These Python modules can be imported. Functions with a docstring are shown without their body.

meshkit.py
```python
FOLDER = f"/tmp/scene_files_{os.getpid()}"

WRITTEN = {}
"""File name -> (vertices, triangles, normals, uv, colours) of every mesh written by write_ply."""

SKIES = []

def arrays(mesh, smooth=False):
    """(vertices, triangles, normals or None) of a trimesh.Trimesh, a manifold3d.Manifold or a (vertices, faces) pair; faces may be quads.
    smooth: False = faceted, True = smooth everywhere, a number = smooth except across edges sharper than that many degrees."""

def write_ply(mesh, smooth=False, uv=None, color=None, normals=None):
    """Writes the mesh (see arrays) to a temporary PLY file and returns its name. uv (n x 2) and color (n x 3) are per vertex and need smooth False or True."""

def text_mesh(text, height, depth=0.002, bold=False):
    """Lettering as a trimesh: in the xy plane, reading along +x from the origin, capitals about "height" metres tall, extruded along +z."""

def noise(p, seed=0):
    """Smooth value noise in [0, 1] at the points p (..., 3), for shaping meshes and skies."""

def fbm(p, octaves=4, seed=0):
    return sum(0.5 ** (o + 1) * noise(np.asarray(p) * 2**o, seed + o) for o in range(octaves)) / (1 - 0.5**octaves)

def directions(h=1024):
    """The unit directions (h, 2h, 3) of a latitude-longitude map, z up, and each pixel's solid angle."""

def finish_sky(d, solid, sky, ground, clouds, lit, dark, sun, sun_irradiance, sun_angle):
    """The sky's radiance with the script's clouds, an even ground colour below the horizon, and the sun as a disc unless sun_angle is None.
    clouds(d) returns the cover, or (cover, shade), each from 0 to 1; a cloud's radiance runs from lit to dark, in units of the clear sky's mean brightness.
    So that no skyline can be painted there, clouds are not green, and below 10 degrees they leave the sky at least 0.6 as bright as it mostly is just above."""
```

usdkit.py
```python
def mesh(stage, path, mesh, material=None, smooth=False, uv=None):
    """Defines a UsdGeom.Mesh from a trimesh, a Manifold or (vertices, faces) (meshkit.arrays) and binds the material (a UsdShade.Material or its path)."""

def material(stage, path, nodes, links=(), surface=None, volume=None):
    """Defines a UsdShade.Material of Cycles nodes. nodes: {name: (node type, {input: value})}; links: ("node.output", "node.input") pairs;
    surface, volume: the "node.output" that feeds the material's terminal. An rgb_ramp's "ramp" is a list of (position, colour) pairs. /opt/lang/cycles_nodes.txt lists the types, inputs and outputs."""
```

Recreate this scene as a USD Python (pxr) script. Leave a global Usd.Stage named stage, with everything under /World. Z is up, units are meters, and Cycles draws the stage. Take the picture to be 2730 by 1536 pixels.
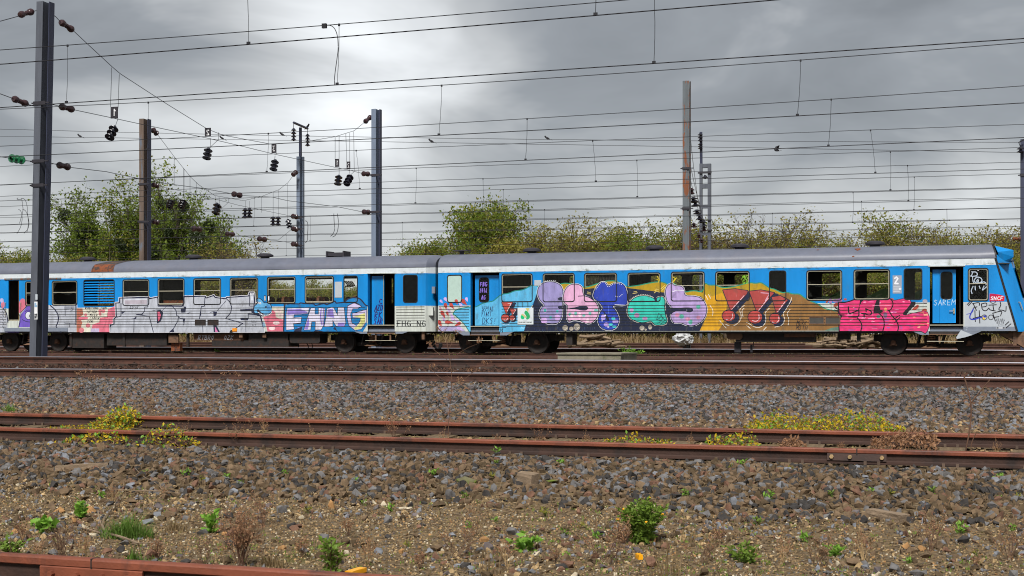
import math, random
import numpy as np, trimesh
import shapely
from shapely import affinity
from shapely.geometry import Polygon, LineString, Point, box as sbox, MultiPolygon
from shapely.ops import unary_union
import usdkit, meshkit
from pxr import Usd, UsdGeom, UsdLux, UsdShade, Gf, Sdf, Vt

R = random.Random(7)
NP = np.random.default_rng(7)
stage = Usd.Stage.CreateInMemory()
UsdGeom.SetStageUpAxis(stage, 'Z')
UsdGeom.SetStageMetersPerUnit(stage, 1.0)
UsdGeom.Xform.Define(stage, '/World')
UsdGeom.Scope.Define(stage, '/World/Looks')
def lin(r, g, b):
    f = lambda c: c / 12.92 if c <= 0.04045 else ((c + 0.055) / 1.055) ** 2.4
    return tuple(f(x / 255) for x in (r, g, b))

# ------------------------------------------------------------------ camera
FP, YAW, ZC, HY, W_, H_ = 3656.0, math.radians(18.0), 1.45, 890.0, 2730.0, 1536.0
cam = UsdGeom.Camera.Define(stage, '/World/camera')
cam.CreateHorizontalApertureAttr(36.0)
cam.CreateFocalLengthAttr(36.0 * FP / W_)
cam.CreateVerticalApertureAttr(36.0 * H_ / W_)
cam.CreateVerticalApertureOffsetAttr(36.0 * (HY - H_ / 2) / W_)
cam.CreateClippingRangeAttr(Gf.Vec2f(0.1, 5000))
EXPOSURE = 1.68
cam.CreateExposureAttr(EXPOSURE)
_x = UsdGeom.Xformable(cam)
_x.AddTranslateOp().Set(Gf.Vec3d(0, 0, ZC))
_x.AddRotateXYZOp().Set(Gf.Vec3f(90, 0, math.degrees(YAW)))
CY, SY = math.cos(YAW), math.sin(YAW)
def ratio(px):                       # X / Y of everything seen in photo column px
    u = px - W_ / 2
    return (u * CY - FP * SY) / (FP * CY + u * SY)
def scale_at(px, Y):                 # photo pixels per metre (upright) on the plane Y
    return (FP * CY + (px - W_ / 2) * SY) / Y
def at(px, py, Y):
    return np.array([Y * ratio(px), Y, ZC + (HY - py) / scale_at(px, Y)])
def at_x(px, py, X):
    return at(px, py, X / ratio(px))
def d2(x, y): return (x * 1.0598, y * 1.0598)      # overview pixels to photo pixels

# ------------------------------------------------------------------ sky, sun
SUN_EL, SUN_AZ = math.radians(50), math.radians(172)   # azimuth from +Y towards +X
sd = np.array([math.sin(SUN_AZ) * math.cos(SUN_EL), math.cos(SUN_AZ) * math.cos(SUN_EL), math.sin(SUN_EL)])
sun = UsdLux.DistantLight.Define(stage, '/World/sun')
sun.CreateIntensityAttr(0.4); sun.CreateAngleAttr(14.0); sun.CreateNormalizeAttr(True)
sun.CreateColorAttr(Gf.Vec3f(1.0, 0.97, 0.93))
_z = Gf.Vec3d(*map(float, sd)); _xx = Gf.Cross(Gf.Vec3d(0, 0, 1), _z).GetNormalized(); _yy = Gf.Cross(_z, _xx)
UsdGeom.Xformable(sun).AddTransformOp().Set(Gf.Matrix4d(*_xx, 0, *_yy, 0, *_z, 0, 0, 0, 0, 1))
def pdir(px, py):
    v = at(px, py, 100.0) - np.array([0, 0, ZC]); return v / np.linalg.norm(v)
g1, g2 = pdir(1060, 170), pdir(640, 40)
def cl(v): return (v, v * (1.06 if v < 3 else 1.03), v * (1.13 if v < 3 else 1.05))
sky_nodes = {
    'tc': ('texture_coordinate', {}),
    'sky': ('sky_texture', {'sky_type': 'single_scattering', 'sun_disc': False, 'sun_elevation': SUN_EL, 'sun_rotation': SUN_AZ}),
    'map': ('mapping', {'scale': (5.0, 5.0, 14.0), 'location': (0.35, 0.1, 0.4)}),
    'map2': ('mapping', {'scale': (1.5, 1.5, 5.0), 'location': (2.1, 4.0, 1.2)}),
    'n1': ('noise_texture', {'scale': 1.0, 'detail': 5.0, 'roughness': 0.5, 'distortion': 0.5}),
    'n2': ('noise_texture', {'scale': 1.0, 'detail': 2.0, 'roughness': 0.4}),
    'nm': ('math', {'math_type': 'multiply_add', 'value2': 0.72}),
    'nh': ('math', {'math_type': 'multiply', 'value2': 0.28}),
    'sep': ('separate_xyz', {}),
    'hz': ('map_range', {'from_min': 0.02, 'from_max': 0.2, 'to_min': 0.25, 'to_max': -0.10, 'clamp': True, 'range_type': 'smoothstep'}),
    'd1': ('vector_math', {'math_type': 'distance', 'vector2': tuple(map(float, g1))}),
    'd2': ('vector_math', {'math_type': 'distance', 'vector2': tuple(map(float, g2))}),
    'w1': ('map_range', {'from_min': 0.0, 'from_max': 0.17, 'to_min': 0.28, 'to_max': 0.0, 'clamp': True, 'range_type': 'smootherstep'}),
    'w2': ('map_range', {'from_min': 0.0, 'from_max': 0.24, 'to_min': 0.24, 'to_max': 0.0, 'clamp': True, 'range_type': 'smootherstep'}),
    'a1': ('math', {'math_type': 'add'}), 'a2': ('math', {'math_type': 'add'}), 'a3': ('math', {'math_type': 'add'}),
    'ramp': ('rgb_ramp', {'ramp': [(0.0, cl(1.2)), (0.36, cl(1.55)), (0.5, cl(2.0)), (0.64, cl(3.4)), (0.82, cl(5.6)), (1.0, cl(7.5))]}),
    'mix': ('mix', {'mix_type': 'mix', 'fac': 0.95}),
    'bg': ('background_shader', {'strength': 0.05}),
}
sky_links = [('tc.generated', 'map.vector'), ('tc.generated', 'map2.vector'), ('map.vector', 'n1.vector'), ('map2.vector', 'n2.vector'),
    ('n1.fac', 'nm.value1'), ('n2.fac', 'nh.value1'), ('nh.value', 'nm.value3'),
    ('tc.generated', 'sep.vector'), ('sep.z', 'hz.value'), ('tc.generated', 'd1.vector1'), ('tc.generated', 'd2.vector1'),
    ('d1.value', 'w1.value'), ('d2.value', 'w2.value'), ('nm.value', 'a1.value1'), ('w1.result', 'a1.value2'), ('a1.value', 'a2.value1'), ('w2.result', 'a2.value2'),
    ('a2.value', 'a3.value1'), ('hz.result', 'a3.value2'), ('a3.value', 'ramp.fac'), ('sky.color', 'mix.color1'), ('ramp.color', 'mix.color2'), ('mix.color', 'bg.color')]
sky_mat = usdkit.material(stage, '/World/Looks/sky', sky_nodes, sky_links, surface='bg.background')
dome = UsdLux.DomeLight.Define(stage, '/World/sky')
UsdShade.MaterialBindingAPI.Apply(dome.GetPrim()).Bind(sky_mat)
dome.GetPrim().SetCustomDataByKey('kind', 'structure')

# ------------------------------------------------------------------ helpers
_used = {}
def numbered(path):
    n = _used.get(path, 0); _used[path] = n + 1
    return path if n == 0 else f'{path}_{n:03d}'
ORIGIN = {}
def tag(p, label=None, cat=None, group=None, kind=None):
    p = p.GetPrim() if hasattr(p, 'GetPrim') else p
    for k, v in (('label', label), ('category', cat), ('group', group), ('kind', kind)):
        if v: p.SetCustomDataByKey(k, v)
    return p
def thing(name, label, cat, loc=(0, 0, 0), group=None, rotz=None):
    x = UsdGeom.Xform.Define(stage, numbered('/World/' + name))
    x.AddTranslateOp().Set(Gf.Vec3d(*map(float, loc)))
    if rotz is not None: x.AddRotateZOp().Set(float(rotz))
    ORIGIN[str(x.GetPath())] = np.array(loc, float)
    return tag(x, label, cat, group)
class MB:
    def __init__(s): s.v, s.f, s.c, s.n = [], [], [], 0
    def add(s, v, f, col=None):
        v = np.asarray(v, float); f = np.asarray(f, int)
        if f.size and f.shape[1] == 4: f = np.vstack([f[:, [0, 1, 2]], f[:, [0, 2, 3]]])
        s.v.append(v); s.f.append(f + s.n); s.n += len(v)
        s.c.append(np.tile(np.asarray(col if col is not None else (1, 1, 1), float), (len(v), 1)))
        return s
    def mesh(s, m, col=None): return s.add(m.vertices, m.faces, col)
    def box(s, lo, hi, col=None, chamfer=0):
        lo, hi = np.minimum(lo, hi).astype(float), np.maximum(lo, hi).astype(float)
        m = trimesh.creation.box(hi - lo); m.apply_translation((lo + hi) / 2)
        return s.mesh(m, col)
    def tube(s, pts, r, n=6, col=None, caps=True):
        p = np.asarray(pts, float); r = np.broadcast_to(np.asarray(r, float), (len(p),))
        t = np.gradient(p, axis=0); t /= np.linalg.norm(t, axis=1, keepdims=True) + 1e-12
        ref = np.array([0, 0, 1.0]) if abs(t[:, 2]).mean() < 0.9 else np.array([1.0, 0, 0])
        a = np.cross(t, ref); a /= np.linalg.norm(a, axis=1, keepdims=True) + 1e-12
        b = np.cross(t, a); g = np.arange(n) * 2 * math.pi / n
        v = (p[:, None] + r[:, None, None] * (np.cos(g)[None, :, None] * a[:, None] + np.sin(g)[None, :, None] * b[:, None])).reshape(-1, 3)
        f = []
        for i in range(len(p) - 1):
            for j in range(n):
                k = (j + 1) % n
                f.append((i * n + j, i * n + k, (i + 1) * n + k, (i + 1) * n + j))
        f = np.array(f); f = np.vstack([f[:, [0, 1, 2]], f[:, [0, 2, 3]]])
        if caps:
            e = (len(p) - 1) * n
            f = np.vstack([f, [(0, j + 1, j) for j in range(1, n - 1)], [(e, e + j, e + j + 1) for j in range(1, n - 1)]])
        return s.add(v, f, col)
    def prism(s, poly, y0, y1, col=None):            # (X, Z) outline between two Y planes
        for g in parts_of(poly):
            m = trimesh.creation.extrude_polygon(g, abs(y1 - y0), engine='earcut')
            v = np.array(m.vertices); v = np.stack([v[:, 0], max(y0, y1) - v[:, 2], v[:, 1]], 1)
            s.add(v, m.faces, col)
        return s
    def flat(s, poly, y, col=None):                  # (X, Z) outline as a sheet on the plane y, facing -Y
        for g in parts_of(poly):
            try: v, f = trimesh.creation.triangulate_polygon(g, engine='earcut')
            except Exception: continue
            if len(f) == 0: continue
            v = np.asarray(v); s.add(np.stack([v[:, 0], np.full(len(v), y), v[:, 1]], 1), f, col)
        return s
    def lathe(s, prof, c, axis='y', n=20, col=None):  # prof: (radius, offset along axis)
        prof = np.asarray(prof, float); g = np.arange(n) * 2 * math.pi / n
        r, h = prof[:, 0][:, None], np.repeat(prof[:, 1][:, None], n, 1)
        A, B = r * np.cos(g), r * np.sin(g)
        v = {'y': np.stack([A, h, B], -1), 'z': np.stack([A, B, h], -1), 'x': np.stack([h, A, B], -1)}[axis].reshape(-1, 3) + np.asarray(c, float)
        f = [(i * n + j, i * n + (j + 1) % n, (i + 1) * n + (j + 1) % n, (i + 1) * n + j) for i in range(len(prof) - 1) for j in range(n)]
        return s.add(v, f, col)
    def empty(s): return s.n == 0
    def build(s, name, mat, parent=None, smooth=False, label=None, colors=False):
        if s.n == 0: return None
        base = '/World' if parent is None else str(parent.GetPath())
        path = numbered(base + '/' + name)
        v = np.vstack(s.v); f = np.vstack(s.f)
        o = np.zeros(3)
        if parent is not None:
            q = base
            while q not in ORIGIN: q = q.rsplit('/', 1)[0]
            o = ORIGIN[q]
        if colors:
            m = usdkit.mesh(stage, path, (v - o, f), M[mat], smooth=False)
            UsdGeom.PrimvarsAPI(m).CreatePrimvar('col', Sdf.ValueTypeNames.Color3fArray, 'vertex').Set(Vt.Vec3fArray.FromNumpy(np.vstack(s.c).astype(np.float32)))
        else:
            m = usdkit.mesh(stage, path, (v - o, f), M[mat], smooth=smooth)
        if label: tag(m, label)
        if parent is None: ORIGIN[path] = np.zeros(3)
        return m.GetPrim()
def parts_of(g):
    if g.is_empty: return []
    if g.geom_type == 'Polygon': return [g] if g.area > 1e-7 else []
    return [h for k in getattr(g, 'geoms', []) for h in parts_of(k)]
def dup(src, loc, rotz=0.0, scale=1.0, label=None, group=None, name=None):
    p = src.GetPrim() if hasattr(src, 'GetPrim') else src
    cd = p.GetCustomData()
    nm = name or p.GetName().rstrip('0123456789').rstrip('_')
    x = UsdGeom.Xform.Define(stage, numbered('/World/' + nm))
    x.GetPrim().GetReferences().AddInternalReference(p.GetPath())
    x.ClearXformOpOrder()
    for op in ('xformOp:translate', 'xformOp:rotateZ', 'xformOp:scale'):
        pass
    x.AddTranslateOp(opSuffix='p').Set(Gf.Vec3d(*map(float, loc))); x.AddRotateZOp(opSuffix='p').Set(float(rotz)); x.AddScaleOp(opSuffix='p').Set(Gf.Vec3f(*np.broadcast_to(np.asarray(scale, float), (3,)).tolist()))
    x.GetPrim().SetInstanceable(True)
    tag(x, label or cd.get('label'), cd.get('category'), group or cd.get('group'))
    return x.GetPrim()
def chaikin(p, n=2, closed=True):
    p = np.asarray(p, float)
    for _ in range(n):
        if closed: q = np.roll(p, -1, 0); a, b = p * .75 + q * .25, p * .25 + q * .75; p = np.stack([a, b], 1).reshape(-1, p.shape[1])
        else: a, b = p[:-1] * .75 + p[1:] * .25, p[:-1] * .25 + p[1:] * .75; p = np.vstack([p[:1], np.stack([a, b], 1).reshape(-1, p.shape[1]), p[-1:]])
    return p
def rrect(x0, z0, x1, z1, r): return sbox(x0 + r, z0 + r, x1 - r, z1 - r).buffer(r, quad_segs=4)

# ------------------------------------------------------------------ materials
M = {}
def mat(name, color, rough=0.6, metal=0.0, var=0.15, scale=6.0, spec=0.4, second=None, sec_lo=0.5, sec_hi=0.62, sec_scale=None, bump=0.0, bscale=40.0, stretch=None, attr=False, third=None, zband=None, t_lo=0.6, t_hi=0.7, t_scale=None, coat=0.0):
    n = {'g': ('geometry', {}), 'no': ('noise_texture', {'scale': scale, 'detail': 5.0, 'roughness': 0.6}),
         'mr': ('map_range', {'from_min': 0.3, 'from_max': 0.7, 'to_min': 1 - var, 'to_max': 1 + var, 'clamp': True}),
         'mu': ('mix', {'mix_type': 'multiply', 'fac': 1.0, 'color1': tuple(color)}),
         'cc': ('combine_color', {}),
         'p': ('principled_bsdf', {'roughness': rough, 'metallic': metal, 'specular_ior_level': spec, 'coat_weight': coat})}
    l = [('no.fac', 'mr.value'), ('mr.result', 'cc.r'), ('mr.result', 'cc.g'), ('mr.result', 'cc.b'), ('cc.color', 'mu.color2')]
    vec = 'g.position'
    if stretch:
        n['mp'] = ('mapping', {'scale': stretch}); l.append(('g.position', 'mp.vector')); vec = 'mp.vector'
    l.append((vec, 'no.vector'))
    if attr:
        n['at'] = ('attribute', {'attribute': 'col'}); l.append(('at.color', 'mu.color1'))
    out = 'mu.color'
    for key, c, lo, hi, sc in (('2', second, sec_lo, sec_hi, sec_scale or scale * .6), ('3', third, t_lo, t_hi, t_scale or scale * 1.7)):
        if c is None: continue
        n['n' + key] = ('noise_texture', {'scale': sc, 'detail': 6.0, 'roughness': 0.65, 'distortion': 0.4})
        n['r' + key] = ('map_range', {'from_min': lo, 'from_max': hi, 'to_min': 0.0, 'to_max': 1.0, 'clamp': True})
        n['x' + key] = ('mix', {'mix_type': 'mix', 'color2': tuple(c)})
        l += [(vec, f'n{key}.vector'), (f'n{key}.fac', f'r{key}.value'), (f'r{key}.result', f'x{key}.fac'), (out, f'x{key}.color1')]
        out = f'x{key}.color'
    if zband:
        z0, hw, c, lo, hi = zband
        n['zs'] = ('separate_xyz', {}); n['zd'] = ('math', {'math_type': 'subtract', 'value2': z0}); n['za'] = ('math', {'math_type': 'absolute'}); n['zr'] = ('map_range', {'from_min': 0.0, 'from_max': hw, 'to_min': 1.0, 'to_max': 0.0, 'clamp': True})
        n['zm'] = ('mapping', {'scale': (2.2, 1.0, 6.0)}); n['zn'] = ('noise_texture', {'scale': 1.0, 'detail': 8.0, 'roughness': 0.75}); n['zf'] = ('map_range', {'from_min': lo, 'from_max': hi, 'clamp': True}); n['zz'] = ('math', {'math_type': 'multiply'}); n['zx'] = ('mix', {'color2': tuple(c)})
        l += [('g.position', 'zs.vector'), ('zs.z', 'zd.value1'), ('zd.value', 'za.value1'), ('za.value', 'zr.value'), ('g.position', 'zm.vector'), ('zm.vector', 'zn.vector'), ('zn.fac', 'zf.value'), ('zf.result', 'zz.value1'), ('zr.result', 'zz.value2'), ('zz.value', 'zx.fac'), (out, 'zx.color1')]
        out = 'zx.color'
    l.append((out, 'p.base_color'))
    if bump:
        n['nb'] = ('noise_texture', {'scale': bscale, 'detail': 4.0}); n['b'] = ('bump', {'strength': bump, 'distance': 0.01})
        l += [(vec, 'nb.vector'), ('nb.fac', 'b.height'), ('b.normal', 'p.normal')]
    M[name] = usdkit.material(stage, '/World/Looks/' + name, n, l, surface='p.BSDF')
def leafmat(name, c1, c2, trans=0.35):
    n = {'g': ('geometry', {}), 'rp': ('rgb_ramp', {'ramp': [(0.0, c1), (1.0, c2)]}), 'd': ('principled_bsdf', {'roughness': 0.55, 'specular_ior_level': 0.3}),
         't': ('translucent_bsdf', {}), 'm': ('mix_closure', {'fac': trans})}
    M[name] = usdkit.material(stage, '/World/Looks/' + name, n, [('g.random_per_island', 'rp.fac'), ('rp.color', 'd.base_color'), ('rp.color', 't.color'), ('d.BSDF', 'm.closure1'), ('t.BSDF', 'm.closure2')], surface='m.closure')
def glassmat(name, tint, dirt, dirt_fac):
    n = {'f': ('fresnel', {'IOR': 1.22}), 't': ('transparent_bsdf', {'color': tint}), 'g': ('glossy_bsdf', {'color': (0.9, 0.9, 0.9), 'roughness': 0.03}), 'm': ('mix_closure', {}),
         'd': ('diffuse_bsdf', {'color': dirt}), 'm2': ('mix_closure', {'fac': dirt_fac})}
    M[name] = usdkit.material(stage, '/World/Looks/' + name, n, [('f.fac', 'm.fac'), ('t.BSDF', 'm.closure1'), ('g.BSDF', 'm.closure2'), ('m.closure', 'm2.closure1'), ('d.BSDF', 'm2.closure2')], surface='m2.closure')

BLUE = lin(10, 131, 204)
mat('coach_blue', BLUE, 0.38, var=0.14, scale=1.3, coat=0.05, second=lin(66, 112, 138), sec_lo=0.6, sec_hi=0.95, sec_scale=3, stretch=(1.6, 1, 0.28), zband=(3.93, .16, lin(44, 64, 52), .5, .62))
mat('coach_white', lin(206, 213, 217), 0.5, var=0.10, scale=3, second=lin(120, 126, 104), sec_lo=0.58, sec_hi=0.85, sec_scale=4.0, stretch=(1.2, 1, 0.35), third=lin(58, 56, 40), t_lo=0.74, t_hi=0.84, t_scale=9, zband=(3.94, .15, lin(84, 88, 50), .53, .66))
mat('coach_lower', lin(192, 197, 190), 0.5, var=0.14, scale=4, second=lin(120, 122, 82), sec_lo=0.55, sec_hi=0.78, sec_scale=3.5, stretch=(2.0, 1, 0.3))
mat('cab_grey', lin(176, 183, 190), 0.45, var=0.05, scale=3, second=lin(120, 122, 112), sec_lo=0.66, sec_hi=0.85)
mat('skirt_grey', lin(120, 128, 142), 0.5, var=0.1, scale=5)
mat('groove', lin(62, 62, 58), 0.8, var=0.25, scale=9)
mat('roof_grey', lin(100, 104, 117), 0.42, var=0.10, scale=2.2, second=lin(106, 106, 116), sec_lo=0.5, sec_hi=0.75, sec_scale=1.3, bump=0.25, bscale=2.2, third=lin(92, 88, 92), t_lo=0.66, t_hi=0.8, t_scale=6)
mat('rust_patch', lin(120, 66, 38), 0.85, var=0.3, scale=9, second=lin(62, 50, 46), sec_lo=0.5, sec_hi=0.6)
mat('tar', lin(62, 56, 54), 0.8, var=0.3, scale=6, second=lin(110, 74, 52), sec_lo=0.58, sec_hi=0.66)
mat('rubber', lin(26, 26, 28), 0.6)
mat('aluminium', lin(176, 170, 150), 0.45, metal=0.35, var=0.2, scale=12)
mat('dark_metal', lin(40, 35, 33), 0.7, var=0.3, scale=8, second=lin(58, 40, 32), sec_lo=0.52, sec_hi=0.66, bump=0.3, bscale=30)
mat('rust_dark', lin(96, 68, 52), 0.8, var=0.3, scale=8, second=lin(116, 74, 50), sec_lo=0.52, sec_hi=0.66, bump=0.3, bscale=30)
mat('tank_brown', lin(112, 84, 64), 0.75, var=0.2, scale=5, second=lin(70, 54, 44), sec_lo=0.55, sec_hi=0.7)
mat('interior_dark', lin(38, 36, 34), 0.8, var=0.2)
mat('interior_wall', lin(66, 64, 60), 0.7, var=0.2)
mat('seat_brown', lin(112, 70, 48), 0.8, var=0.2)
mat('seat_red', lin(190, 40, 34), 0.7, var=0.15)
mat('curtain', lin(70, 62, 58), 0.9, var=0.4, scale=14, stretch=(2.5, 1, 0.05))
mat('pale_pane', lin(176, 200, 190), 0.35, var=0.05)
mat('paint', (1, 1, 1), 0.5, var=0.20, scale=3.2, attr=True, stretch=(1.4, 1, 0.6), second=lin(84, 80, 70), sec_lo=0.54, sec_hi=0.92, sec_scale=4.0, third=lin(190, 190, 186), t_lo=0.62, t_hi=0.9, t_scale=9)
mat('paint_streaky', (1, 1, 1), 0.48, var=0.28, scale=3.2, attr=True, stretch=(0.9, 1, 2.4))
mat('print', (1, 1, 1), 0.5, var=0.04, attr=True)
glassmat('pane_clear', (0.93, 0.95, 0.92), lin(150, 150, 136), 0.012)
glassmat('pane_dirty', (0.8, 0.83, 0.8), lin(110, 112, 100), 0.035)
mat('amber', lin(225, 140, 30), 0.4)
mat('rail_rust', lin(120, 64, 43), 0.62, var=0.22, scale=5, second=lin(78, 46, 36), sec_lo=0.5, sec_hi=0.64, bump=0.25, bscale=60, spec=0.5)
mat('rail_side', lin(58, 39, 31), 0.75, var=0.25, scale=5, second=lin(42, 31, 27), sec_lo=0.48, sec_hi=0.62, bump=0.35, bscale=50)
mat('rail_brown', lin(72, 45, 35), 0.75, var=0.25, scale=5, second=lin(52, 36, 30), sec_lo=0.5, sec_hi=0.64, bump=0.35, bscale=50)
mat('rail_shiny', lin(132, 130, 136), 0.5, metal=0.7, var=0.06, scale=2, stretch=(0.2, 4, 4))
mat('sleeper_wood', lin(104, 88, 66), 0.9, var=0.35, scale=3, stretch=(9, 0.8, 4), second=lin(74, 70, 44), sec_lo=0.55, sec_hi=0.7, bump=0.6, bscale=20)
mat('sleeper_concrete', lin(66, 54, 46), 0.9, var=0.25, scale=6)
mat('concrete', lin(126, 120, 104), 0.9, var=0.22, scale=5, second=lin(84, 88, 62), sec_lo=0.55, sec_hi=0.7, bump=0.4, bscale=30)
mat('bolt_grey', lin(88, 72, 60), 0.7, var=0.3)
mat('mast_grey', lin(84, 88, 97), 0.55, var=0.16, scale=2.2, stretch=(3, 3, 0.5), second=lin(112, 84, 62), sec_lo=0.68, sec_hi=0.8, sec_scale=2)
mat('mast_dark', lin(58, 62, 82), 0.5, var=0.16, scale=2.2, stretch=(3, 3, 0.5), second=lin(110, 92, 74), sec_lo=0.66, sec_hi=0.8, sec_scale=2)
mat('mast_blue', lin(112, 124, 142), 0.55, var=0.14, scale=2.2, stretch=(3, 3, 0.5), second=lin(116, 92, 72), sec_lo=0.68, sec_hi=0.8, sec_scale=2)
mat('mast_rusty', lin(96, 102, 106), 0.65, var=0.15, scale=2.5, stretch=(2.5, 2.5, 0.45), second=lin(122, 72, 44), sec_lo=0.53, sec_hi=0.56, sec_scale=2.6)
mat('mast_brown', lin(98, 84, 74), 0.75, var=0.25, scale=2.5, stretch=(2.5, 2.5, 0.4), second=lin(96, 104, 116), sec_lo=0.55, sec_hi=0.65)
mat('wire', lin(46, 46, 50), 0.5, metal=0.4, var=0.1)
mat('porcelain', lin(58, 38, 40), 0.25, var=0.2, spec=0.6)
mat('porcelain_dark', lin(34, 34, 44), 0.25, var=0.2, spec=0.6)
mat('green_glass', lin(30, 96, 62), 0.1, var=0.2, spec=0.8)
mat('plate_dark', lin(48, 46, 52), 0.6)
mat('plate_white', lin(225, 226, 228), 0.5)
mat('bird', lin(40, 40, 44), 0.8)
mat('bark', lin(86, 78, 66), 0.9, var=0.3, scale=4)
mat('twig', lin(80, 68, 54), 0.9, var=0.3, scale=4)
mat('dead_stem', lin(96, 70, 54), 0.9, var=0.3, scale=12)
mat('straw_stem', lin(156, 130, 92), 0.9, var=0.2)
mat('driftwood', lin(128, 110, 90), 0.95, var=0.35, scale=3, stretch=(1, 6, 6), bump=0.6, bscale=25, second=lin(90, 84, 52), sec_lo=0.58, sec_hi=0.7)
mat('bag_white', lin(186, 188, 188), 0.5, var=0.12, scale=8)
mat('plastic_yellow', lin(230, 160, 20), 0.4)
mat('moss_stone', lin(96, 92, 66), 0.95, var=0.3, scale=14, second=lin(92, 104, 34), sec_lo=0.45, sec_hi=0.56, bump=0.6, bscale=30)
leafmat('leaf_green', lin(112, 130, 46), lin(188, 192, 80), 0.5)
leafmat('leaf_olive', lin(148, 144, 66), lin(210, 196, 100), 0.5)
leafmat('leaf_deep', lin(92, 108, 48), lin(150, 158, 72), 0.45)
leafmat('leaf_brown', lin(144, 128, 72), lin(200, 178, 100), 0.5)
leafmat('mistletoe', lin(58, 70, 40), lin(92, 104, 56))
leafmat('weed_green', lin(112, 138, 52), lin(170, 186, 84))
leafmat('weed_dark', lin(84, 104, 46), lin(132, 146, 66))
leafmat('weed_bright', lin(124, 166, 62), lin(184, 210, 100))
leafmat('leaf_yellow', lin(200, 172, 36), lin(240, 220, 88))
leafmat('grass_dry', lin(126, 106, 74), lin(176, 152, 108), 0.2)
leafmat('grass_green', lin(98, 128, 52), lin(150, 170, 76))
leafmat('umbel', lin(150, 112, 82), lin(196, 160, 124), 0.2)
# ------------------------------------------------------------------ ground
GY = [-60, 2, 3, 6.0, 6.6, 8.0, 9.4, 10.6, 11.7, 12.1, 13.4, 15.0, 17.0, 20.6, 21.2, 23.4, 24.6, 25.8, 28.2, 30, 34, 45, 51, 56, 57, 62, 68, 84, 100, 140, 3000]
GZ = [-.05, -.05, .02, .05, .06, .09, .15, .30, .345, .338, .385, .41, .44, .60, .625, .585, .66, .76, .72, .66, .60, .53, .50, .52, .60, .68, .80, .90, 1.0, 1.05, 1.05]
def gz(Y): return float(np.interp(Y, GY, GZ))
def on_ground(px, py, lo=4.5, hi=120):
    ys = np.arange(lo, hi, 0.02)
    z = ZC + (HY - py) / np.array([scale_at(px, y) for y in ys]) - np.interp(ys, GY, GZ)
    i = int(np.argmax(z < 0)) if (z < 0).any() else len(ys) - 1
    Y = ys[i]; return np.array([Y * ratio(px), Y, gz(Y)])
gx = np.unique(np.concatenate([np.linspace(-1500, -60, 14), np.linspace(-60, -24, 14), np.arange(-24, 4, 0.14), np.linspace(4, 40, 14), np.linspace(40, 1500, 14)]))
gy = np.unique(np.concatenate([np.linspace(-300, 2, 12), np.arange(2, 5.6, .3), np.arange(5.6, 25, 0.11), np.linspace(25, 75, 70), np.linspace(75, 140, 14), np.linspace(140, 2800, 16)]))
GXX, GYY = np.meshgrid(gx, gy, indexing='ij')
base = np.interp(GYY, GY, GZ)
P3 = np.stack([GXX, GYY, np.zeros_like(GXX)], -1)
near = np.clip((30 - GYY) / 6, 0, 1)
base = base + near * (0.05 * (meshkit.fbm(P3 * 0.9, 4, 3) - .5) + 0.03 * (meshkit.fbm(P3 * 5.0, 3, 8) - .5)) - 0.012
nx, ny = len(gx), len(gy)
idx = np.arange(nx * ny).reshape(nx, ny)
gf = np.stack([idx[:-1, :-1], idx[1:, :-1], idx[1:, 1:], idx[:-1, 1:]], -1).reshape(-1, 4)
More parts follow.
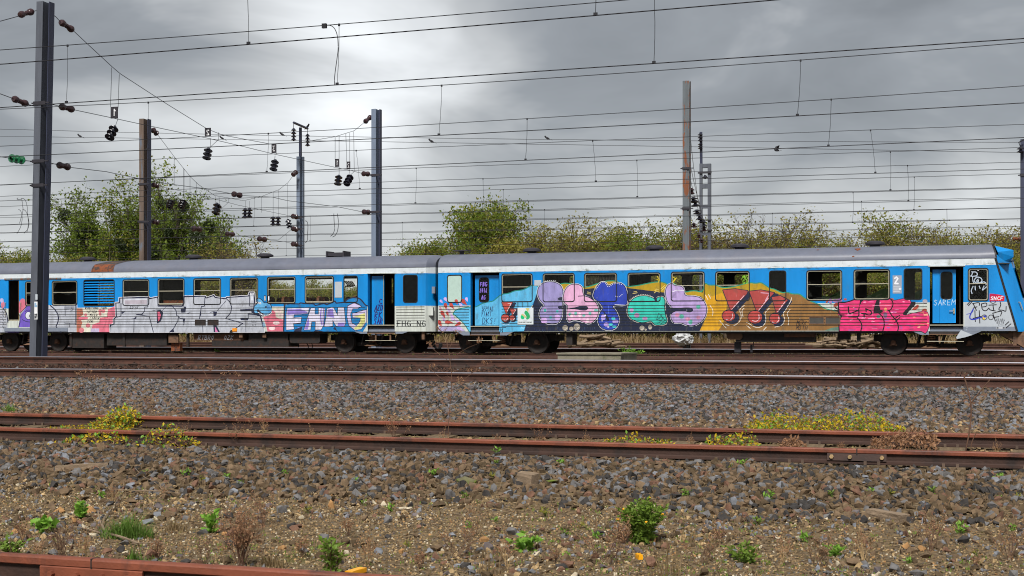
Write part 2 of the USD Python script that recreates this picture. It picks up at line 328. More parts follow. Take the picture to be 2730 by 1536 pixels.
n = {'g': ('geometry', {}), 's': ('separate_xyz', {}), 'v': ('voronoi_texture', {'scale': 42.0, 'randomness': 1.0}), 'v2': ('voronoi_texture', {'scale': 14.0}),
     'n1': ('noise_texture', {'scale': 1.1, 'detail': 6.0, 'roughness': 0.6}), 'n2': ('noise_texture', {'scale': 9.0, 'detail': 5.0, 'roughness': 0.65}),
     'bw': ('rgb_to_bw', {}), 'peb': ('rgb_ramp', {'ramp': [(0.0, lin(50, 42, 32)), (0.3, lin(96, 80, 58)), (0.55, lin(136, 114, 82)), (0.8, lin(112, 102, 88)), (1.0, lin(176, 152, 116))]}),
     'soil': ('rgb_ramp', {'ramp': [(0.3, lin(56, 46, 34)), (0.5, lin(90, 75, 54)), (0.7, lin(124, 106, 74))]}),
     'm1': ('mix', {'fac': 0.6}), 'gr': ('map_range', {'from_min': 14.2, 'from_max': 16.5, 'clamp': True}), 'grc': ('rgb_ramp', {'ramp': [(0.3, lin(44, 37, 33)), (0.7, lin(72, 62, 56))]}), 'm2': ('mix', {}),  # grc: bed colour darkened to paint in the shade between ballast stones
     'far': ('map_range', {'from_min': 50.0, 'from_max': 80.0, 'clamp': True}), 'm3': ('mix', {'color2': lin(120, 100, 72)}),
     'oa': ('map_range', {'from_min': 21.2, 'from_max': 21.8, 'clamp': True}), 'ob': ('map_range', {'from_min': 28.2, 'from_max': 29.4, 'to_min': 0.75, 'to_max': 0.0, 'clamp': True}), 'oc': ('math', {'math_type': 'multiply'}), 'm5': ('mix', {'color2': lin(54, 38, 31)}),  # ground along the main line tracks mixed to a darker brown
     'moss': ('map_range', {'from_min': 0.6, 'from_max': 0.7, 'to_max': 0.6, 'clamp': True}), 'm4': ('mix', {'color2': lin(92, 92, 40)}),
     'b': ('bump', {'strength': 0.9, 'distance': 0.02, 'invert': True}), 'p': ('principled_bsdf', {'roughness': 0.95, 'specular_ior_level': 0.2})}
l = [('g.position', 's.vector'), ('g.position', 'v.vector'), ('g.position', 'n1.vector'), ('g.position', 'n2.vector'), ('v.color', 'bw.color'), ('bw.val', 'peb.fac'), ('n2.fac', 'soil.fac'),
     ('soil.color', 'm1.color1'), ('peb.color', 'm1.color2'), ('s.y', 'gr.value'), ('n2.fac', 'grc.fac'), ('gr.result', 'm2.fac'), ('m1.color', 'm2.color1'), ('grc.color', 'm2.color2'),
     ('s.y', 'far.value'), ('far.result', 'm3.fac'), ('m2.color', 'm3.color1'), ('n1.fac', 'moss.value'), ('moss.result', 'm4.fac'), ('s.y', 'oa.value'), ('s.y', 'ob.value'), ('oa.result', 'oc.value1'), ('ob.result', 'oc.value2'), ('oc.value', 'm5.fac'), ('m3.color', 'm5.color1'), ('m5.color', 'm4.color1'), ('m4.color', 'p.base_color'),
     ('v.distance', 'b.height'), ('b.normal', 'p.normal')]
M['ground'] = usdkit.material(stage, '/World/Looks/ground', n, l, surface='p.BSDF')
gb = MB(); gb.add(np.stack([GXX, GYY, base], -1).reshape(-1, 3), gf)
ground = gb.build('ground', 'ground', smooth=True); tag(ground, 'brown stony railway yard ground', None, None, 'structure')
from scipy.interpolate import RegularGridInterpolator
_gi = RegularGridInterpolator((gx, gy), base, bounds_error=False, fill_value=1.0)
def gh(x, y): return _gi(np.stack([np.asarray(x, float), np.asarray(y, float)], -1))

# ------------------------------------------------------------------ stones
def stone_mesh(seed, flat=0.7):
    r = np.random.default_rng(seed)
    p = r.normal(size=(12, 3)); p /= np.linalg.norm(p, axis=1, keepdims=True); p *= np.array([1.0, r.uniform(.65, .95), flat * r.uniform(.7, 1.1)]) * r.uniform(.8, 1, (12, 1))
    m = trimesh.convex.convex_hull(p); m.apply_translation(-m.centroid); return m
def stonemat(name, c):
    mat(name, c, 0.9, var=0.35, scale=18, spec=0.25, bump=0.3, bscale=70)
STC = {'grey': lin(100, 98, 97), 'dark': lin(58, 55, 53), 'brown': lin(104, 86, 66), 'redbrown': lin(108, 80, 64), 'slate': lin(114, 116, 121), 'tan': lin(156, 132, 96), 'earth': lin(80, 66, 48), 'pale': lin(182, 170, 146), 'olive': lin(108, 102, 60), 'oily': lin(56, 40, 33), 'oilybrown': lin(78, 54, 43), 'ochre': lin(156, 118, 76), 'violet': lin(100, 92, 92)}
for k, c in STC.items(): stonemat('stone_' + k, c)
def rquat(n):
    q = NP.normal(size=(n, 4)); q /= np.linalg.norm(q, axis=1, keepdims=True)
    q[:, 1:3] *= 0.55; q /= np.linalg.norm(q, axis=1, keepdims=True); return q
def scatter(name, label, xy, size, kinds, weights, sink=0.25, flat=0.7, seed=0):
    pi = UsdGeom.PointInstancer.Define(stage, numbered('/World/' + name)); pp = str(pi.GetPath())
    tag(pi, label, 'ballast', None, 'stuff')
    protos = []
    for k in kinds:
        for j in range(2):
            m = usdkit.mesh(stage, f'{pp}/stone_{k}_{j}', stone_mesh(seed * 100 + len(protos), flat), M['stone_' + k]); protos.append(m.GetPath())
    n = len(xy); w = np.repeat(np.asarray(weights, float), 2); w /= w.sum()
    ids = NP.choice(len(protos), n, p=w)
    z = gh(xy[:, 0], xy[:, 1]) + size * (flat * .6 - sink)
    sc = size[:, None] * NP.uniform(.75, 1.3, (n, 3))
    pi.CreatePrototypesRel().SetTargets(protos)
    pi.CreateProtoIndicesAttr(Vt.IntArray.FromNumpy(ids.astype(np.int32)))
    pi.CreatePositionsAttr(Vt.Vec3fArray.FromNumpy(np.column_stack([xy, z]).astype(np.float32)))
    pi.CreateScalesAttr(Vt.Vec3fArray.FromNumpy(sc.astype(np.float32)))
    q = rquat(n)
    pi.CreateOrientationsAttr(Vt.QuathArray([Gf.Quath(float(a), float(b), float(c), float(d)) for a, b, c, d in q]))
RL, RR = ratio(0), ratio(W_)
def area(y0, y1, dens, pad=1.0):
    lo, hi = RL * y1 - pad, RR * y1 + pad
    n = int((hi - lo) * (y1 - y0) * dens)
    x, y = NP.uniform(lo, hi, n), NP.uniform(y0, y1, n)
    k = (x > RL * y - pad) & (x < RR * y + pad)
    return np.stack([x[k], y[k]], 1)
def thin(xy, f): return xy[NP.random(len(xy)) < f]
# shoulder between the rusty track and the main line
a = area(14.35, 21.3, 330)
g = np.clip((a[:, 1] - 14.6) / 3.2 + 0.9 * (meshkit.fbm(np.column_stack([a * .55, np.zeros(len(a))]), 3, 5) - .5), 0, 1)
up = NP.random(len(a)) < g
scatter('ballast', 'grey angular ballast stones heaped along the shiny main line', a[up], NP.uniform(.03, .066, up.sum()), ['grey', 'dark', 'slate', 'violet', 'brown', 'redbrown'], [3.2, 4.4, 1.1, 1.8, 3, 1.2], seed=1)
lowp = a[~up]; lowp = lowp[(lowp[:, 1] < 19)]
scatter('ballast', 'brown dusty ballast stones at the foot of the main line bank', lowp, NP.uniform(.024, .058, len(lowp)), ['brown', 'redbrown', 'earth', 'grey', 'tan'], [4, 1.6, 3, 1.8, 1.2], seed=2)
a = area(9.5, 11.75, 520); a = a[NP.random(len(a)) < np.clip((a[:, 1] - 9.3) / 0.9 + 1.2 * (meshkit.fbm(np.column_stack([a * .8, np.zeros(len(a))]), 3, 15) - .5), 0.06, 1)]
scatter('ballast', 'dark brown ballast stones banked against the near rusty track', a, NP.uniform(.018, .056, len(a)) , ['earth', 'brown', 'dark', 'redbrown', 'grey', 'slate'], [4.4, 3.6, 2.4, .9, 1.2, .4], seed=3)
a = area(12.0, 14.3, 300); a = a[(np.abs(((a[:, 0] - (RL * 12 - .6) + .315) % .63) - .315) > .15) | (NP.random(len(a)) < .3)]
scatter('ballast', 'small brown stones between the rails of the rusty track', a, NP.uniform(.014, .034, len(a)), ['earth', 'brown', 'olive', 'tan'], [4, 3, 1.2, 1], sink=.5, seed=4)
a = area(5.9, 9.9, 1500, .5); keep = meshkit.fbm(np.column_stack([a * 1.3, np.zeros(len(a))]), 4, 21); a = a[NP.random(len(a)) < np.clip(1.75 - keep * 1.5, .35, 1)]
scatter('gravel', 'tan and brown pebbles strewn over the foreground', a, NP.uniform(.005, .0125, len(a)), ['tan', 'brown', 'earth', 'pale', 'ochre', 'grey', 'olive'], [4.4, 3.8, 3.8, 1.3, 1.2, 1.0, .9], seed=5, flat=.75)
a = area(5.8, 9.9, 330, .5); k = meshkit.fbm(np.column_stack([a * .75, np.zeros(len(a))]), 3, 33); a = a[NP.random(len(a)) < np.clip((k - .47) * 5 + np.clip(7.4 - a[:, 1], 0, 1.6) * .4, .03, 1)]
scatter('gravel', 'grey and rust coloured stones lying on the foreground pebbles', a, NP.uniform(.014, .036, len(a)), ['slate', 'grey', 'brown', 'redbrown', 'violet', 'tan', 'pale', 'earth'], [1.6, 2.2, 3, 1.4, 1.2, 1.6, .5, 2.6], seed=6)
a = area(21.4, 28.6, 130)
scatter('ballast', 'dark ballast stones between the rails of the main line', a, NP.uniform(.03, .055, len(a)), ['oily', 'oilybrown', 'brown', 'grey'], [6, 4, .6, .25], seed=7)  # mostly deep brown stones in the main line band
a = area(28.6, 52, 22)
scatter('ballast', 'stones on the sidings in front of the train', a, NP.uniform(.03, .06, len(a)), ['brown', 'grey', 'earth', 'tan'], [3, 2, 3, 1], seed=8)
a = area(52, 72, 20)
scatter('ballast', 'stones on the tracks behind the train', a, NP.uniform(.03, .06, len(a)), ['brown', 'grey', 'tan', 'pale'], [3, 2, 2, 1], seed=9)
# the largest single stones of the foreground are pieces of the ground
for i in range(300):
    y = R.uniform(5.9, 11.6); x = R.uniform(RL * y, RR * y)
    if 6.1 < y < 6.5: y += .5
    s = R.uniform(.034, .062) * (1.0 if y < 9.4 else 1.2)
    m = stone_mesh(5000 + i, .75); m.apply_transform(trimesh.transformations.random_rotation_matrix(NP.random(3)) if i % 3 == 0 else trimesh.transformations.rotation_matrix(R.uniform(0, 6.3), [0, 0, 1]))
    m.apply_scale(s); m.apply_translation([x, y, float(gh(x, y).item()) + s * .28])
    b = MB(); b.mesh(m); b.build('stone', 'stone_' + R.choice(['slate', 'grey', 'brown', 'brown', 'redbrown', 'earth', 'earth', 'violet', 'ochre', 'dark'] if y < 9.4 else ['earth', 'brown', 'dark', 'grey']), ground)

# ------------------------------------------------------------------ tracks
def rail_profile(): 
    foot = Polygon([(-.066, -.165), (.066, -.165), (.066, -.154), (.02, -.138), (.0085, -.125), (.0085, -.045), (-.0085, -.045), (-.0085, -.125), (-.02, -.138), (-.066, -.154)])
    head = Polygon([(-.033, -.045), (-.022, -.052), (.022, -.052), (.033, -.045), (.034, -.012), (.030, -.004), (.02, 0), (-.02, 0), (-.030, -.004), (-.034, -.012)])
    return foot, head
def extr_x(poly, x0, x1, Y, z, hs=1.0):
    m = trimesh.creation.extrude_polygon(poly, x1 - x0, engine='earcut'); v = np.array(m.vertices)
    return np.stack([v[:, 2] + x0, v[:, 0] + Y, v[:, 1] * hs + z], 1), m.faces
FOOT, HEAD = rail_profile()
def track(label, Y, z, z2=None, head='rail_rust', side='rail_side', sleeper=None, pitch=0.6, clips=False, pad=6.0, gauge=1.505, shiny=False, fish=None, sl_n=999, group=None, hs=1.0):
    z2 = z if z2 is None else z2
    x0, x1 = RL * (Y + gauge) - pad, RR * (Y + gauge) + pad
    t = thing('railway_track', label, 'railway track', ((x0 + x1) / 2, Y + gauge / 2, z - .165), group)
    for yy, zz in ((Y, z), (Y + gauge, z2)):
        b = MB(); b.add(*extr_x(FOOT, x0, x1, yy, zz, hs)); rl = b.build('rail', side, t)
        b = MB(); b.add(*extr_x(HEAD, x0, x1, yy, zz, hs)); b.build('rail_head', side if shiny else head, rl)
        if shiny:
            b = MB(); b.add(*extr_x(Polygon([(-.03, -.0035), (-.02, .0012), (.02, .0012), (.03, -.0035), (.0338, -.013), (.0348, -.013), (.0312, -.0032), (.02, .0028), (-.02, .0028), (-.0312, -.0032), (-.0348, -.013), (-.0338, -.013)]), x0, x1, yy, zz)); b.build('running_surface', 'rail_shiny', rl)
    if sleeper:
        xs = np.arange(RL * Y - .6, RR * Y + .8, pitch)
        for x in xs[:sl_n]:
            dz = R.uniform(-.008, .004); a = R.uniform(-.03, .03)
            m = trimesh.creation.box((.25 if sleeper == 'sleeper_wood' else .28, 2.55, .14)); m.apply_transform(trimesh.transformations.rotation_matrix(math.atan2(z2 - z, gauge), [1, 0, 0])); m.apply_transform(trimesh.transformations.rotation_matrix(a, [0, 0, 1]))
            m.apply_translation([x, Y + gauge / 2, (z + z2) / 2 - .165 * hs - .072 + dz]); b = MB(); b.mesh(m); b.build('sleeper', sleeper, t)
            if clips:
                for yy, zz in ((Y, z), (Y + gauge, z2)):
                    b = MB(); b.add([(x - .09, yy - .10, zz - .163), (x + .09, yy - .10, zz - .163), (x + .06, yy - .03, zz - .135), (x - .06, yy - .03, zz - .135), (x - .02, yy - .07, zz - .125), (x + .02, yy - .07, zz - .125)],
                                    [(0, 1, 5), (0, 5, 4), (1, 2, 5), (2, 3, 4), (2, 4, 5), (3, 0, 4), (0, 2, 1), (0, 3, 2)])
                    b.lathe([(.0, .02), (.018, .02), (.018, 0)], (x, yy - .065, zz - .125), 'z', 6); b.build('clip', 'rail_side', t)
            elif sleeper == 'sleeper_wood':
                for yy, zz in ((Y, z), (Y + gauge, z2)):
                    for o in (-.055, .055):
                        b = MB(); b.box((x + o - .012, yy - .085, zz - .17 * hs), (x + o + .012, yy - .066, zz - .17 * hs + .03)); b.build('bolt', 'bolt_grey', t)
    return t
z_t1 = ZC - (d2(0, 1390)[1] - HY) / scale_at(0, 6.3)
t1 = track('rust red foreground track with a bolted rail joint, cut by the bottom edge', 6.3 - 1.505, z_t1 - .02, z_t1, sleeper='sleeper_wood', pitch=.62, pad=4)
xj = ratio(253) * 6.3
fb = MB(); fx0, fx1 = ratio(117) * 6.3, ratio(389) * 6.3
fb.add(*extr_x(Polygon([(-.052, -.145), (-.03, -.13), (-.022, -.12), (-.022, -.058), (-.028, -.05), (-.036, -.056), (-.034, -.118), (-.046, -.138)]), fx0, fx1, 6.3, z_t1)); fp = fb.build('fishplate', 'rail_rust', t1)
for k in range(4):
    b = MB(); bx = fx0 + (fx1 - fx0) * (.125 + .25 * k); b.lathe([(.0, -.028), (.017, -.028), (.017, 0)], (bx, 6.3 - .034, z_t1 - .088), 'y', 6); b.build('bolt', 'rail_rust', fp)
b = MB(); b.box((xj - .004, 6.3 - .0355, z_t1 - .052), (xj + .004, 6.3 + .0355, z_t1 + .0012)); b.build('joint_gap', 'dark_metal', t1)
zt2 = ZC - (d2(1288, 1107)[1] - HY) / scale_at(1365, 12.0); zt2b = ZC - (d2(1288, 1066)[1] - HY) / scale_at(1365, 13.5)
t2 = track('rusty disused track with timber sleepers and yellow creepers growing over it', 12.0, zt2, zt2b, sleeper='sleeper_wood', pitch=.63, hs=.76)
fx0, fx1 = ratio(2206) * 12, ratio(2364) * 12
fb = MB(); fb.add(*extr_x(Polygon([(-.050, -.1), (-.03, -.1), (-.0095, -.09), (-.0095, -.045), (-.026, -.038), (-.03, -.045)]), fx0, fx1, 12.0, zt2)); fp = fb.build('fishplate', 'rail_side', t2)
for px in (2218, 2267, 2352): b = MB(); b.lathe([(.0, -.022), (.018, -.022), (.018, .02)], (ratio(px) * 12, 12 - .04, zt2 - .068), 'y', 6); b.build('bolt', 'stone_tan', fp)
b = MB(); xj = ratio(2285) * 12; b.box((xj - .005, 12 - .0355, zt2 - .05), (xj + .005, 12 + .0355, zt2 + .0012)); b.build('joint_gap', 'dark_metal', t2)
z3a = ZC - (d2(1288, 938)[1] - HY) / scale_at(1365, 21.8); z3b = ZC - (d2(1288, 904)[1] - HY) / scale_at(1365, 26.3)
track('shiny topped main line track nearest the grey ballast bank', 21.8, z3a, z3a - .085, sleeper='sleeper_concrete', clips=True, shiny=True, side='rail_brown')
track('shiny topped main line track in front of the tall dark mast', 26.3, z3b, z3b - .085, sleeper='sleeper_concrete', clips=True, shiny=True, side='rail_brown')
track('brown siding track just beyond the foot of the tall dark mast', 38.5, ZC - (d2(0, 899.5)[1] - HY) / scale_at(1365, 38.5), head='rail_brown', side='rail_brown')
track('brown siding track two metres short of the train', 44.2, ZC - (d2(0, 895.5)[1] - HY) / scale_at(1365, 44.2), head='rail_brown', side='rail_brown')
ZR = ZC - (d2(0, 889)[1] - HY) / scale_at(1365, 52.7)     # rail level under the train
track('rusty siding track carrying the blue train', 52.66, ZR, head='rail_brown', side='rail_brown')
track('first track behind the train seen below its floor', 57.2, ZC - (d2(0, 877)[1] - HY) / scale_at(1365, 57.2), shiny=True, side='rail_brown')
track('second track behind the train beside the white bag', 63.0, ZC - (d2(0, 868)[1] - HY) / scale_at(1365, 63.0), head='rail_brown', side='rail_brown')
track('furthest visible track before the dry grass bank', 68.0, ZC - (d2(0, 862.5)[1] - HY) / scale_at(1365, 68.0), head='rail_brown', side='rail_brown')
# ------------------------------------------------------------------ the train
YS, YF = 52.0, 54.82
YM = (YS + YF) / 2
def zr(h): return ZR + h
Z_BOT, Z_MID, Z_BLUE, Z_GUT, Z_TOP = zr(.885), zr(1.93), zr(3.26), zr(3.51), zr(4.065)
def side(px, py, Y=YS): p = at(px, py, Y); return (p[0], p[2])
def ZZ(x0, y0, s): return lambda *p: [(x0 + a / s, y0 + b / s) for a, b in p]
Z1, Z2, Z3, Z4, Z5 = ZZ(0, 640, 3.68), ZZ(600, 640, 3.68), ZZ(1100, 640, 3.68), ZZ(1700, 640, 4.2617), ZZ(2130, 630, 4.14)
A_, B_, C_, E_, G_, H__ = ZZ(0, 760, 8.05), ZZ(280, 760, 5.855), ZZ(660, 740, 6.133), ZZ(1160, 730, 6.44), ZZ(2200, 780, 8.587), ZZ(2470, 700, 7.246)
def wrect(z, x0, y0, x1, y1):                      # zoom rectangle to world (X0, Z0, X1, Z1) on the near side
    (a, b), (c, d) = z((x0, y0), (x1, y1)); xm = (a + c) / 2
    return ratio(a) * YS, at(xm, d, YS)[2], ratio(c) * YS, at(xm, b, YS)[2]
def wpoly(pts, Y=YS): return Polygon([side(x, y, Y) for x, y in pts]).buffer(0)

def roof_sec(n=18, inset=0.0):
    t = np.linspace(0, math.pi, n); k = 2 / 2.3
    y = YM - (1.41 - inset) * np.sign(np.cos(t)) * np.abs(np.cos(t)) ** k
    z = Z_GUT + (Z_TOP - Z_GUT) * np.abs(np.sin(t)) ** k
    return y, z
def strip(b, secs):
    n = len(secs[0]); v = np.vstack(secs)
    f = [(i * n + j, (i + 1) * n + j, (i + 1) * n + j + 1, i * n + j + 1) for i in range(len(secs) - 1) for j in range(n - 1)]
    return b.add(v, f)

def make_coach(c, X0, side_poly, windows, doors, rib_x, roof_x, far_shift):
    """side_poly: outline of the near side; windows: (rect, kind); doors: openings; rib_x: X range with grooves"""
    holes = unary_union([rrect(*w[0], .085) for w in windows] + [sbox(*d) for d in doors]) if windows else Polygon()
    xa, _, xb, _ = side_poly.bounds
    low = side_poly.intersection(sbox(xa - 1, Z_BOT - .3, xb + 1, Z_MID)).difference(holes)
    up = side_poly.intersection(sbox(xa - 1, Z_MID, xb + 1, Z_BLUE)).difference(holes)
    cant = side_poly.intersection(sbox(xa - 1, Z_BLUE, xb + 1, Z_GUT)).difference(holes)
    grooves = unary_union([sbox(rx0, zr(1.885 - .1135 * k) - .013, rx1, zr(1.885 - .1135 * k) + .013) for k in range(8) for rx0, rx1 in rib_x])
    b = MB(); b.prism(low, YS + .014, YS + .05); lp = b.build('lower_panel', 'groove', c)
    b = MB(); b.prism(low.difference(grooves), YS, YS + .0135); b.build('ribbed_cladding', 'coach_lower', lp)
    b = MB(); b.prism(up, YS, YS + .05); b.build('side_wall', 'coach_blue', c)
    b = MB(); b.prism(cant, YS, YS + .05); b.build('cantrail_band', 'coach_white', c)
    b = MB(); b.prism(sbox(xa, Z_GUT - .012, roof_x, Z_GUT + .012), YS - .014, YS + .0); b.build('gutter', 'roof_grey', c)
    # far side with windows, floor, ceiling
    fh = unary_union([rrect(w[0][0] + far_shift, w[0][1], w[0][2] + far_shift, w[0][3], .085) for w in windows if w[1] not in ('pale',)])
    fp = sbox(xa, Z_BOT, xb - .02, Z_GUT)
    b = MB(); b.prism(fp.difference(fh), YF - .05, YF); fw = b.build('far_side_wall', 'interior_wall', c)
    pb = MB()
    for w in windows:
        if w[1] in ('pale', 'dark', 'curtain', 'louvre', 'shadow'): pb.prism(rrect(w[0][0] + far_shift - .02, w[0][1] - .02, w[0][2] + far_shift + .02, w[0][3] + .02, .08), YF - .12, YF - .06)
    if not pb.empty(): pb.build('blind', 'curtain', c)
    b = MB(); b.box((xa, YS + .05, zr(1.03)), (xb - .05, YF - .05, zr(1.12))); b.build('floor', 'interior_dark', c)
    b = MB(); b.box((xa, YS + .05, zr(3.30)), (xb - .25, YF - .05, zr(3.33))); b.build('ceiling', 'interior_wall', c)
    b = MB(); b.box((xa + .05, YS + .08, zr(.80)), (xb - .3, YF - .08, zr(.88))); b.build('underframe', 'dark_metal', c)
    return grooves

def roof(c, x0, x1, extra=None):
    y, z = roof_sec(22)
    b = MB(); xs = np.linspace(x0, x1, 40)
    secs = [np.stack([np.full_like(y, x) + (extra(y, z) if (extra and i == len(xs) - 1) else 0), y, z + .012 * np.array([meshkit.fbm(np.array([x * .7, yy, 3.0]), 2, 2) - .5 for yy in y])], 1) for i, x in enumerate(xs)]
    strip(b, secs); return b.build('roof', 'roof_grey', c, smooth=True)
def roof_patch(c, name, m, outline, off=.006, parent=None):     # outline in (X, t): t from 0 at the gutter to 1 at the ridge
    b = MB(); y, z = roof_sec(61)
    yy, zz2 = y[:31], z[:31]
    for g in parts_of(Polygon(outline).buffer(0)):
        for i in range(30):
            q = g.intersection(sbox(-99, i / 30, 99, (i + 1) / 30))
            for h in parts_of(q):
                v, f = trimesh.creation.triangulate_polygon(h, engine='earcut'); v = np.asarray(v)
                if len(f) == 0: continue
                b.add(np.stack([v[:, 0], np.interp(v[:, 1] * 30, np.arange(31), yy) - off, np.interp(v[:, 1] * 30, np.arange(31), zz2) + off], 1), f)
    b.build(name, m, parent or c)

def window(c, rect, kind):
    x0, z0, x1, z1 = rect
    o = rrect(x0 - .015, z0 - .015, x1 + .015, z1 + .015, .1); i1 = rrect(x0 + .02, z0 + .02, x1 - .02, z1 - .02, .075); i2 = rrect(x0 + .048, z0 + .048, x1 - .048, z1 - .048, .055)
    b = MB(); b.prism(o.difference(i1), YS - .014, YS + .03); w = b.build('window', 'rubber', c, label={'broken': 'window with smashed glass', 'pale': 'window covered by a pale green panel'}.get(kind))
    zm = z0 + (z1 - z0) * .53
    if kind in ('narrow', 'narrow_dark', 'curtain_narrow'):
        b = MB(); b.flat(i1, YS + .014); b.build('pane', 'pane_clear' if kind == 'narrow' else 'pane_dirty', w); return
    if kind == 'pale':
        b = MB(); b.prism(i1, YS - .004, YS + .012); b.build('cover_panel', 'pale_pane', w); return
    b = MB(); b.prism(i1.difference(i2), YS - .002, YS + .028); b.build('frame', 'aluminium', w)
    b = MB(); b.prism(sbox(x0 + .045, zm - .016, x1 - .045, zm + .016), YS - .001, YS + .02); b.build('window_bar', 'aluminium', w)
    if kind == 'open_low':
        b = MB(); b.prism(sbox(x0 + .045, z0 + .045, x1 - .045, z0 + .08), YS - .001, YS + .02); b.build('window_bar', 'aluminium', w)
    for za, zb in ((z0, zm - .016), (zm + .016, z1)):
        p = i2.intersection(sbox(x0, za, x1, zb))
        if kind == 'broken':
            cx, cz = (x0 + x1) / 2, (za + zb) / 2
            k = Polygon([(cx + (x1 - x0) * .455 * np.sign(math.cos(t)) * abs(math.cos(t)) ** .35 * (R.uniform(.93, 1.1) if R.random() < .8 else R.uniform(.7, .85)), cz + (zb - za) * .47 * np.sign(math.sin(t)) * abs(math.sin(t)) ** .35 * (R.uniform(.93, 1.12) if R.random() < .8 else R.uniform(.6, .85))) for t in np.linspace(0.1, 2 * math.pi + .1, 23)[:-1]])
            p = p.difference(k.buffer(0))
        if kind in ('open_up',) and zb == z1: continue
        b = MB(); b.flat(p, YS + .014)
        if not b.empty(): b.build('pane', 'pane_dirty' if kind in ('dirty', 'dark', 'broken', 'curtain') else 'pane_clear', w)

def bogie(c, px1, px2, Y=YS):
    xa, xb = ratio(px1) * (YS + .62), ratio(px2) * (YS + .62); xc = (xa + xb) / 2; zc_ = ZR + .455
    b = MB()
    for y in (YS + .86, YF - .86 - .14):
        b.prism(Polygon([(xa - .75, zc_ + .12), (xa - .6, zc_ + .32), (xa - .2, zc_ + .28), (xa + .35, zc_ - .02), (xb - .35, zc_ - .02), (xb + .2, zc_ + .28), (xb + .6, zc_ + .32), (xb + .75, zc_ + .12), (xb + .45, zc_ + .0), (xb - .2, zc_ - .18), (xa + .2, zc_ - .18), (xa - .45, zc_ + .0)]), y, y + .14)
    b.box((xc - .25, YS + .6, zc_ - .1), (xc + .25, YF - .6, zc_ + .25))
    for x in (xa - .72, xb + .68): b.box((x, YS + .8, zc_ + .05), (x + .06, YF - .8, zc_ + .3))
    bg = b.build('bogie', 'dark_metal', c)
    for x in (xa, xb):
        for y, s in ((YS + .60, 1), (YF - .60, -1)):
            b = MB(); b.lathe([(0, -.02 * s), (.06, -.03 * s), (.08, -.005 * s), (.16, .02 * s), (.30, .045 * s), (.385, .01 * s), (.395, -.0 * s), (.455, .0 * s), (.458, .10 * s), (.48, .115 * s), (.48, .14 * s), (.0, .14 * s)], (x, y, ZR + .458), 'y', 36); b.build('wheel', 'dark_metal', bg, smooth=35)
            b = MB(); b.lathe([(0, -.15 * s), (.085, -.15 * s), (.10, -.12 * s), (.10, -.02 * s)], (x, y, ZR + .458), 'y', 14); b.box((x - .13, y - .10, ZR + .35), (x + .13, y - .03, ZR + .40)); b.build('axle_box', 'rust_dark', bg, smooth=30)
        b = MB(); b.tube([(x, YS + .66, ZR + .458), (x, YF - .66, ZR + .458)], .085, 10); b.build('axle', 'dark_metal', bg)
    for y in (YS + .42, YF - .42):
        th = np.linspace(0, 2 * math.pi * 4.5, 70); r = .15
        b = MB(); b.tube(np.stack([xc + r * np.cos(th), y + r * np.sin(th), zc_ - .06 + .36 * th / th[-1]], 1), .024, 6); b.build('spring', 'rust_dark', bg, smooth=50)
        b = MB(); b.lathe([(.0, .0), (.30, .0), (.36, .02), (.17, .10), (0, .10)], (xc, y, zc_ - .19), 'z', 20); b.build('spring_pan', 'tank_brown', bg, smooth=40)
        b = MB(); b.tube([(xc + .35, y, zc_ - .1), (xc + .5, y, zc_ + .4)], .045, 8); b.tube([(xc - .5, y, zc_ - .1), (xc - .38, y, zc_ + .4)], .03, 8); b.build('damper', 'dark_metal', bg)

def eq(c, name, m, pxr, pyr, y0=.25, y1=1.2, bevel=0.0):
    (a, b_), (c_, d) = side(pxr[0], pyr[1]), side(pxr[1], pyr[0])
    p = sbox(a, b_, c_, d)
    if bevel: p = p.buffer(-bevel).buffer(bevel, quad_segs=3)
    b = MB(); b.prism(p, YS + y0, YS + y1); return b.build(name, m, c)
def roof_vent(c, px, kind):
    x = ratio(px) * YM; z = Z_TOP - .02
    b = MB()
    if kind == 'box': b.box((x - .42, YM - .35, z), (x - .36, YM + .35, z + .26)); b.box((x + .36, YM - .35, z), (x + .42, YM + .35, z + .26)); b.box((x - .36, YM - .3, z + .05), (x + .36, YM + .3, z + .2))
    elif kind == 'tee': b.box((x - .28, YM - .2, z + .16), (x + .34, YM + .2, z + .21)); b.box((x - .05, YM - .08, z), (x + .09, YM + .08, z + .16))
    else: b.lathe([(.19, 0), (.19, .09), (.36, .10), (.36, .17), (.22, .24), (0, .25)], (x, YM, z), 'z', 18)
    b.build('roof_vent', 'plate_dark', c, smooth=30)
def seat(c, x, y, m='seat_brown', flip=1):
    b = MB()
    pts = chaikin([(-.24, 0), (-.24, 1.05), (-.17, 1.24), (.17, 1.24), (.24, 1.05), (.24, 0)], 1)
    g = Polygon(pts); mm = trimesh.creation.extrude_polygon(g, .11, engine='earcut'); v = np.array(mm.vertices)
    b.add(np.stack([x + v[:, 2] * flip, y + v[:, 0], zr(1.13) + v[:, 1]], 1), mm.faces); b.box((x, y - .24, zr(1.13)), (x + .5 * flip, y + .24, zr(1.55))); b.build('seat', m, c)

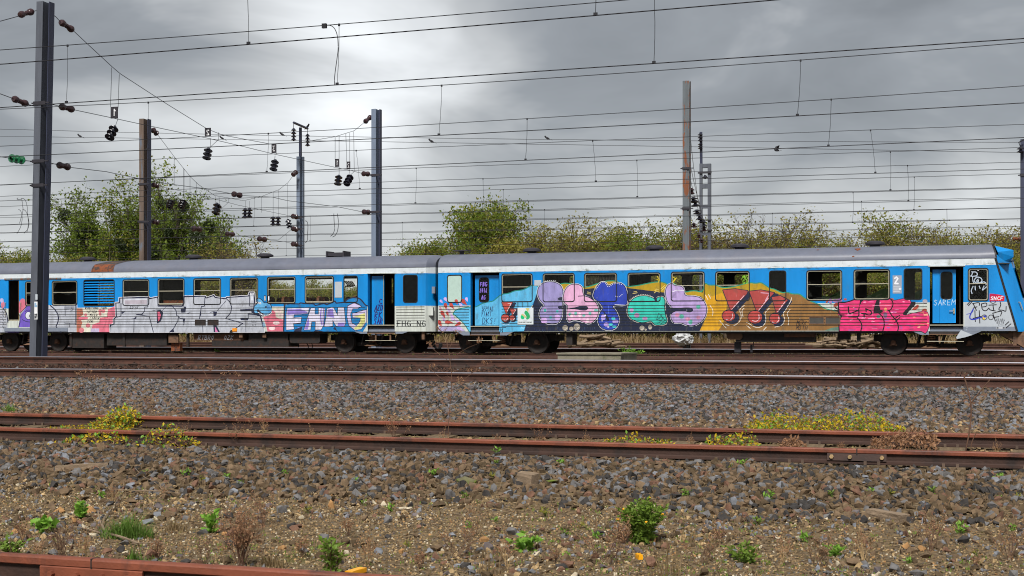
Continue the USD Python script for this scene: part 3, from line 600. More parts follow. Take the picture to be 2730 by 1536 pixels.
# --- coach 1, the left one
xe1 = ratio(1135) * YS; xe1b = ratio(1161) * (YS + .36); xs1 = RL * YS - 1.6
c1 = thing('passenger_coach', 'left blue coach covered in silver and blue graffiti lettering, coupled behind the driving coach', 'railway coach', ((xs1 + xe1) / 2, YM, ZR), 'coaches of the abandoned train')
W1 = [(wrect(Z1, 512, 402, 757, 640), 'broken'), (wrect(Z1, 822, 390, 1122, 645), 'louvre'), (wrect(Z1, 1205, 388, 1462, 640), 'dark'), (wrect(Z1, 1550, 380, 1808, 637), 'open_low'), (wrect(Z1, 1900, 377, 2166, 632), 'clear'), (wrect(Z1, 2258, 372, 2530, 627), 'clear'),
      (wrect(Z2, 415, 362, 690, 622), 'clear'), (wrect(Z2, 785, 355, 1065, 618), 'open_low'), (wrect(Z2, 1165, 352, 1300, 612), 'narrow'), (wrect(Z2, 1750, 345, 1888, 612), 'narrow'), (wrect(Z1, 250, 408, 380, 645), 'broken')]
dl = wrect(Z1, 82, 398, 186, 795); dr = wrect(Z2, 1400, 330, 1665, 832)
D1 = [dl, dr]
S1 = sbox(xs1, Z_BOT, xe1, Z_GUT)
GR1 = make_coach(c1, xs1, S1, W1, [dl, (dr[0], Z_BOT - .1, dr[2], dr[3])], [(dl[2] + 1.05, dr[0] - .12), (dr[2] + .06, xe1 - .05), (xs1, dl[0] - .1)], xe1, .42)
for w, k in W1:
    if k != 'louvre': window(c1, w, k)
lw = W1[1][0]                                           # louvre: each slat its own part
b = MB(); b.prism(rrect(lw[0] - .015, lw[1] - .015, lw[2] + .015, lw[3] + .015, .1).difference(rrect(lw[0] + .02, lw[1] + .02, lw[2] - .02, lw[3] - .02, .08)), YS - .012, YS + .03); lv = b.build('louvre', 'rubber', c1)
for k in range(9):
    z = lw[3] - .09 - k * (lw[3] - lw[1] - .12) / 9
    b = MB(); b.add([(x, y, zz_) for x in (lw[0] + .02, lw[2] - .02) for y, zz_ in ((YS + .0, z - .035), (YS + .004, z - .02), (YS + .085, z + .035), (YS + .081, z + .02))], [(0, 1, 2, 3), (4, 7, 6, 5), (0, 4, 5, 1), (1, 5, 6, 2), (2, 6, 7, 3), (3, 7, 4, 0)]); b.build('slat', 'coach_blue', lv)
b = MB(); xm = (lw[0] + lw[2]) / 2; b.box((xm - .012, YS + .01, lw[1]), (xm + .012, YS + .03, lw[3])); b.build('louvre_bar', 'dark_metal', lv)
roof(c1, xs1, xe1 + .02)
# tapered end of coach 1
ye = YS + .36
for nm, m, za, zb in (('end_panel', 'coach_lower', Z_BOT, Z_MID), ('end_panel', 'coach_blue', Z_MID, Z_BLUE), ('end_panel', 'coach_white', Z_BLUE, Z_GUT)):
    b = MB(); b.add([(xe1, YS, za), (xe1b, ye, za), (xe1b, ye, zb), (xe1, YS, zb), (xe1, YF, za), (xe1b, YF - .36, za), (xe1b, YF - .36, zb), (xe1, YF, zb)], [(0, 1, 2, 3), (5, 4, 7, 6), (1, 5, 6, 2)]); b.build(nm, m, c1)
ya, za_ = roof_sec(22); yb, zb_ = roof_sec(22, .36); zb_ = Z_GUT + (zb_ - Z_GUT) * .82
b = MB(); strip(b, [np.stack([np.full_like(ya, xe1 + .02), ya, za_], 1), np.stack([np.full_like(ya, xe1b), yb, zb_], 1)]); b.add(np.vstack([np.stack([np.full_like(ya, xe1b), yb, zb_], 1), [[xe1b, YM, Z_GUT]]]), [(i, i + 1, 22) for i in range(21)]); b.build('roof_end', 'roof_grey', c1, smooth=30)
b = MB(); b.box((xe1b, YM - .55, zr(1.1)), (xe1b + .5, YM + .55, zr(3.2))); b.build('gangway', 'rubber', c1)
b = MB(); p = at(1156, 768, YS + .2); b.box((p[0] - .03, p[1] - .12, p[2] - .22), (p[0] + .1, p[1], p[2] + .05)); b.build('tail_lamp', 'skirt_grey', c1)
b = MB(); p = at(1151, 830, YS + .2); b.box((p[0] - .09, p[1] - .12, p[2] - .17), (p[0] + .1, p[1], p[2] + .16)); b.build('cable_socket', 'coach_lower', c1)
# left door of coach 1: dark doorway, post, step
b = MB(); b.box((dl[0], YS + .05, dl[1]), (dl[2], YS + .09, dl[1] + .06)); b.build('door_sill', 'aluminium', c1)
for x in (dl[0] - .13, dl[2] + .12):
    b = MB(); b.tube([(x, YS - .01, zr(2.2)), (x, YS - .06, zr(2.18)), (x, YS - .06, zr(1.6)), (x, YS - .01, zr(1.58))], .014, 6); b.build('grab_rail', 'aluminium', c1)
b = MB(); b.box((dl[2] - .02, YS + .02, dl[1]), (dl[2] + .03, YS + .3, dl[3])); b.build('door_post', 'plastic_yellow', c1)
# right door of coach 1: recess, half open leaf
def recess(c, d, depth=.22, dark_x=None):
    x0, z0, x1, z1 = d
    b = MB(); b.box((x0 - .03, YS + .05, z0), (x0, YS + depth + .05, z1)); b.box((x1, YS + .05, z0), (x1 + .03, YS + depth + .05, z1)); b.box((x0, YS + .05, z1), (x1, YS + depth + .05, z1 + .03)); b.build('door_recess', 'coach_blue', c)
    b = MB(); b.box((x0, YS - .02, z0 - .035), (x1, YS + depth + .2, z0)); b.build('door_sill', 'aluminium', c)
def leaf(c, px0, px1, py0, py1, win=None, Y=YS + .2, label=None):
    (xa, za), (xb, zb) = side(px0, py1, Y), side(px1, py0, Y)
    p = sbox(xa, za, xb, zb); wr = None
    if win:
        (wa, wz), (wb, wzz) = side(win[0], win[3], Y), side(win[1], win[2], Y); wr = rrect(wa, wz, wb, wzz, min(.12, (wb - wa) * .45))
        p = p.difference(wr)
    b = MB(); b.prism(p, Y, Y + .045); d = b.build('door', 'coach_blue', c, label=label)
    if win:
        b = MB(); b.prism(wr.buffer(.018).difference(wr.buffer(-.012)), Y - .01, Y + .02); b.build('window_seal', 'rubber', d)
        b = MB(); b.flat(wr, Y + .014); b.build('pane', 'pane_dirty', d)
    return d, (xa, za, xb, zb)
recess(c1, dr)
q = Z2((1440, 352), (1560, 828)); dleaf1, _ = leaf(c1, q[0][0], q[1][0], q[0][1], q[1][1], label='blue door leaf with dark scrawled tag')
b = MB(); p = side(*Z2((1553, 340))[0], YS + .2); b.box((p[0], YS + .17, dr[1]), (p[0] + .025, YS + .26, dr[3] - .05)); b.build('door_edge', 'aluminium', dleaf1)
def steps(c, d, ext=.16):
    x0, z0, x1, z1 = d
    b = MB(); b.box((x0 - .02, YS + .10, z0 - .36), (x1 + .02, YS + .14, z0 - .02)); b.build('step_panel', 'skirt_grey', c)
    b = MB(); b.box((x0 - .02, YS - .0, z0 - .37), (x1 + .02, YS + .25, z0 - .335)); b.build('step', 'tank_brown', c)
    b = MB(); b.box((x0 - .1, YS - .02, zr(.50)), (x1 + .02, YS + .22, zr(.53))); st = b.build('lower_step', 'aluminium', c)
    for x in (x0 + .3, x1 - .25): b = MB(); b.box((x, YS + .05, zr(.53)), (x + .06, YS + .1, z0 - .37)); b.build('step_bracket', 'tank_brown', st)
    for xa, xb, s in ((x0 - .62, x0 - .03, 1), (x1 + .03, x1 + .62, -1)):
        b = MB(); zt = Z_BOT; o = [(xa, zt), (xb, zt), (xb, z0 - .37), (xa + .3, z0 - .37)] if s > 0 else [(xa, zt), (xb, zt), (xb - .3, z0 - .37), (xa, z0 - .37)]
        b.prism(Polygon(o), YS + .002, YS + .03); b.build('skirt', 'skirt_grey', c)
steps(c1, dr)
b = MB(); b.box((dl[0] - .2, YS - .03, Z_BOT + .01), (dl[2] + 2.6, YS + .0, Z_BOT + .17)); b.build('door_track', 'paint_purple' if 'paint_purple' in M else 'skirt_grey', c1)
b = MB(); b.box((dl[0] - .2, YS - .03, dl[3] + .03), (dl[2] + 2.25, YS + .0, dl[3] + .10)); b.build('door_header', 'mast_rusty', c1)
b = MB(); b.box((dr[0] - .02, YS - .02, dr[3] + .0), (dr[2] + .02, YS + .0, dr[3] + .03)); b.build('door_header', 'coach_lower', c1)
for x0, x1 in ((xs1 + .3, dl[0] - .25), (dl[2] + 1.1, dl[2] + 1.15), (dr[0] - .12, dr[0] - .08)):
    b = MB(); b.box((x0, YS + .5, zr(1.12)), (x1, YF - .1, zr(3.3))); b.build('partition', 'interior_wall', c1)
b = MB(); b.box((W1[2][0][0] - .25, YS + .9, zr(1.12)), (W1[2][0][2] + .15, YF - .1, zr(3.3))); b.build('partition', 'interior_dark', c1)
b = MB(); x = W1[9][0][0] + .42; b.tube([(x, YS + .9, zr(1.2)), (x, YS + .9, zr(3.2))], .055, 8); b.build('pole', 'seat_red', c1)
xw0, xw1 = W1[3][0][0], W1[8][0][2]
for k, x in enumerate(np.arange(W1[6][0][0] - .3, xw1 + .3, .82)):
    for y in (YS + .5, YS + 1.02, YF - 1.02, YF - .5): seat(c1, x, y, 'seat_brown', 1 if k % 2 else -1)
for x in (W1[6][0][0] + .35, W1[6][0][0] + .95): seat(c1, x, YF - .75, 'seat_red')
b = MB(); b.box((xw0 + .05, YS + .35, zr(1.13)), (xw0 + 1.15, YS + .5, zr(2.25))); b.build('seat', 'rust_patch', c1)
bogie(c1, 919, 1080); bogie(c1, 28, 156)
for args in (('battery_box', 'dark_metal', (183, 268), (884, 928)), ('battery_box', 'dark_metal', (276, 436), (884, 921)), ('equipment_box', 'rust_dark', (508, 641), (884, 908)), ('equipment_box', 'dark_metal', (557, 762), (908, 924)), ('equipment_box', 'dark_metal', (655, 760), (884, 908)), ('equipment_box', 'dark_metal', (765, 846), (884, 915), .25, 1.0, .1), ('fuse_panel', 'tank_brown', (444, 470), (893, 914), .15, .24), ('hanger', 'rust_patch', (446, 470), (914, 936), .3, .5), ('hanger', 'tank_brown', (634, 643), (886, 900), .1, .16), ('hanger', 'tank_brown', (697, 706), (884, 900), .1, .16), ('bracket', 'tank_brown', (1122, 1129), (884, 905), .1, .2)): eq(c1, *args)
b = MB(); p = side(626, 880); b.box((p[0] - .11, YS - .03, p[1] - .06), (p[0] + .11, YS + .0, p[1] + .08)); b.build('marker_lamp', 'amber', c1)
b = MB(); p = side(617, 888); b.lathe([(0, -.03), (.07, -.03), (.07, .06)], (p[0], YS + .02, p[1] + .06), 'y', 12); b.build('cable_socket', 'dark_metal', c1)
for px in (235, 516, 707): roof_vent(c1, px, 'cap')
roof_vent(c1, 902, 'box')
xr = [ratio(x) * YS for x in (240, 262, 330, 302, 303, 243)]
roof_patch(c1, 'rust_patch', 'rust_patch', [(xr[5], .0), (xr[4], .0), (xr[4] - .05, .40), (xr[0] + .1, .40)])
roof_patch(c1, 'tar_patch', 'tar', [(xr[0] + .08, .40), (xr[4], .40), (xr[2] + .1, 1.0), (xr[1] + .55, 1.0)])
for a_ in ((790, 905, 795, 926), (812, 905, 822, 928), (825, 903, 832, 928)):
    p, q2 = at(a_[0], a_[1], YS + .5), at(a_[2], a_[3], YS + .5); b = MB(); b.tube(chaikin([p, (p + q2) / 2 + [.1, 0, -.1], q2], 2, False), .018, 5); b.build('hose', 'rubber', c1)
for k in range(3):
    p, q2 = at(1150 + 4 * k, 892, YS + .9), at(1178 - 3 * k, 897, YS + .9); b = MB(); b.tube(chaikin([p, p + [.0, 0, -.5], q2 + [0, 0, -.55], q2], 3, False), .03, 6); b.build('coupling_hose', 'rubber', c1)
for px in (178, 320, 490): eq(c1, 'pipe', 'dark_metal', (px, px + 6), (890, 925), .2, .3)

# --- coach 2, the driving coach
xs2 = ratio(1168) * YS
St, Sb = side(2644.5, 654), side(2712, 882)
def sx(z): return St[0] + (Sb[0] - St[0]) * (St[1] - z) / (St[1] - Sb[1])
c2 = thing('driving_coach', 'right blue driving coach with cab end, painted with bubble letters and exclamation marks', 'railway coach', ((xs2 + Sb[0]) / 2, YM, ZR), 'coaches of the abandoned train')
S2 = Polygon([(xs2, Z_BOT), (sx(Z_BOT), Z_BOT), (sx(Z_GUT), Z_GUT), (xs2, Z_GUT)])
W2 = [(wrect(Z3, 342, 345, 482, 612), 'pale'), (wrect(Z3, 875, 332, 1175, 605), 'dark'), (wrect(Z3, 1280, 328, 1588, 605), 'clear'), (wrect(Z3, 1685, 325, 2003, 604), 'curtain'), (wrect(Z3, 2112, 322, 2430, 603), 'clear'),
      (wrect(Z4, 382, 362, 758, 692), 'clear'), (wrect(Z4, 885, 357, 1270, 690), 'open_up'), (wrect(Z4, 1497, 350, 1685, 690), 'curtain_narrow'), (wrect(Z4, 1920, 345, 2320, 685), 'broken'), (wrect(Z5, 605, 368, 1002, 700), 'broken'), (wrect(Z5, 1160, 358, 1358, 697), 'narrow'), (wrect(Z5, 1868, 354, 2090, 712), 'cab')]
d2a = wrect(Z3, 568, 318, 850, 845); d2b = wrect(Z5, 1445, 333, 1815, 975)
GR2 = make_coach(c2, xs2, S2, W2, [(d[0], Z_BOT - .1, d[2], d[3]) for d in (d2a, d2b)], [(xs2 + .03, d2a[0] - .06), (d2a[2] + .1, d2b[0] - .1)], sx(Z_GUT), .30)
for w, k in W2: window(c2, w, k)
roof(c2, xs2, sx(Z_GUT), extra=lambda y, z: (St[0] - sx(Z_GUT)) * (z - Z_GUT) / (Z_TOP - Z_GUT))
yy_, zz_ = roof_sec(22); b = MB(); b.add(np.vstack([np.stack([np.full_like(yy_, xs2), yy_, zz_], 1), [[xs2, YM, Z_GUT]]]), [(i + 1, i, 22) for i in range(21)]); b.add([(xs2, YS, Z_BOT), (xs2, YF, Z_BOT), (xs2, YF, Z_GUT), (xs2, YS, Z_GUT)], [(0, 3, 2, 1)]); b.build('end_wall', 'dark_metal', c2)
b = MB(); b.box((xs2 - .35, YM - .55, zr(1.1)), (xs2, YM + .55, zr(3.2))); b.build('gangway', 'rubber', c2)
# cab nose
Yn = YS + .7
def F(px, py): return at(px, py, Yn)
Ft, Fb = F(2695, 697), F(2753, 884)
def pl(x, y, z): return (x, y, z)
def fx(z): return Ft[0] + (Fb[0] - Ft[0]) * (Ft[2] - z) / (Ft[2] - Fb[2])
zt = zr(3.62)
ring = lambda z, i: [(sx(z), YS, z), (fx(z), Yn, z), (fx(z) + .12, YM, z), (fx(z), YF - .7, z), (sx(z), YF, z)]
b = MB(); rows = [ring(z, 0) for z in np.linspace(Z_BOT - .02, zt - .0, 8)]
rows[-1] = [(sx(zt) , YS + .015, zt)] + rows[-1][1:4] + [(sx(zt), YF - .015, zt)]
strip(b, [np.array(r) for r in rows]); b.build('cab_front', 'coach_blue', c2, smooth=25)
zw0, zw1 = zr(2.1), zr(3.2)
b = MB(); b.add([(fx(zw0) + .13 - .03, YM - .62, zw0), (fx(zw0) + .13 - .03, YM + .62, zw0), (fx(zw1) + .1, YM + .62, zw1), (fx(zw1) + .1, YM - .62, zw1)] , [(0, 1, 2, 3)]); b.build('windscreen', 'rubber', c2)
# dark band along the slanted edge
nx_, nz_ = (Sb[1] - St[1]), -(Sb[0] - St[0]); L_ = math.hypot(nx_, nz_)
b = MB(); b.prism(Polygon([(sx(Z_BOT) - .05, Z_BOT), (sx(Z_BOT) + .03, Z_BOT), (sx(Z_GUT + .0) + .03, Z_GUT), (sx(Z_GUT) - .05, Z_GUT)]), YS - .006, YS + .04); b.build('edge_seal', 'rubber', c2)
# roof fairing and visor over the windscreen
b = MB(); y, z = roof_sec(22); a_ = np.stack([sx(Z_GUT) + (St[0] - sx(Z_GUT)) * (z - Z_GUT) / (Z_TOP - Z_GUT), y, z], 1)
b2 = a_.copy(); b2[:, 0] = np.maximum(a_[:, 0] + .06, a_[:, 0]); strip(b, [a_ + [-.0, 0, .008], a_ + [.055, 0, .01]]); b.build('roof_seal', 'rubber', c2)
vis = [at(2653, 657, YS + .45), at(2702, 667, YS + .6), at(2702, 685, YS + .6), at(2695, 694, YS + .6), at(2660, 672, YS + .1), at(2668, 700, YS + .3), at(2652, 655, YS + .9)]
pts = np.array(vis); mir = pts.copy(); mir[:, 1] = 2 * YM - mir[:, 1]
b = MB(); b.mesh(trimesh.convex.convex_hull(np.vstack([pts, mir]))); b.build('visor', 'coach_blue', c2)
b = MB(); b.box((vis[1][0] - .02, YS + .62, vis[3][2] - .03), (vis[1][0] + .03, YS + 1.1, vis[3][2] + .02)); b.build('visor_lamp', 'plate_dark', c2)
p, q2 = at(2716, 806, YS + .45), at(2723, 826, YS + .5); b = MB(); b.tube([p, p + [.04, -.06, 0], q2 + [.04, -.06, 0], q2], .02, 6); b.build('grab_rail', 'aluminium', c2)
b = MB(); b.prism(sbox(sx(Z_BOT) - 2.2, Z_BOT - .004, sx(Z_BOT), Z_BOT + .14).intersection(S2), YS - .004, YS - .0005); 
gp = wpoly(Z5((1828, 728), (2306, 728), (2385, 998), (1828, 998))); b2 = MB(); b2.prism(gp, YS - .0035, YS - .0005); b2.build('cab_side_panel', 'cab_grey', c2)
gp2 = wpoly(Z5((1815, 998), (2385, 998), (2400, 1046), (1815, 1046))); b2 = MB(); b2.prism(gp2, YS - .0035, YS - .0005); b2.build('cab_side_panel', 'skirt_grey', c2)
# doors of coach 2
recess(c2, d2a); recess(c2, d2b)
q = Z3((612, 345), (846, 840)); wq = Z3((655, 370), (748, 608)); leafA, rA = leaf(c2, q[0][0], q[1][0], q[0][1], q[1][1], (wq[0][0], wq[1][0], wq[0][1], wq[1][1]), label='closed blue door with scrawled tags')
q = Z5((1476, 368), (1550, 958)); leaf(c2, q[0][0], q[1][0], q[0][1], q[1][1], label='narrow folding door leaf')
q = Z5((1552, 368), (1733, 958)); wq = Z5((1566, 395), (1692, 692)); leafB, rB = leaf(c2, q[0][0], q[1][0], q[0][1], q[1][1], (wq[0][0], wq[1][0], wq[0][1], wq[1][1]), label='half open blue door with white tag')
p = side(*Z5((1712, 825))[0], YS + .2); b = MB(); b.box((p[0] - .03, YS + .15, p[1] - .09), (p[0] + .03, YS + .2, p[1] + .09)); b.box((p[0] - .16, YS + .13, p[1] - .01), (p[0], YS + .15, p[1] + .015)); b.build('door_handle', 'aluminium', leafB)
steps(c2, d2a); steps(c2, d2b)
for d in (d2a, d2b): b = MB(); b.box((d[0] - .06, YS - .025, d[3] + .0), (d[2] + .06, YS + .0, d[3] + .03)); b.build('door_header', 'coach_lower', c2)
b = MB(); b.prism(wpoly([(2593, 893), (2562, 880), (2549, 900), (2551, 904), (2574, 899)]), YS - .09, YS - .06); b.build('mirror', 'cab_grey', c2)
for x in (d2a[2] + .15, d2b[0] - .2, W2[11][0][0] - .3): b = MB(); b.box((x, YS + .6, zr(1.12)), (x + .04, YF - .1, zr(3.3))); b.build('partition', 'interior_dark', c2)
x0, _, x1, _ = W2[11][0]; b = MB(); b.box((x0 - .2, YS + 1.2, zr(1.12)), (x1 + .3, YS + 1.24, zr(3.3))); b.build('partition', 'interior_dark', c2)
x0 = W2[3][0][0]; x1 = W2[3][0][2]
cb = MB()
for k in range(22): xx = x0 + (x1 - x0) * k / 21; cb.box((xx - .02, YS + .10, W2[3][0][1]), (xx + .022, YS + .12 + .02 * (k % 2), W2[3][0][3]))
cb.build('curtain', 'curtain', c2)
bogie(c2, 1252, 1433); bogie(c2, 2382, 2585)
for args in (('air_tank', 'rust_dark', (1653, 1724), (882, 911), .3, 1.1, .25), ('air_tank', 'tank_brown', (1934, 1976), (884, 906), .3, 1.0, .12), ('equipment_box', 'dark_metal', (1958, 2168), (884, 912), .35, 1.3), ('equipment_box', 'rust_dark', (2088, 2170), (886, 899), .3, .9), ('air_tank', 'tank_brown', (2168, 2232), (883, 903), .2, .9, .15), ('hanger', 'dark_metal', (2283, 2293), (882, 911), .3, .4), ('equipment_box', 'dark_metal', (2230, 2262), (884, 906), .4, 1.2), ('toilet_pipe', 'plate_dark', (1951, 1968), (912, 940), .6, .8), ('pipe', 'plate_dark', (1994, 2000), (920, 940), .6, .66), ('bracket', 'dark_metal', (1506, 1522), (884, 920), .2, .9), ('pipe', 'dark_metal', (2003, 2005), (908, 930), .5, .52)): eq(c2, *args)
for px, k in ((1230, 'tee'), (1418, 'cap'), (1745, 'cap'), (1972, 'cap'), (2333, 'cap')): roof_vent(c2, px, k)
def star(px, t, s, n=9): x = ratio(px) * YS; return [(x + s * R.uniform(.35, 1.1) * math.cos(a), t + s * .62 * R.uniform(.35, 1.1) * math.sin(a)) for a in np.linspace(0, 6.28, n)[:-1]]
roof_patch(c2, 'rust_patch', 'rust_patch', star(2285, .52, .21)); roof_patch(c2, 'rust_patch', 'rust_patch', star(2177, .52, .07)); roof_patch(c2, 'rust_patch', 'rust_patch', star(2275, .12, .06))
# buffer beam, plough and buffers under the cab
xb_ = sx(Z_BOT)
b = MB(); b.prism(Polygon([(xb_ - .75, zr(.88)), (fx(Z_BOT) + .1, zr(.88)), (fx(Z_BOT) + .15, zr(.28)), (fx(Z_BOT) - .15, zr(.2)), (xb_ - .1, zr(.5))]), YS + .25, YF - .25); b.build('plough', 'tank_brown', c2)
for y in (YM - .87, YM + .87):
    b = MB(); b.lathe([(.0, .0), (.09, .0), (.09, .28), (.22, .30), (.22, .34), (0, .36)], (fx(Z_BOT) + .12, y, zr(1.0)), 'x', 16); b.build('buffer', 'dark_metal', c2, smooth=30)
p = at(2700, 900, YS + .5); b = MB(); b.box((p[0], YS + .2, p[2] - .28), (p[0] + .12, YS + .3, p[2] + .25)); b.build('step_bracket', 'tank_brown', c2)
# ------------------------------------------------------------------ graffiti: paint on the coach sides, cut into flat patches that never overlap
LAY = []
def P(piece, col, pts, smooth=0, grow=0):
    p = chaikin(pts, 2) if smooth else np.asarray(pts, float)
    g = Polygon(p).buffer(0)
    if grow: g = g.buffer(grow)
    LAY.append((piece, col, g))
def Ln(piece, col, pts, w, smooth=0):
    p = chaikin(pts, 2, False) if smooth else np.asarray(pts, float)
    LAY.append((piece, col, LineString(p).buffer(w / 2, quad_segs=2)))
def El(piece, col, c, rx, ry, ang=0):
    LAY.append((piece, col, affinity.translate(affinity.rotate(affinity.scale(Point(0, 0).buffer(1, quad_segs=5), rx, ry), ang), *c)))
def Dots(piece, col, pts, r, step):
    g = LineString(chaikin(pts, 2, False)); LAY.append((piece, col, unary_union([g.interpolate(d).buffer(r, quad_segs=2) for d in np.arange(0, g.length, step)])))
SF = {'A': [[(0, 0), (.45, 1), (.9, 0)], [(.2, .4), (.7, .4)]], 'B': [[(0, 0), (0, 1), (.55, .95), (.6, .65), (.1, .52), (.7, .4), (.6, .03), (0, 0)]], 'C': [[(.8, .9), (.3, 1), (0, .5), (.3, 0), (.8, .1)]], 'D': [[(0, 0), (0, 1), (.5, .95), (.8, .5), (.5, .05), (0, 0)]],
      'E': [[(.7, 1), (0, 1), (0, 0), (.7, 0)], [(0, .52), (.55, .52)]], 'F': [[(.75, 1), (0, 1), (0, 0)], [(0, .52), (.55, .52)]], 'G': [[(.8, .9), (.3, 1), (0, .5), (.3, 0), (.8, .1), (.8, .45), (.5, .45)]], 'H': [[(0, 0), (0, 1)], [(.75, 0), (.75, 1)], [(0, .5), (.75, .5)]],
      'I': [[(.3, 0), (.3, 1)]], 'K': [[(0, 0), (0, 1)], [(.7, 1), (0, .5), (.7, 0)]], 'L': [[(0, 1), (0, 0), (.65, 0)]], 'M': [[(0, 0), (.05, 1), (.45, .4), (.85, 1), (.9, 0)]], 'N': [[(0, 0), (0, 1), (.75, 0), (.75, 1)]], 'O': [[(.4, 1), (0, .5), (.4, 0), (.8, .5), (.4, 1)]],
      'P': [[(0, 0), (0, 1), (.6, .95), (.65, .6), (0, .5)]], 'R': [[(0, 0), (0, 1), (.6, .95), (.62, .6), (0, .5), (.7, 0)]], 'S': [[(.7, .9), (.3, 1), (0, .75), (.6, .4), (.5, 0), (0, .1)]], 'T': [[(0, 1), (.8, 1)], [(.4, 1), (.4, 0)]], 'U': [[(0, 1), (.05, .1), (.4, 0), (.75, .1), (.75, 1)]], 'V': [[(0, 1), (.4, 0), (.8, 1)]],
      'X': [[(0, 0), (.7, 1)], [(0, 1), (.7, 0)]], 'Y': [[(0, 1), (.4, .5), (.8, 1)], [(.4, .5), (.4, 0)]], 'Z': [[(0, 1), (.7, 1), (0, 0), (.7, 0)]], '!': [[(.3, 1), (.3, .35)], [(.3, .1), (.3, 0)]], '.': [[(.2, .06), (.25, 0)]], ' ': [], '-': [[(.1, .5), (.6, .5)]],
      '0': [[(.35, 1), (0, .5), (.35, 0), (.7, .5), (.35, 1)]], '1': [[(.1, .8), (.35, 1), (.35, 0)]], '2': [[(0, .8), (.35, 1), (.65, .75), (0, 0), (.7, 0)]], '3': [[(0, .95), (.6, .9), (.3, .55), (.65, .25), (.3, 0), (0, .1)]], '5': [[(.65, 1), (.1, 1), (.05, .55), (.6, .5), (.55, .05), (0, .05)]], '7': [[(0, 1), (.7, 1), (.25, 0)]], '8': [[(.35, .52), (.05, .75), (.35, 1), (.65, .75), (.35, .52), (0, .25), (.35, 0), (.7, .25), (.35, .52)]], 'x': [[(0, 0), (.45, .5)], [(0, .5), (.45, 0)]], '4': [[(.5, 0), (.5, 1), (0, .35), (.7, .35)]], '6': [[(.6, 1), (.1, .5), (.1, .1), (.5, 0), (.6, .4), (.1, .45)]]}
def Tx(piece, col, z, text, x, y, h, w, lw, slant=0.0, rise=0.0, jit=0.0, smooth=0):     # text in zoom pixels, baseline at y
    s = z((1, 0))[0][0] - z((0, 0))[0][0]
    for ch in text:
        for st in SF.get(ch, []):
            pts = [(x + a * w * .82 + b * h * slant + R.uniform(-jit, jit), y - b * h + R.uniform(-jit, jit)) for a, b in st]
            q = z(*pts)
            Ln(piece, col, q, lw * s, smooth)
        x += w; y -= rise
NAVY, BLK, WHT = lin(28, 36, 62), lin(24, 24, 34), lin(226, 226, 232)
SIL, SILD, SILL = lin(176, 180, 190), lin(132, 136, 148), lin(206, 210, 220)
PINK, CREAM = lin(214, 112, 132), lin(212, 208, 192)
DN = lin(38, 42, 66)
# ---- coach 1
a = 'silver'
P(a, SIL, A_((-400, 480), (60, 490), (150, 600), (165, 1015), (-400, 1015)))
Ln(a, DN, A_((20, 460), (90, 520), (150, 620), (170, 800)), 2.6, 1)
for k in range(5): Ln(a, DN, A_((60, 560 + 80 * k), (75, 610 + 80 * k)), 1.6)
El(a, lin(205, 120, 140), A_((60, 420))[0], 5, 10); El(a, lin(170, 170, 210), A_((40, 330))[0], 5, 6)
P(a, SIL, A_((1020, 430), (1640, 440), (1640, 1010), (960, 1010), (960, 600)))
P(a, SILL, A_((960, 440), (1025, 440), (1025, 780), (960, 680)))
Ln(a, DN, A_((1080, 440), (1190, 530), (1265, 680), (1240, 820), (1190, 900), (1310, 1010)), 3.0, 1)
Ln(a, DN, A_((1630, 390), (1630, 850)), 3.0); Ln(a, WHT, A_((1650, 385), (1655, 500)), 1.2)
P(a, SILD, A_((1380, 460), (1600, 455), (1600, 520), (1380, 540)))
for q in (((1400, 550), (1400, 660)), ((1400, 628), (1615, 628)), ((1395, 800), (1395, 850)), ((1395, 822), (1620, 820)), ((1490, 822), (1490, 910)), ((1520, 560), (1570, 530), (1530, 490))): Ln(a, DN, A_(*q), 1.3)
P('purple', lin(106, 84, 178), A_((395, 905), (440, 640), (600, 440), (700, 450), (960, 660), (1022, 760), (1022, 905)))
P('purple', lin(208, 112, 132), A_((390, 585), (405, 360), (480, 275), (545, 320), (590, 420), (440, 610)), 1)
Ln('purple', DN, A_((390, 600), (425, 660), (430, 800), (400, 905)), 2.2); Ln('purple', DN, A_((440, 600), (590, 440), (700, 440)), 1.6)
El('purple', DN, A_((612, 655))[0], 9.2, 11.2); El('purple', lin(205, 208, 216), A_((612, 655))[0], 7.6, 9.6); El('purple', DN, A_((655, 665))[0], 3.6, 4.6); El('purple', WHT, A_((655, 662))[0], 1.8, 2.2)
Ln('purple', DN, A_((480, 742), (560, 785), (640, 795), (720, 796)), 1.7, 1); Ln('purple', DN, A_((540, 570), (610, 530), (670, 560)), 1.5, 1)
P('purple', lin(106, 84, 178), A_((115, 960), (435, 960), (415, 1012), (115, 1012)))
b_ = 'pink'
P(b_, CREAM, A_((1650, 490), (2470, 470), (2470, 1010), (1640, 1010)))
P(b_, lin(176, 106, 88), A_((1650, 500), (1770, 505), (1790, 640), (1700, 690), (1770, 800), (1740, 900), (1760, 1010), (1645, 1010)))
P(b_, PINK, A_((2320, 520), (2470, 450), (2470, 1010), (1960, 1010), (1985, 850), (2130, 800), (2150, 700), (2300, 680)))
P(b_, PINK, A_((1690, 680), (1890, 680), (1880, 745), (1690, 755)))
for x, y, r in ((1840, 640, 4), (2150, 560, 5), (2220, 560, 5), (1890, 870, 6), (2150, 625, 4), (1750, 970, 7), (2060, 960, 6)): El(b_, lin(206, 118, 128), A_((x, y))[0], r, r)
P(b_, lin(180, 168, 196), A_((1950, 930), (2130, 930), (2130, 1010), (1950, 1010)))
Ln(b_, lin(150, 60, 66), A_((2310, 600), (2310, 705), (2190, 705)), 1.2)
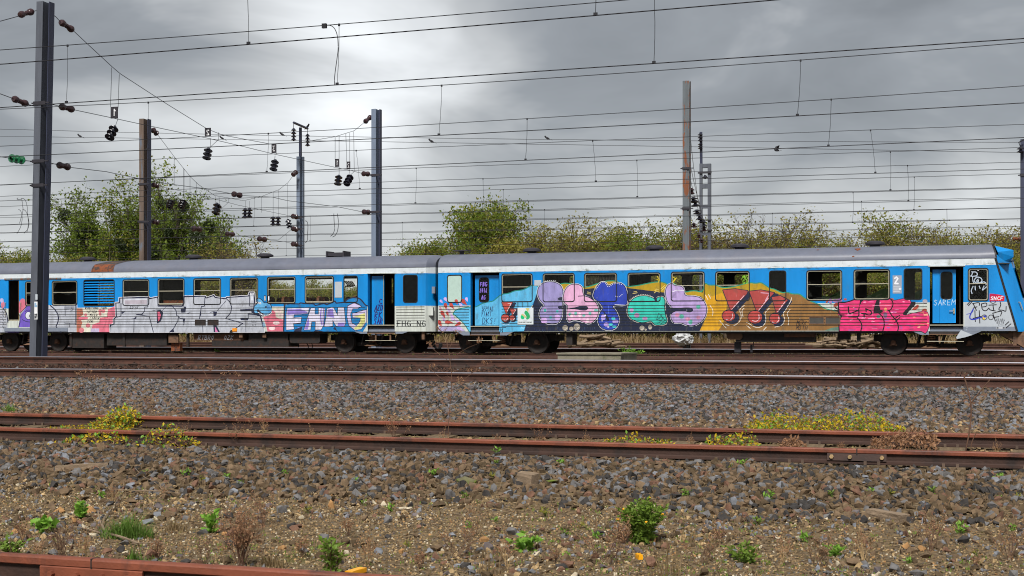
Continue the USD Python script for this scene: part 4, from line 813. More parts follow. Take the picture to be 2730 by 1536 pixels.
for t, x, y in (('ROETONE SMD', 1830, 520), ('VFTER', 1880, 600), ('MICO', 1930, 665), ('LOBER', 1930, 735), ('DDE', 1880, 805)): Tx('tag', BLK, A_, t, x, y, 44, 43, 9, .15, jit=4)
a = 'silver lettering'
body = [(75, 735), (75, 622), (130, 605), (130, 525), (168, 490), (158, 272), (220, 268), (220, 195), (690, 182), (702, 203), (820, 178), (838, 212), (838, 320), (1200, 322), (1230, 172), (1570, 165), (1582, 192), (1700, 152), (1725, 185), (1880, 205), (1895, 185), (2235, 162), (2252, 112), (2335, 112), (2345, 245), (2330, 370), (2330, 440), (2440, 480), (2472, 620), (2490, 735)]
P(a, WHT, B_(*body), grow=1.3); P(a, DN, B_(*body)); P(a, SIL, B_(*body), grow=-3.2)
P(a, SIL, B_((80, 735), (82, 650), (300, 640), (2480, 640), (2488, 735)))
P(a, SILL, B_((298, 228), (662, 222), (662, 310), (298, 310))); P(a, lin(170, 162, 172), B_((306, 238), (655, 232), (655, 300), (306, 302)))
for q, w in (([(250, 285), (250, 480), (185, 505)], 12), ([(670, 200), (670, 342), (620, 345), (620, 410), (575, 452), (490, 460), (690, 490), (720, 600), (755, 735)], 12), ([(455, 520), (450, 735)], 10), ([(975, 312), (1040, 318), (1110, 400), (1120, 480), (1150, 487), (1138, 560), (1070, 680), (1010, 735)], 13), ([(725, 410), (800, 388), (870, 385)], 9), ([(890, 405), (985, 310)], 7), ([(1155, 500), (1170, 522), (1248, 525), (1228, 625)], 11), ([(1560, 200), (1552, 332), (1505, 336), (1475, 525)], 13), ([(1640, 428), (1700, 416), (1745, 425)], 10), ([(1745, 412), (1890, 245)], 9), ([(1885, 205), (1945, 262), (1978, 345), (1962, 435), (1885, 522), (2152, 600), (1950, 735)], 14), ([(1525, 640), (1530, 735)], 10), ([(2235, 455), (2238, 520)], 10), ([(2235, 455), (2420, 465), (2442, 560), (2475, 655)], 16), ([(2258, 165), (2258, 330), (2310, 330)], 12), ([(2195, 560), (2200, 735)], 7), ([(1228, 175), (1225, 330)], 12), ([(1290, 440), (1330, 432)], 8), ([(415, 530), (455, 525)], 10)): Ln(a, DN, B_(*q), w / 5.855)
for q in ([(258, 415), (330, 410), (262, 455)], [(575, 450), (600, 425), (590, 465), (540, 468)], [(458, 520), (490, 480), (492, 520), (470, 535)], [(1182, 370), (1230, 370), (1230, 335), (1268, 340), (1256, 430), (1190, 432)], [(1210, 528), (1246, 530), (1234, 625)], [(1500, 420), (1500, 470), (1475, 525), (1490, 430)], [(1688, 418), (1748, 430), (1742, 470), (1695, 497)], [(1690, 632), (1742, 632), (1795, 735), (1698, 735)], [(2108, 380), (2332, 368), (2322, 442), (2290, 442), (2282, 408), (2112, 412)], [(2112, 512), (2236, 512), (2236, 552), (2118, 548)], [(805, 395), (870, 388), (908, 430), (895, 520), (860, 580), (812, 602)], [(1010, 735), (1070, 680), (1080, 735)]): P(a, DN, B_(*q))
P(a, lin(214, 100, 128), B_((822, 420), (852, 418), (874, 470), (852, 545), (828, 565))); P(a, lin(208, 120, 170), B_((1716, 645), (1765, 735), (1718, 735)))
P(a, SILL, B_((2275, 175), (2315, 175), (2315, 240), (2280, 240)))
for k in range(3): Ln(a, WHT, B_((2272 + 24 * k, 125), (2268 + 24 * k, 150)), 1.6)
Tx('tag', BLK, B_, 'ZDYR', 385, 365, 36, 36, 6, .2, jit=3); Tx('tag', BLK, B_, 'OUV', 2285, 590, 34, 30, 5, jit=4); Tx('tag', BLK, B_, 'XY', 2300, 640, 34, 34, 5, jit=3)
a = 'blue creature'
cre = [(110, 585), (108, 470), (165, 440), (145, 355), (190, 338), (245, 385), (262, 420), (335, 415), (385, 460), (398, 540), (355, 595), (280, 612), (190, 590)]
P(a, DN, C_(*cre), 1, 2.0); P(a, lin(96, 168, 214), C_(*cre), 1); P(a, lin(74, 140, 196), C_((300, 425), (370, 450), (392, 540), (350, 590), (330, 540)), 1)
El(a, WHT, C_((165, 412))[0], 3.4, 3.0); El(a, WHT, C_((206, 420))[0], 2.8, 2.8); El(a, DN, C_((170, 416))[0], 1.0, 1.0); El(a, DN, C_((207, 422))[0], 1.0, 1.0); El(a, DN, C_((300, 480))[0], 2.6, 2.0)
Ln(a, DN, C_((170, 540), (230, 610), (330, 640), (395, 600), (412, 560)), 7.0, 1); Dots(a, WHT, C_((182, 575), (235, 612), (320, 625), (385, 590), (402, 560)), 1.9, 4.4)
for x in (285, 345): Ln(a, DN, C_((x, 375), (x, 305)), 5.6); Ln(a, WHT, C_((x, 370), (x, 312)), 3.2)
for y in (745, 770, 795): El(a, DN, C_((275, y))[0], 6, 2.8); El(a, lin(150, 190, 220), C_((275, y))[0], 4.8, 1.9)
a = 'pink'
P(a, CREAM, C_((400, 475), (602, 475), (595, 880), (320, 880), (250, 640), (395, 600)))
P(a, PINK, C_((395, 600), (405, 520), (455, 570), (462, 650), (590, 690), (590, 880), (325, 880), (300, 770), (255, 650)), 0)
for x, y in ((505, 545), (550, 610), (470, 745), (400, 830)): El(a, lin(232, 206, 206), C_((x, y))[0], 9, 5)
a = 'blue lettering'
TB = lin(20, 118, 182)
fb_ = [(605, 450), (1000, 430), (1090, 440), (1112, 460), (1300, 430), (1330, 445), (1400, 410), (1600, 400), (1640, 350), (1750, 325), (1850, 350), (1930, 450), (1962, 462), (1945, 560), (1940, 720), (1965, 760), (1880, 892), (1860, 882), (585, 882)]
P(a, TB, C_(*fb_)); Ln(a, DN, C_((605, 445), (590, 882)), 4.0)
Ln(a, DN, C_((600, 440), (700, 428), (840, 432), (870, 415), (930, 425), (1080, 432), (1110, 458), (1240, 425), (1300, 445), (1430, 385), (1450, 420), (1580, 405)), 3.4); Ln(a, DN, C_((1580, 408), (1640, 345), (1760, 322), (1850, 350), (1930, 458), (1970, 462)), 3.6, 1)
LT, LI = lin(206, 202, 222), lin(140, 122, 202)
def letter(q, col, s=0): P(a, DN, C_(*q), s, 1.5); P(a, col, C_(*q), s)
letter([(650, 505), (1010, 495), (985, 592), (760, 605), (750, 662), (880, 650), (868, 742), (745, 748), (760, 842), (635, 857), (635, 620)], LT)
P(a, LI, C_((650, 520), (860, 515), (975, 560), (985, 590), (760, 602), (650, 612)))
letter([(1040, 500), (1100, 498), (1100, 602), (1165, 602), (1165, 498), (1262, 510), (1245, 770), (1200, 852), (1110, 852), (1115, 722), (1045, 722), (1030, 852), (925, 857), (990, 640)], LT)
Ln(a, LI, C_((1205, 515), (1190, 640), (1215, 775)), 3.2, 1); Ln(a, LI, C_((1245, 515), (1235, 640), (1240, 775)), 2.6, 1); P(a, LI, C_((930, 850), (1000, 640), (1010, 760), (985, 850)))
letter([(1300, 512), (1400, 488), (1475, 625), (1480, 490), (1575, 490), (1600, 740), (1580, 802), (1450, 792), (1390, 690), (1390, 792), (1258, 802), (1290, 640)], LT)
P(a, LI, C_((1310, 522), (1395, 508), (1415, 660), (1360, 645), (1300, 640))); P(a, LI, C_((1480, 740), (1590, 740), (1580, 800), (1470, 795)))
letter([(1640, 470), (1740, 418), (1860, 470), (1800, 505), (1720, 505), (1680, 600), (1700, 740), (1780, 792), (1840, 722), (1850, 660), (1722, 652), (1716, 590), (1945, 528), (1940, 722), (1860, 842), (1760, 862), (1660, 782), (1628, 640)], lin(196, 186, 220))
P(a, lin(206, 206, 130), C_((1730, 640), (1925, 580), (1930, 722), (1850, 836), (1760, 856), (1735, 825), (1790, 795), (1842, 725), (1852, 660)))
Ln(a, DN, C_((1640, 462), (1720, 418), (1800, 420), (1855, 466)), 2.0, 1)
P(a, LI, C_((820, 815), (900, 815), (870, 882), (835, 882)))
for q in ([(1110, 860), (1250, 882), (1080, 882)], [(1430, 800), (1470, 882), (1400, 840)], [(770, 850), (900, 800), (880, 882), (760, 882)]): P(a, DN, C_(*q))
Tx('tag', BLK, Z2, 'FHG.NG', 1690, 848, 56, 49, 8)
Tx('door tag', lin(22, 26, 110), Z2, 'A', 1465, 700, 56, 30, 9, .2); Tx('door tag', lin(22, 26, 110), Z2, 'ZD', 1495, 690, 52, 30, 9, .1); Tx('door tag', lin(22, 26, 110), Z2, 'RK', 1468, 765, 58, 40, 9, .1); Tx('door tag', lin(22, 26, 110), Z2, 'SAR', 1462, 822, 50, 30, 9, .1); Tx('door tag', lin(22, 26, 110), Z2, 'C', 1515, 625, 44, 36, 9)
Tx('side writing', lin(60, 66, 70), Z2, 'I', 1975, 820, 160, 6, 3); 
c1_layers, LAY = LAY, []
# ---- coach 2
a = 'petals and blue wave'
SK, GRN = lin(86, 172, 214), lin(26, 122, 112)
P(a, lin(158, 152, 190), E_((55, 910), (420, 900), (520, 985), (55, 985)))
def petal(x, y, l, w, ang, col): 
    t = np.linspace(0, 2 * math.pi, 15)[:-1]; q = np.stack([l * np.cos(t), w * np.sin(t) * (.55 + .45 * np.cos(t))], 1); c_, s_ = math.cos(math.radians(ang)), math.sin(math.radians(ang))
    P(a, col, E_(*[(x + c_ * u - s_ * v, y + s_ * u + c_ * v) for u, v in q]))
RED, LIL = lin(178, 68, 62), lin(196, 168, 222)
for x, y, l, w, an, cc in ((110, 478, 38, 34, 230, LIL), (185, 445, 46, 40, 235, LIL), (545, 445, 42, 38, 250, LIL), (430, 520, 50, 34, 50, LIL), (230, 620, 60, 34, 60, lin(186, 160, 210)), (290, 735, 70, 44, 70, LIL), (365, 800, 50, 30, 40, LIL), (430, 940, 66, 48, 210, LIL), (145, 770, 50, 30, 70, lin(180, 150, 200)), (90, 590, 40, 30, 70, lin(190, 130, 150)), (300, 940, 60, 30, 20, lin(176, 164, 206)),
                       (183, 560, 62, 44, 260, RED), (290, 555, 62, 46, 235, RED), (370, 485, 50, 44, 250, RED), (500, 490, 72, 52, 225, RED), (140, 700, 74, 46, 240, RED), (215, 690, 46, 32, 250, RED), (85, 855, 66, 52, 240, RED), (245, 835, 76, 52, 190, RED), (385, 870, 66, 42, 330, RED)): petal(x, y, l, w, an, cc)
wave = E_((312, 690), (340, 630), (420, 600), (590, 568), (700, 576), (820, 500), (950, 478), (1000, 470), (1070, 405), (1150, 350), (1270, 338), (1370, 290), (1480, 285), (1560, 255), (1660, 195), (1740, 200), (1800, 240))
P(a, SK, list(wave) + E_((1760, 350), (1650, 570), (1560, 900), (1525, 985), (600, 1030), (560, 950), (500, 860), (400, 760)))
Ln(a, GRN, wave, 2.6, 1); Ln(a, GRN, E_((312, 690), (400, 760), (500, 860), (560, 950), (610, 1025)), 2.2, 1)
for k in range(3): Ln(a, lin(170, 214, 236), E_((1490 + 22 * k, 905), (1470 + 22 * k, 950)), .9)
for x in (1360, 1420, 1500, 1590): Ln(a, lin(70, 126, 150), E_((x, 490), (x + 3, 570)), 3.5)
a = 'small exclamation marks'
for q in ([(1145, 488), (1350, 488), (1240, 690)], [(1285, 600), (1420, 600), (1350, 715)]): P(a, NAVY, E_(*[(x + 26, y + 22) for x, y in q]), 0, 2.2)
El(a, NAVY, E_((1225, 775))[0], 13, 12); El(a, NAVY, E_((1340, 775))[0], 9, 9)
for q in ([(1145, 488), (1330, 490), (1222, 688)], [(1283, 600), (1408, 600), (1330, 712)]): P(a, BLK, E_(*q), 0, 1.4); P(a, lin(182, 74, 66), E_(*q))
for x, y, r in ((1205, 757, 10.2), (1322, 758, 6.8)): El(a, BLK, E_((x, y))[0], r + 1.4, r + 1.2); El(a, lin(182, 74, 66), E_((x, y))[0], r, r * .95); Ln(a, WHT, E_((x - 25, y + 36), (x + 20, y + 45), (x + 45, y + 5)), 1.3, 1)
Ln(a, WHT, E_((1250, 508), (1305, 512), (1240, 640)), 1.2); Ln(a, WHT, E_((1360, 615), (1385, 620), (1345, 690)), 1.0); Ln(a, WHT, E_((1125, 830), (1180, 880), (1250, 880), (1290, 850)), .8, 1)
a = 'bubble lettering'
MUS, BRN, YEL = lin(172, 140, 24), lin(136, 98, 52), lin(206, 152, 26)
nav = Z3((1255, 420), (1180, 640), (1092, 893)) + Z4((705, 1032), (785, 860), (772, 700), (720, 640), (330, 600)) + Z3((2100, 470), (1800, 470), (1500, 500), (1330, 430))
top = Z3((1440, 440), (1480, 422), (1590, 432), (1690, 470), (1780, 440), (1900, 400), (2010, 402), (2090, 460), (2200, 450), (2330, 420), (2430, 407), (2490, 425)) + Z4((340, 515), (400, 480), (470, 540), (520, 600), (640, 570), (740, 600), (760, 482), (812, 516), (892, 510), (960, 545), (1100, 530), (1270, 480), (1340, 496), (1400, 480), (1450, 512), (1500, 548), (1560, 560), (1640, 602), (1700, 590), (1760, 616), (1840, 610), (1900, 662), (1980, 702), (2060, 732), (2120, 782), (2285, 812))
P(a, MUS, list(top) + Z4((2285, 1030), (705, 1030)) + Z3((2400, 600), (1440, 560)))
P(a, YEL, Z4((755, 620), (850, 640), (960, 600), (1010, 700), (1000, 850), (960, 960), (915, 1030), (705, 1030), (785, 880), (775, 720)))
P(a, BRN, Z4((916, 1030), (965, 960), (1000, 870), (1015, 760), (1010, 640), (1100, 580), (1270, 600), (1500, 570), (1560, 630), (1640, 608), (1700, 598), (1760, 620), (1840, 616), (1900, 668), (1980, 708), (2060, 738), (2120, 788), (2288, 815), (2288, 1030)))
P(a, lin(84, 118, 104), Z4((2120, 1030), (2200, 1000), (2288, 985), (2288, 1030)))
Ln(a, lin(40, 138, 108), top, 2.8, 1); Ln(a, lin(40, 138, 108), Z4((1130, 655), (1180, 640), (1240, 615), (1262, 610)), 3.0, 1)
P(a, NAVY, nav)
LAV = lin(146, 138, 188)
DNV = lin(22, 26, 50)
def bub(col, q, out=WHT): P(a, out, q, 1, 3.0); P(a, DNV, q, 1, 2.0); P(a, col, q, 1)
eS = Z3((1225, 520), (1240, 455), (1290, 420), (1370, 408), (1450, 440), (1475, 500), (1468, 560), (1466, 690), (1462, 760), (1430, 815), (1360, 826), (1280, 805), (1243, 740), (1260, 670), (1305, 640), (1250, 590))
bub(LAV, eS); El(a, NAVY, Z3((1462, 578))[0], 10, 5); El(a, NAVY, Z3((1462, 660))[0], 10, 4.5); Dots(a, WHT, Z3((1290, 408), (1340, 396), (1400, 400)), 1.1, 5)
sS = Z3((1478, 560), (1500, 480), (1560, 432), (1665, 445), (1665, 545), (1745, 570), (1812, 630), (1826, 705), (1800, 780), (1732, 826), (1640, 788), (1570, 782), (1525, 808), (1513, 712), (1530, 640), (1490, 620))
bub(lin(212, 162, 196), sS); P(a, NAVY, Z3((1480, 665), (1580, 665), (1650, 645), (1702, 642), (1728, 668), (1700, 696), (1640, 688), (1560, 672)), 1); Ln(a, DNV, Z3((1625, 552), (1700, 545), (1790, 590)), 2, 1)
b1 = Z3((1768, 560), (1798, 470), (1850, 412), (1895, 418), (1918, 462), (1990, 418), (2062, 430), (2098, 490), (2104, 600), (2096, 640), (1985, 635), (1950, 650), (1990, 690), (2030, 780), (2000, 862), (1930, 886), (1850, 862), (1818, 800), (1838, 720), (1880, 660), (1822, 600))
bub(lin(42, 64, 168), b1); Dots(a, WHT, Z3((1800, 480), (1850, 410), (1890, 412), (1915, 470), (1990, 418), (2060, 440)), 1.2, 5); Dots(a, WHT, Z3((1995, 555), (2030, 560), (2060, 530)), 1.1, 4.6)
P(a, NAVY, Z3((1835, 640), (1870, 690), (1925, 760), (1930, 795), (1905, 795), (1880, 720)), 1); Ln(a, lin(90, 120, 210), Z3((1925, 640), (1920, 720)), 1.5); Ln(a, WHT, Z3((1985, 635), (2090, 640)), 1.5)
tS = Z3((2108, 690), (2128, 610), (2190, 560), (2280, 545), (2365, 572), (2390, 605), (2402, 560), (2476, 560), (2466, 700), (2504, 815), (2440, 832), (2368, 832), (2350, 788), (2260, 812), (2178, 792), (2120, 752))
bub(lin(48, 186, 168), tS, CREAM); Dots(a, CREAM, Z3((2130, 590), (2190, 545), (2280, 530), (2360, 560)), 1.1, 4.6); P(a, NAVY, Z3((2365, 572), (2390, 540), (2400, 605), (2385, 612)))
s2 = Z4((315, 600), (332, 525), (392, 488), (402, 520), (528, 530), (524, 640), (640, 640), (722, 660), (778, 740), (782, 830), (742, 912), (650, 972), (560, 967), (480, 932), (408, 948), (368, 850), (430, 808), (400, 772), (340, 712))
bub(lin(178, 154, 206), s2); P(a, NAVY, Z4((318, 770), (420, 778), (560, 764), (626, 772), (632, 812), (580, 826), (520, 802), (420, 812), (360, 852), (310, 850)), 1); Ln(a, WHT, Z4((395, 590), (440, 570), (525, 572)), 1.6)
for k in range(7): Ln(a, DNV, Z4((380, 600 + 10 * k), (440, 592 + 10 * k)), .7)
for q, cc, rr in ((Z3((1300, 690), (1290, 790), (1420, 760)), lin(196, 160, 214), 8), (Z3((1300, 690), (1355, 760), (1420, 700)), lin(80, 176, 180), 5), (Z3((1545, 730), (1600, 720), (1680, 740), (1740, 720), (1800, 690)), lin(110, 178, 170), 5), (Z3((1560, 745), (1640, 735), (1720, 790)), lin(228, 200, 214), 5), (Z3((1870, 760), (1900, 830), (1990, 800)), lin(170, 150, 216), 7), (Z3((1945, 830), (1970, 770), (1980, 850)), lin(74, 190, 200), 5), (Z3((1860, 790), (1920, 850), (1890, 740)), lin(214, 216, 236), 2.4), (Z4((690, 760), (500, 870), (600, 930)), lin(90, 176, 160), 7), (Z4((450, 850), (570, 900), (690, 880)), lin(206, 140, 176), 6), (Z3((2200, 740), (2150, 690), (2280, 770)), lin(176, 130, 176), 6)):
    for c0 in q: El(a, cc, c0, rr * R.uniform(.7, 1.2), rr * R.uniform(.7, 1.2))
a = 'red exclamation marks'
tr = [([(970, 570), (1110, 556), (1250, 578), (1240, 612), (1060, 806)], (1035, 860, 17, 14.6)), ([(1270, 585), (1400, 570), (1552, 600), (1512, 642), (1360, 826)], (1335, 876, 18.5, 17)), ([(1525, 650), (1620, 635), (1705, 682), (1580, 836)], (1560, 892, 14, 14))]
for q, (x, y, rx, ry) in tr: P(a, NAVY, Z4(*[(u + 40, v + 20) for u, v in q]), 0, 2.4); El(a, NAVY, Z4((x + 38, y + 28))[0], rx * 1.15, ry * 1.1)
for q, (x, y, rx, ry) in tr:
    P(a, DNV, Z4(*q), 0, 2.0); P(a, lin(166, 68, 64), Z4(*q)); El(a, DNV, Z4((x, y))[0], rx + 2, ry + 2); El(a, lin(182, 70, 66), Z4((x, y))[0], rx, ry)
    Ln(a, lin(230, 200, 210), Z4((x - 30, y + 40), (x + 15, y + 52), (x + 48, y + 20), (x + 42, y - 25)), 1.7, 1)
    Ln(a, lin(230, 200, 210), Z4((q[-1][0] + 10, q[-1][1] - 20), (q[-2][0] - 30, q[-2][1] + 20)), 1.5)
Ln(a, lin(214, 170, 196), Z4((1400, 600), (1500, 606), (1450, 690)), 1.6)
for q in ([(1750, 655), (1738, 700), (1700, 760), (1680, 800), (1652, 830), (1672, 900), (1650, 968), (1560, 990)], [(1732, 788), (1690, 840), (1722, 890), (1710, 965)], [(1218, 738), (1150, 790), (1182, 860), (1162, 930), (1080, 985), (1000, 960)], [(1215, 770), (1180, 800), (1198, 870)], [(930, 910), (960, 950), (1005, 1000)], [(1500, 770), (1440, 830), (1462, 900), (1440, 970), (1350, 1005), (1240, 935)], [(1240, 970), (1280, 1005)], [(1430, 1025), (1462, 990)], [(820, 740), (860, 800), (850, 860)], [(770, 625), (800, 680)], [(805, 618), (830, 665)]): Ln(a, lin(222, 216, 204), Z4(*q), 1.5, 1)
for q in ([(2160, 470), (2200, 520), (2235, 515)], [(2160, 490), (2190, 535), (2220, 535)]): pass
for q in ([(2170, 510), (2200, 505)], [(2160, 525), (2205, 518)], [(2375, 500), (2395, 480), (2415, 490)], [(2370, 520), (2395, 500), (2420, 512)], [(2435, 480), (2475, 445)], [(2445, 495), (2480, 460)], [(1715, 510), (1745, 515)], [(1712, 528), (1750, 530)]): Ln('bubble lettering', lin(232, 210, 120), Z3(*q), 1.2)
for q in ([(2400, 355), (2425, 395), (2410, 415)], [(2395, 385), (2425, 400)]): Ln('bubble lettering', lin(214, 190, 40), Z3(*q), 1.6)
for q in ([(400, 420), (430, 440), (400, 470)], [(440, 430), (405, 480)]): Ln('bubble lettering', lin(214, 190, 40), Z4(*q), 1.6)
Tx('tag', BLK, Z4, 'JSL', 630, 450, 50, 34, 5, .2, jit=5); Tx('tag', BLK, Z4, 'XOV', 640, 505, 40, 34, 5, .2, jit=5); Tx('tag', lin(140, 200, 50), Z4, 'MG', 1185, 450, 46, 36, 6, .2, jit=4); Tx('tag', lin(140, 200, 50), Z4, 'GO', 1195, 498, 42, 34, 6, jit=3)
for x, y, rx, ry, z in ((2235, 930, 48, 50, E_), (2340, 945, 38, 35, E_), (2435, 915, 56, 60, E_), (50, 1000, 28, 30, Z4), (92, 1018, 14, 11, Z4), (142, 990, 23, 28, Z4)):
    s_ = 6.44 if z is E_ else 4.26; El('bubble lettering', DNV, z((x, y))[0], rx / s_ + 1, ry / s_ + 1); El('bubble lettering', lin(150, 142, 130), z((x, y))[0], rx / s_, ry / s_); Ln('bubble lettering', lin(220, 214, 204), z((x - rx * .5, y + ry * .5), (x, y + ry * .7), (x + rx * .6, y)), .9, 1)
for q in ([(240, 830), (280, 880), (345, 945)], [(240, 830), (215, 905), (345, 945)], [(275, 850), (250, 890), (215, 905)], [(290, 880), (270, 915), (228, 950)], [(315, 905), (295, 930), (262, 958)], [(330, 700), (300, 760)]): Ln('bubble lettering', DNV, Z4(*q), 1.2)
for k in range(26): x, y = R.uniform(1110, 2050), R.uniform(845, 880); Ln('bubble lettering', lin(56, 74, 110), Z3((x, y), (x + R.uniform(-2, 2), y + R.uniform(10, 40))), R.uniform(.5, 1.2))
Tx('tag', BLK, Z4, 'MERK', 1805, 965, 46, 30, 6, .15, jit=4); Tx('tag', BLK, Z4, 'MSTH', 1800, 1020, 44, 34, 6, .15, jit=4)
a = 'pink lettering'
HP = lin(216, 50, 112)
pk = [(300, 222), (480, 228), (665, 162), (830, 172), (1000, 192), (1180, 165), (1260, 172), (1480, 140), (1556, 190), (1800, 142), (1932, 160), (1968, 240), (1880, 360), (1770, 480), (1850, 520), (2000, 480), (2250, 430), (2335, 450), (2382, 560), (2382, 760), (2335, 880), (2290, 932), (2200, 882), (320, 882), (310, 700), (380, 535), (302, 512)]
for x, y, rx, ry in ((120, 200, 40, 60), (330, 180, 60, 50), (230, 190, 60, 40)): El(a, lin(150, 110, 160), G_((x, y))[0], rx / 8.6, ry / 8.6)
for q in ([(170, 330), (220, 240), (300, 220), (290, 320)], [(0, 230), (40, 180), (80, 190), (50, 240)], [(410, 175), (440, 130), (490, 135), (500, 180)], [(1480, 130), (1560, 130), (1580, 180), (1540, 200)], [(1960, 410), (2080, 290), (2145, 275), (2140, 350), (2050, 405)], [(2200, 440), (2230, 370), (2330, 370), (2330, 440)]): P(a, lin(166, 72, 56), G_(*q), 1)
P(a, BLK, G_(*pk), 0, 1.5); P(a, HP, G_(*pk))
PKG = Polygon(G_(*pk)).buffer(-1)
for k in range(120):
    x, y = R.uniform(320, 2380), R.uniform(160, 880); l_ = R.uniform(30, 150)
    cc = R.choice([lin(236, 84, 150), lin(196, 44, 92), lin(176, 70, 140), lin(240, 150, 186), lin(204, 70, 110), lin(226, 60, 96)]) if y < 760 else R.choice([lin(150, 84, 150), lin(190, 60, 120), lin(168, 60, 110)])
    if x > 2000 and R.random() < .5: cc = R.choice([lin(222, 120, 110), lin(200, 84, 84), lin(232, 170, 140)])
    g = LineString(G_((x, y), (x + l_, y - R.uniform(-6, 14)))).buffer(R.uniform(.5, 2.2), quad_segs=1).intersection(PKG)
    LAY.append((a, cc, g))
for q in ([(798, 175), (882, 178), (830, 222), (775, 335)], [(1178, 168), (1252, 180), (1240, 285), (1262, 400), (1335, 425), (1250, 492), (1100, 462), (1130, 290)], [(1968, 205), (2072, 212), (2062, 282), (1905, 442), (1850, 522), (1782, 512), (1790, 455), (1935, 300)]): P(a, lin(30, 26, 34), G_(*q))
for q, w in (([(300, 222), (480, 230), (670, 160)], 2.4), ([(302, 222), (302, 512), (435, 515)], 2.2), ([(380, 535), (340, 610), (312, 720), (322, 880)], 2.2), ([(530, 330), (540, 490), (600, 475), (765, 405), (775, 450), (768, 568), (540, 556)], 2.4), ([(930, 365), (938, 435)], 2.4), ([(930, 372), (1080, 440), (1040, 525), (900, 490), (830, 478)], 2.2), ([(890, 490), (892, 560)], 2.6), ([(780, 335), (765, 400)], 2), ([(740, 585), (820, 680), (845, 780), (815, 880)], 2.2), ([(1250, 492), (1330, 580), (1362, 720), (1320, 880)], 2.2), ([(1470, 420), (1500, 500), (1600, 610), (1660, 700), (1680, 800), (1660, 880)], 2.2), ([(1550, 625), (1700, 525)], 1.8), ([(1590, 690), (1710, 572)], 1.8), ([(1480, 140), (1545, 200), (1555, 290), (1500, 400), (1440, 425)], 2.0), ([(230, 350), (340, 405)], 2), ([(215, 400), (340, 450)], 2)): Ln(a, lin(30, 16, 28), G_(*q), w * 1.45, 1)
El(a, lin(222, 60, 110), G_((1380, 290))[0], 14.5, 15); El(a, lin(228, 160, 110), G_((1380, 390))[0], 4, 5); El(a, lin(90, 120, 110), G_((1220, 550))[0], 5.6, 4.4); El(a, lin(120, 90, 120), G_((1375, 520))[0], 5.4, 8)
Ln(a, lin(228, 170, 190), G_((1085, 300), (1500, 298)), .9); Ln(a, lin(196, 110, 140), G_((1085, 300), (1085, 712), (1500, 712)), .7)
El(a, lin(166, 160, 168), G_((2285, 200))[0], 6.5, 5.5); Ln(a, lin(214, 160, 190), G_((1070, 815), (1190, 825)), .8)
a = 'door tag'
for t, y in (('SEPIAS', 640), ('PIART', 730)): Tx(a, lin(24, 28, 76), E_, t, 800, y, 76, 34, 8, .12, jit=6)
Tx(a, lin(24, 28, 76), E_, 'DKS!', 812, 860, 100, 66, 9, .05, jit=5); Ln(a, lin(24, 28, 76), E_((800, 870), (880, 880)), 1.1)
for t, x, y in (('FBG', 775, 215), ('2016', 765, 320), ('AG', 790, 440)): Tx('pane tag', lin(128, 104, 196), E_, t, x, y, 66, 42 if len(t) < 4 else 34, 13, .1, jit=5)
Tx('white tag', lin(190, 220, 238), H__, 'SAREM', 145, 825, 100, 86, 9, .08, rise=2, jit=3)
a = 'black tag'
for q in ([(890, 795), (1030, 765), (1020, 830)], [(905, 800), (965, 925)], [(905, 880), (975, 855)], [(1060, 800), (1075, 915), (1150, 940), (1205, 880)], [(1060, 800), (1165, 775), (1165, 835)], [(1075, 860), (1150, 850)], [(1205, 825), (1350, 815)], [(1285, 820), (1300, 930)], [(1210, 890), (1230, 920), (1330, 935)], [(1425, 765), (1440, 830), (1380, 920), (1480, 920), (1535, 955), (1540, 850)], [(850, 745), (790, 810)], [(885, 750), (812, 832)], [(1590, 1145), (1520, 1210)], [(1630, 1185), (1535, 1265)], [(935, 930), (945, 1140)], [(1020, 930), (1030, 1170)], [(900, 1080), (1060, 1040)], [(1280, 980), (1470, 925), (1430, 1030)], [(1280, 980), (1330, 1130)], [(1310, 1060), (1400, 1045)]): Ln(a, lin(24, 22, 30), H__(*q), 2.5, 1)
for x, y, r in ((1120, 1060, 7.6), (1245, 1060, 7.2), (1285, 735, 8.4)): LAY.append((a, lin(24, 22, 30), Point(*H__((x, y))[0]).buffer(r).difference(Point(*H__((x, y))[0]).buffer(r - 1.8))))
Ln('blue tag', lin(44, 56, 170), H__((905, 900), (870, 960), (830, 1050), (850, 1100), (940, 1100), (1030, 1060), (1100, 1070)), 3.4, 1); Ln('blue tag', lin(44, 56, 170), H__((775, 1000), (850, 985), (900, 950)), 1.6, 1); El('blue tag', lin(226, 196, 60), H__((1110, 1070))[0], 3.6, 4.6); El('blue tag', lin(44, 56, 170), H__((1125, 1045))[0], 4, 3.0)
a = 'operator marking'
logo = H__((1218, 602), (1300, 605), (1400, 618), (1510, 652), (1498, 745), (1218, 750))
P(a, lin(178, 20, 70), logo); P(a, lin(206, 28, 50), H__((1370, 614), (1510, 652), (1498, 745), (1350, 748)))
for ch, x in (('S', 1243), ('N', 1302), ('C', 1368), ('F', 1432)): Tx(a, WHT, H__, ch, x, 722, 62, 66, 13, .12)
Tx(a, lin(104, 108, 114), H__, 'XRABx', 1342, 1128, 42, 39, 9); Tx(a, lin(104, 108, 114), H__, '8578', 1355, 1180, 42, 39, 10); Tx(a, lin(124, 128, 134), H__, '2713', 1385, 1222, 30, 28, 6)
P(a, lin(170, 175, 182), H__((1342, 1245), (1525, 1245), (1525, 1282), (1342, 1282))); P(a, lin(50, 54, 62), H__((1355, 1250), (1390, 1250), (1390, 1276), (1355, 1276))); P(a, lin(50, 54, 62), H__((1475, 1250), (1510, 1250), (1510, 1276), (1475, 1276))); Ln(a, WHT, H__((1398, 1265), (1465, 1265)), .9)
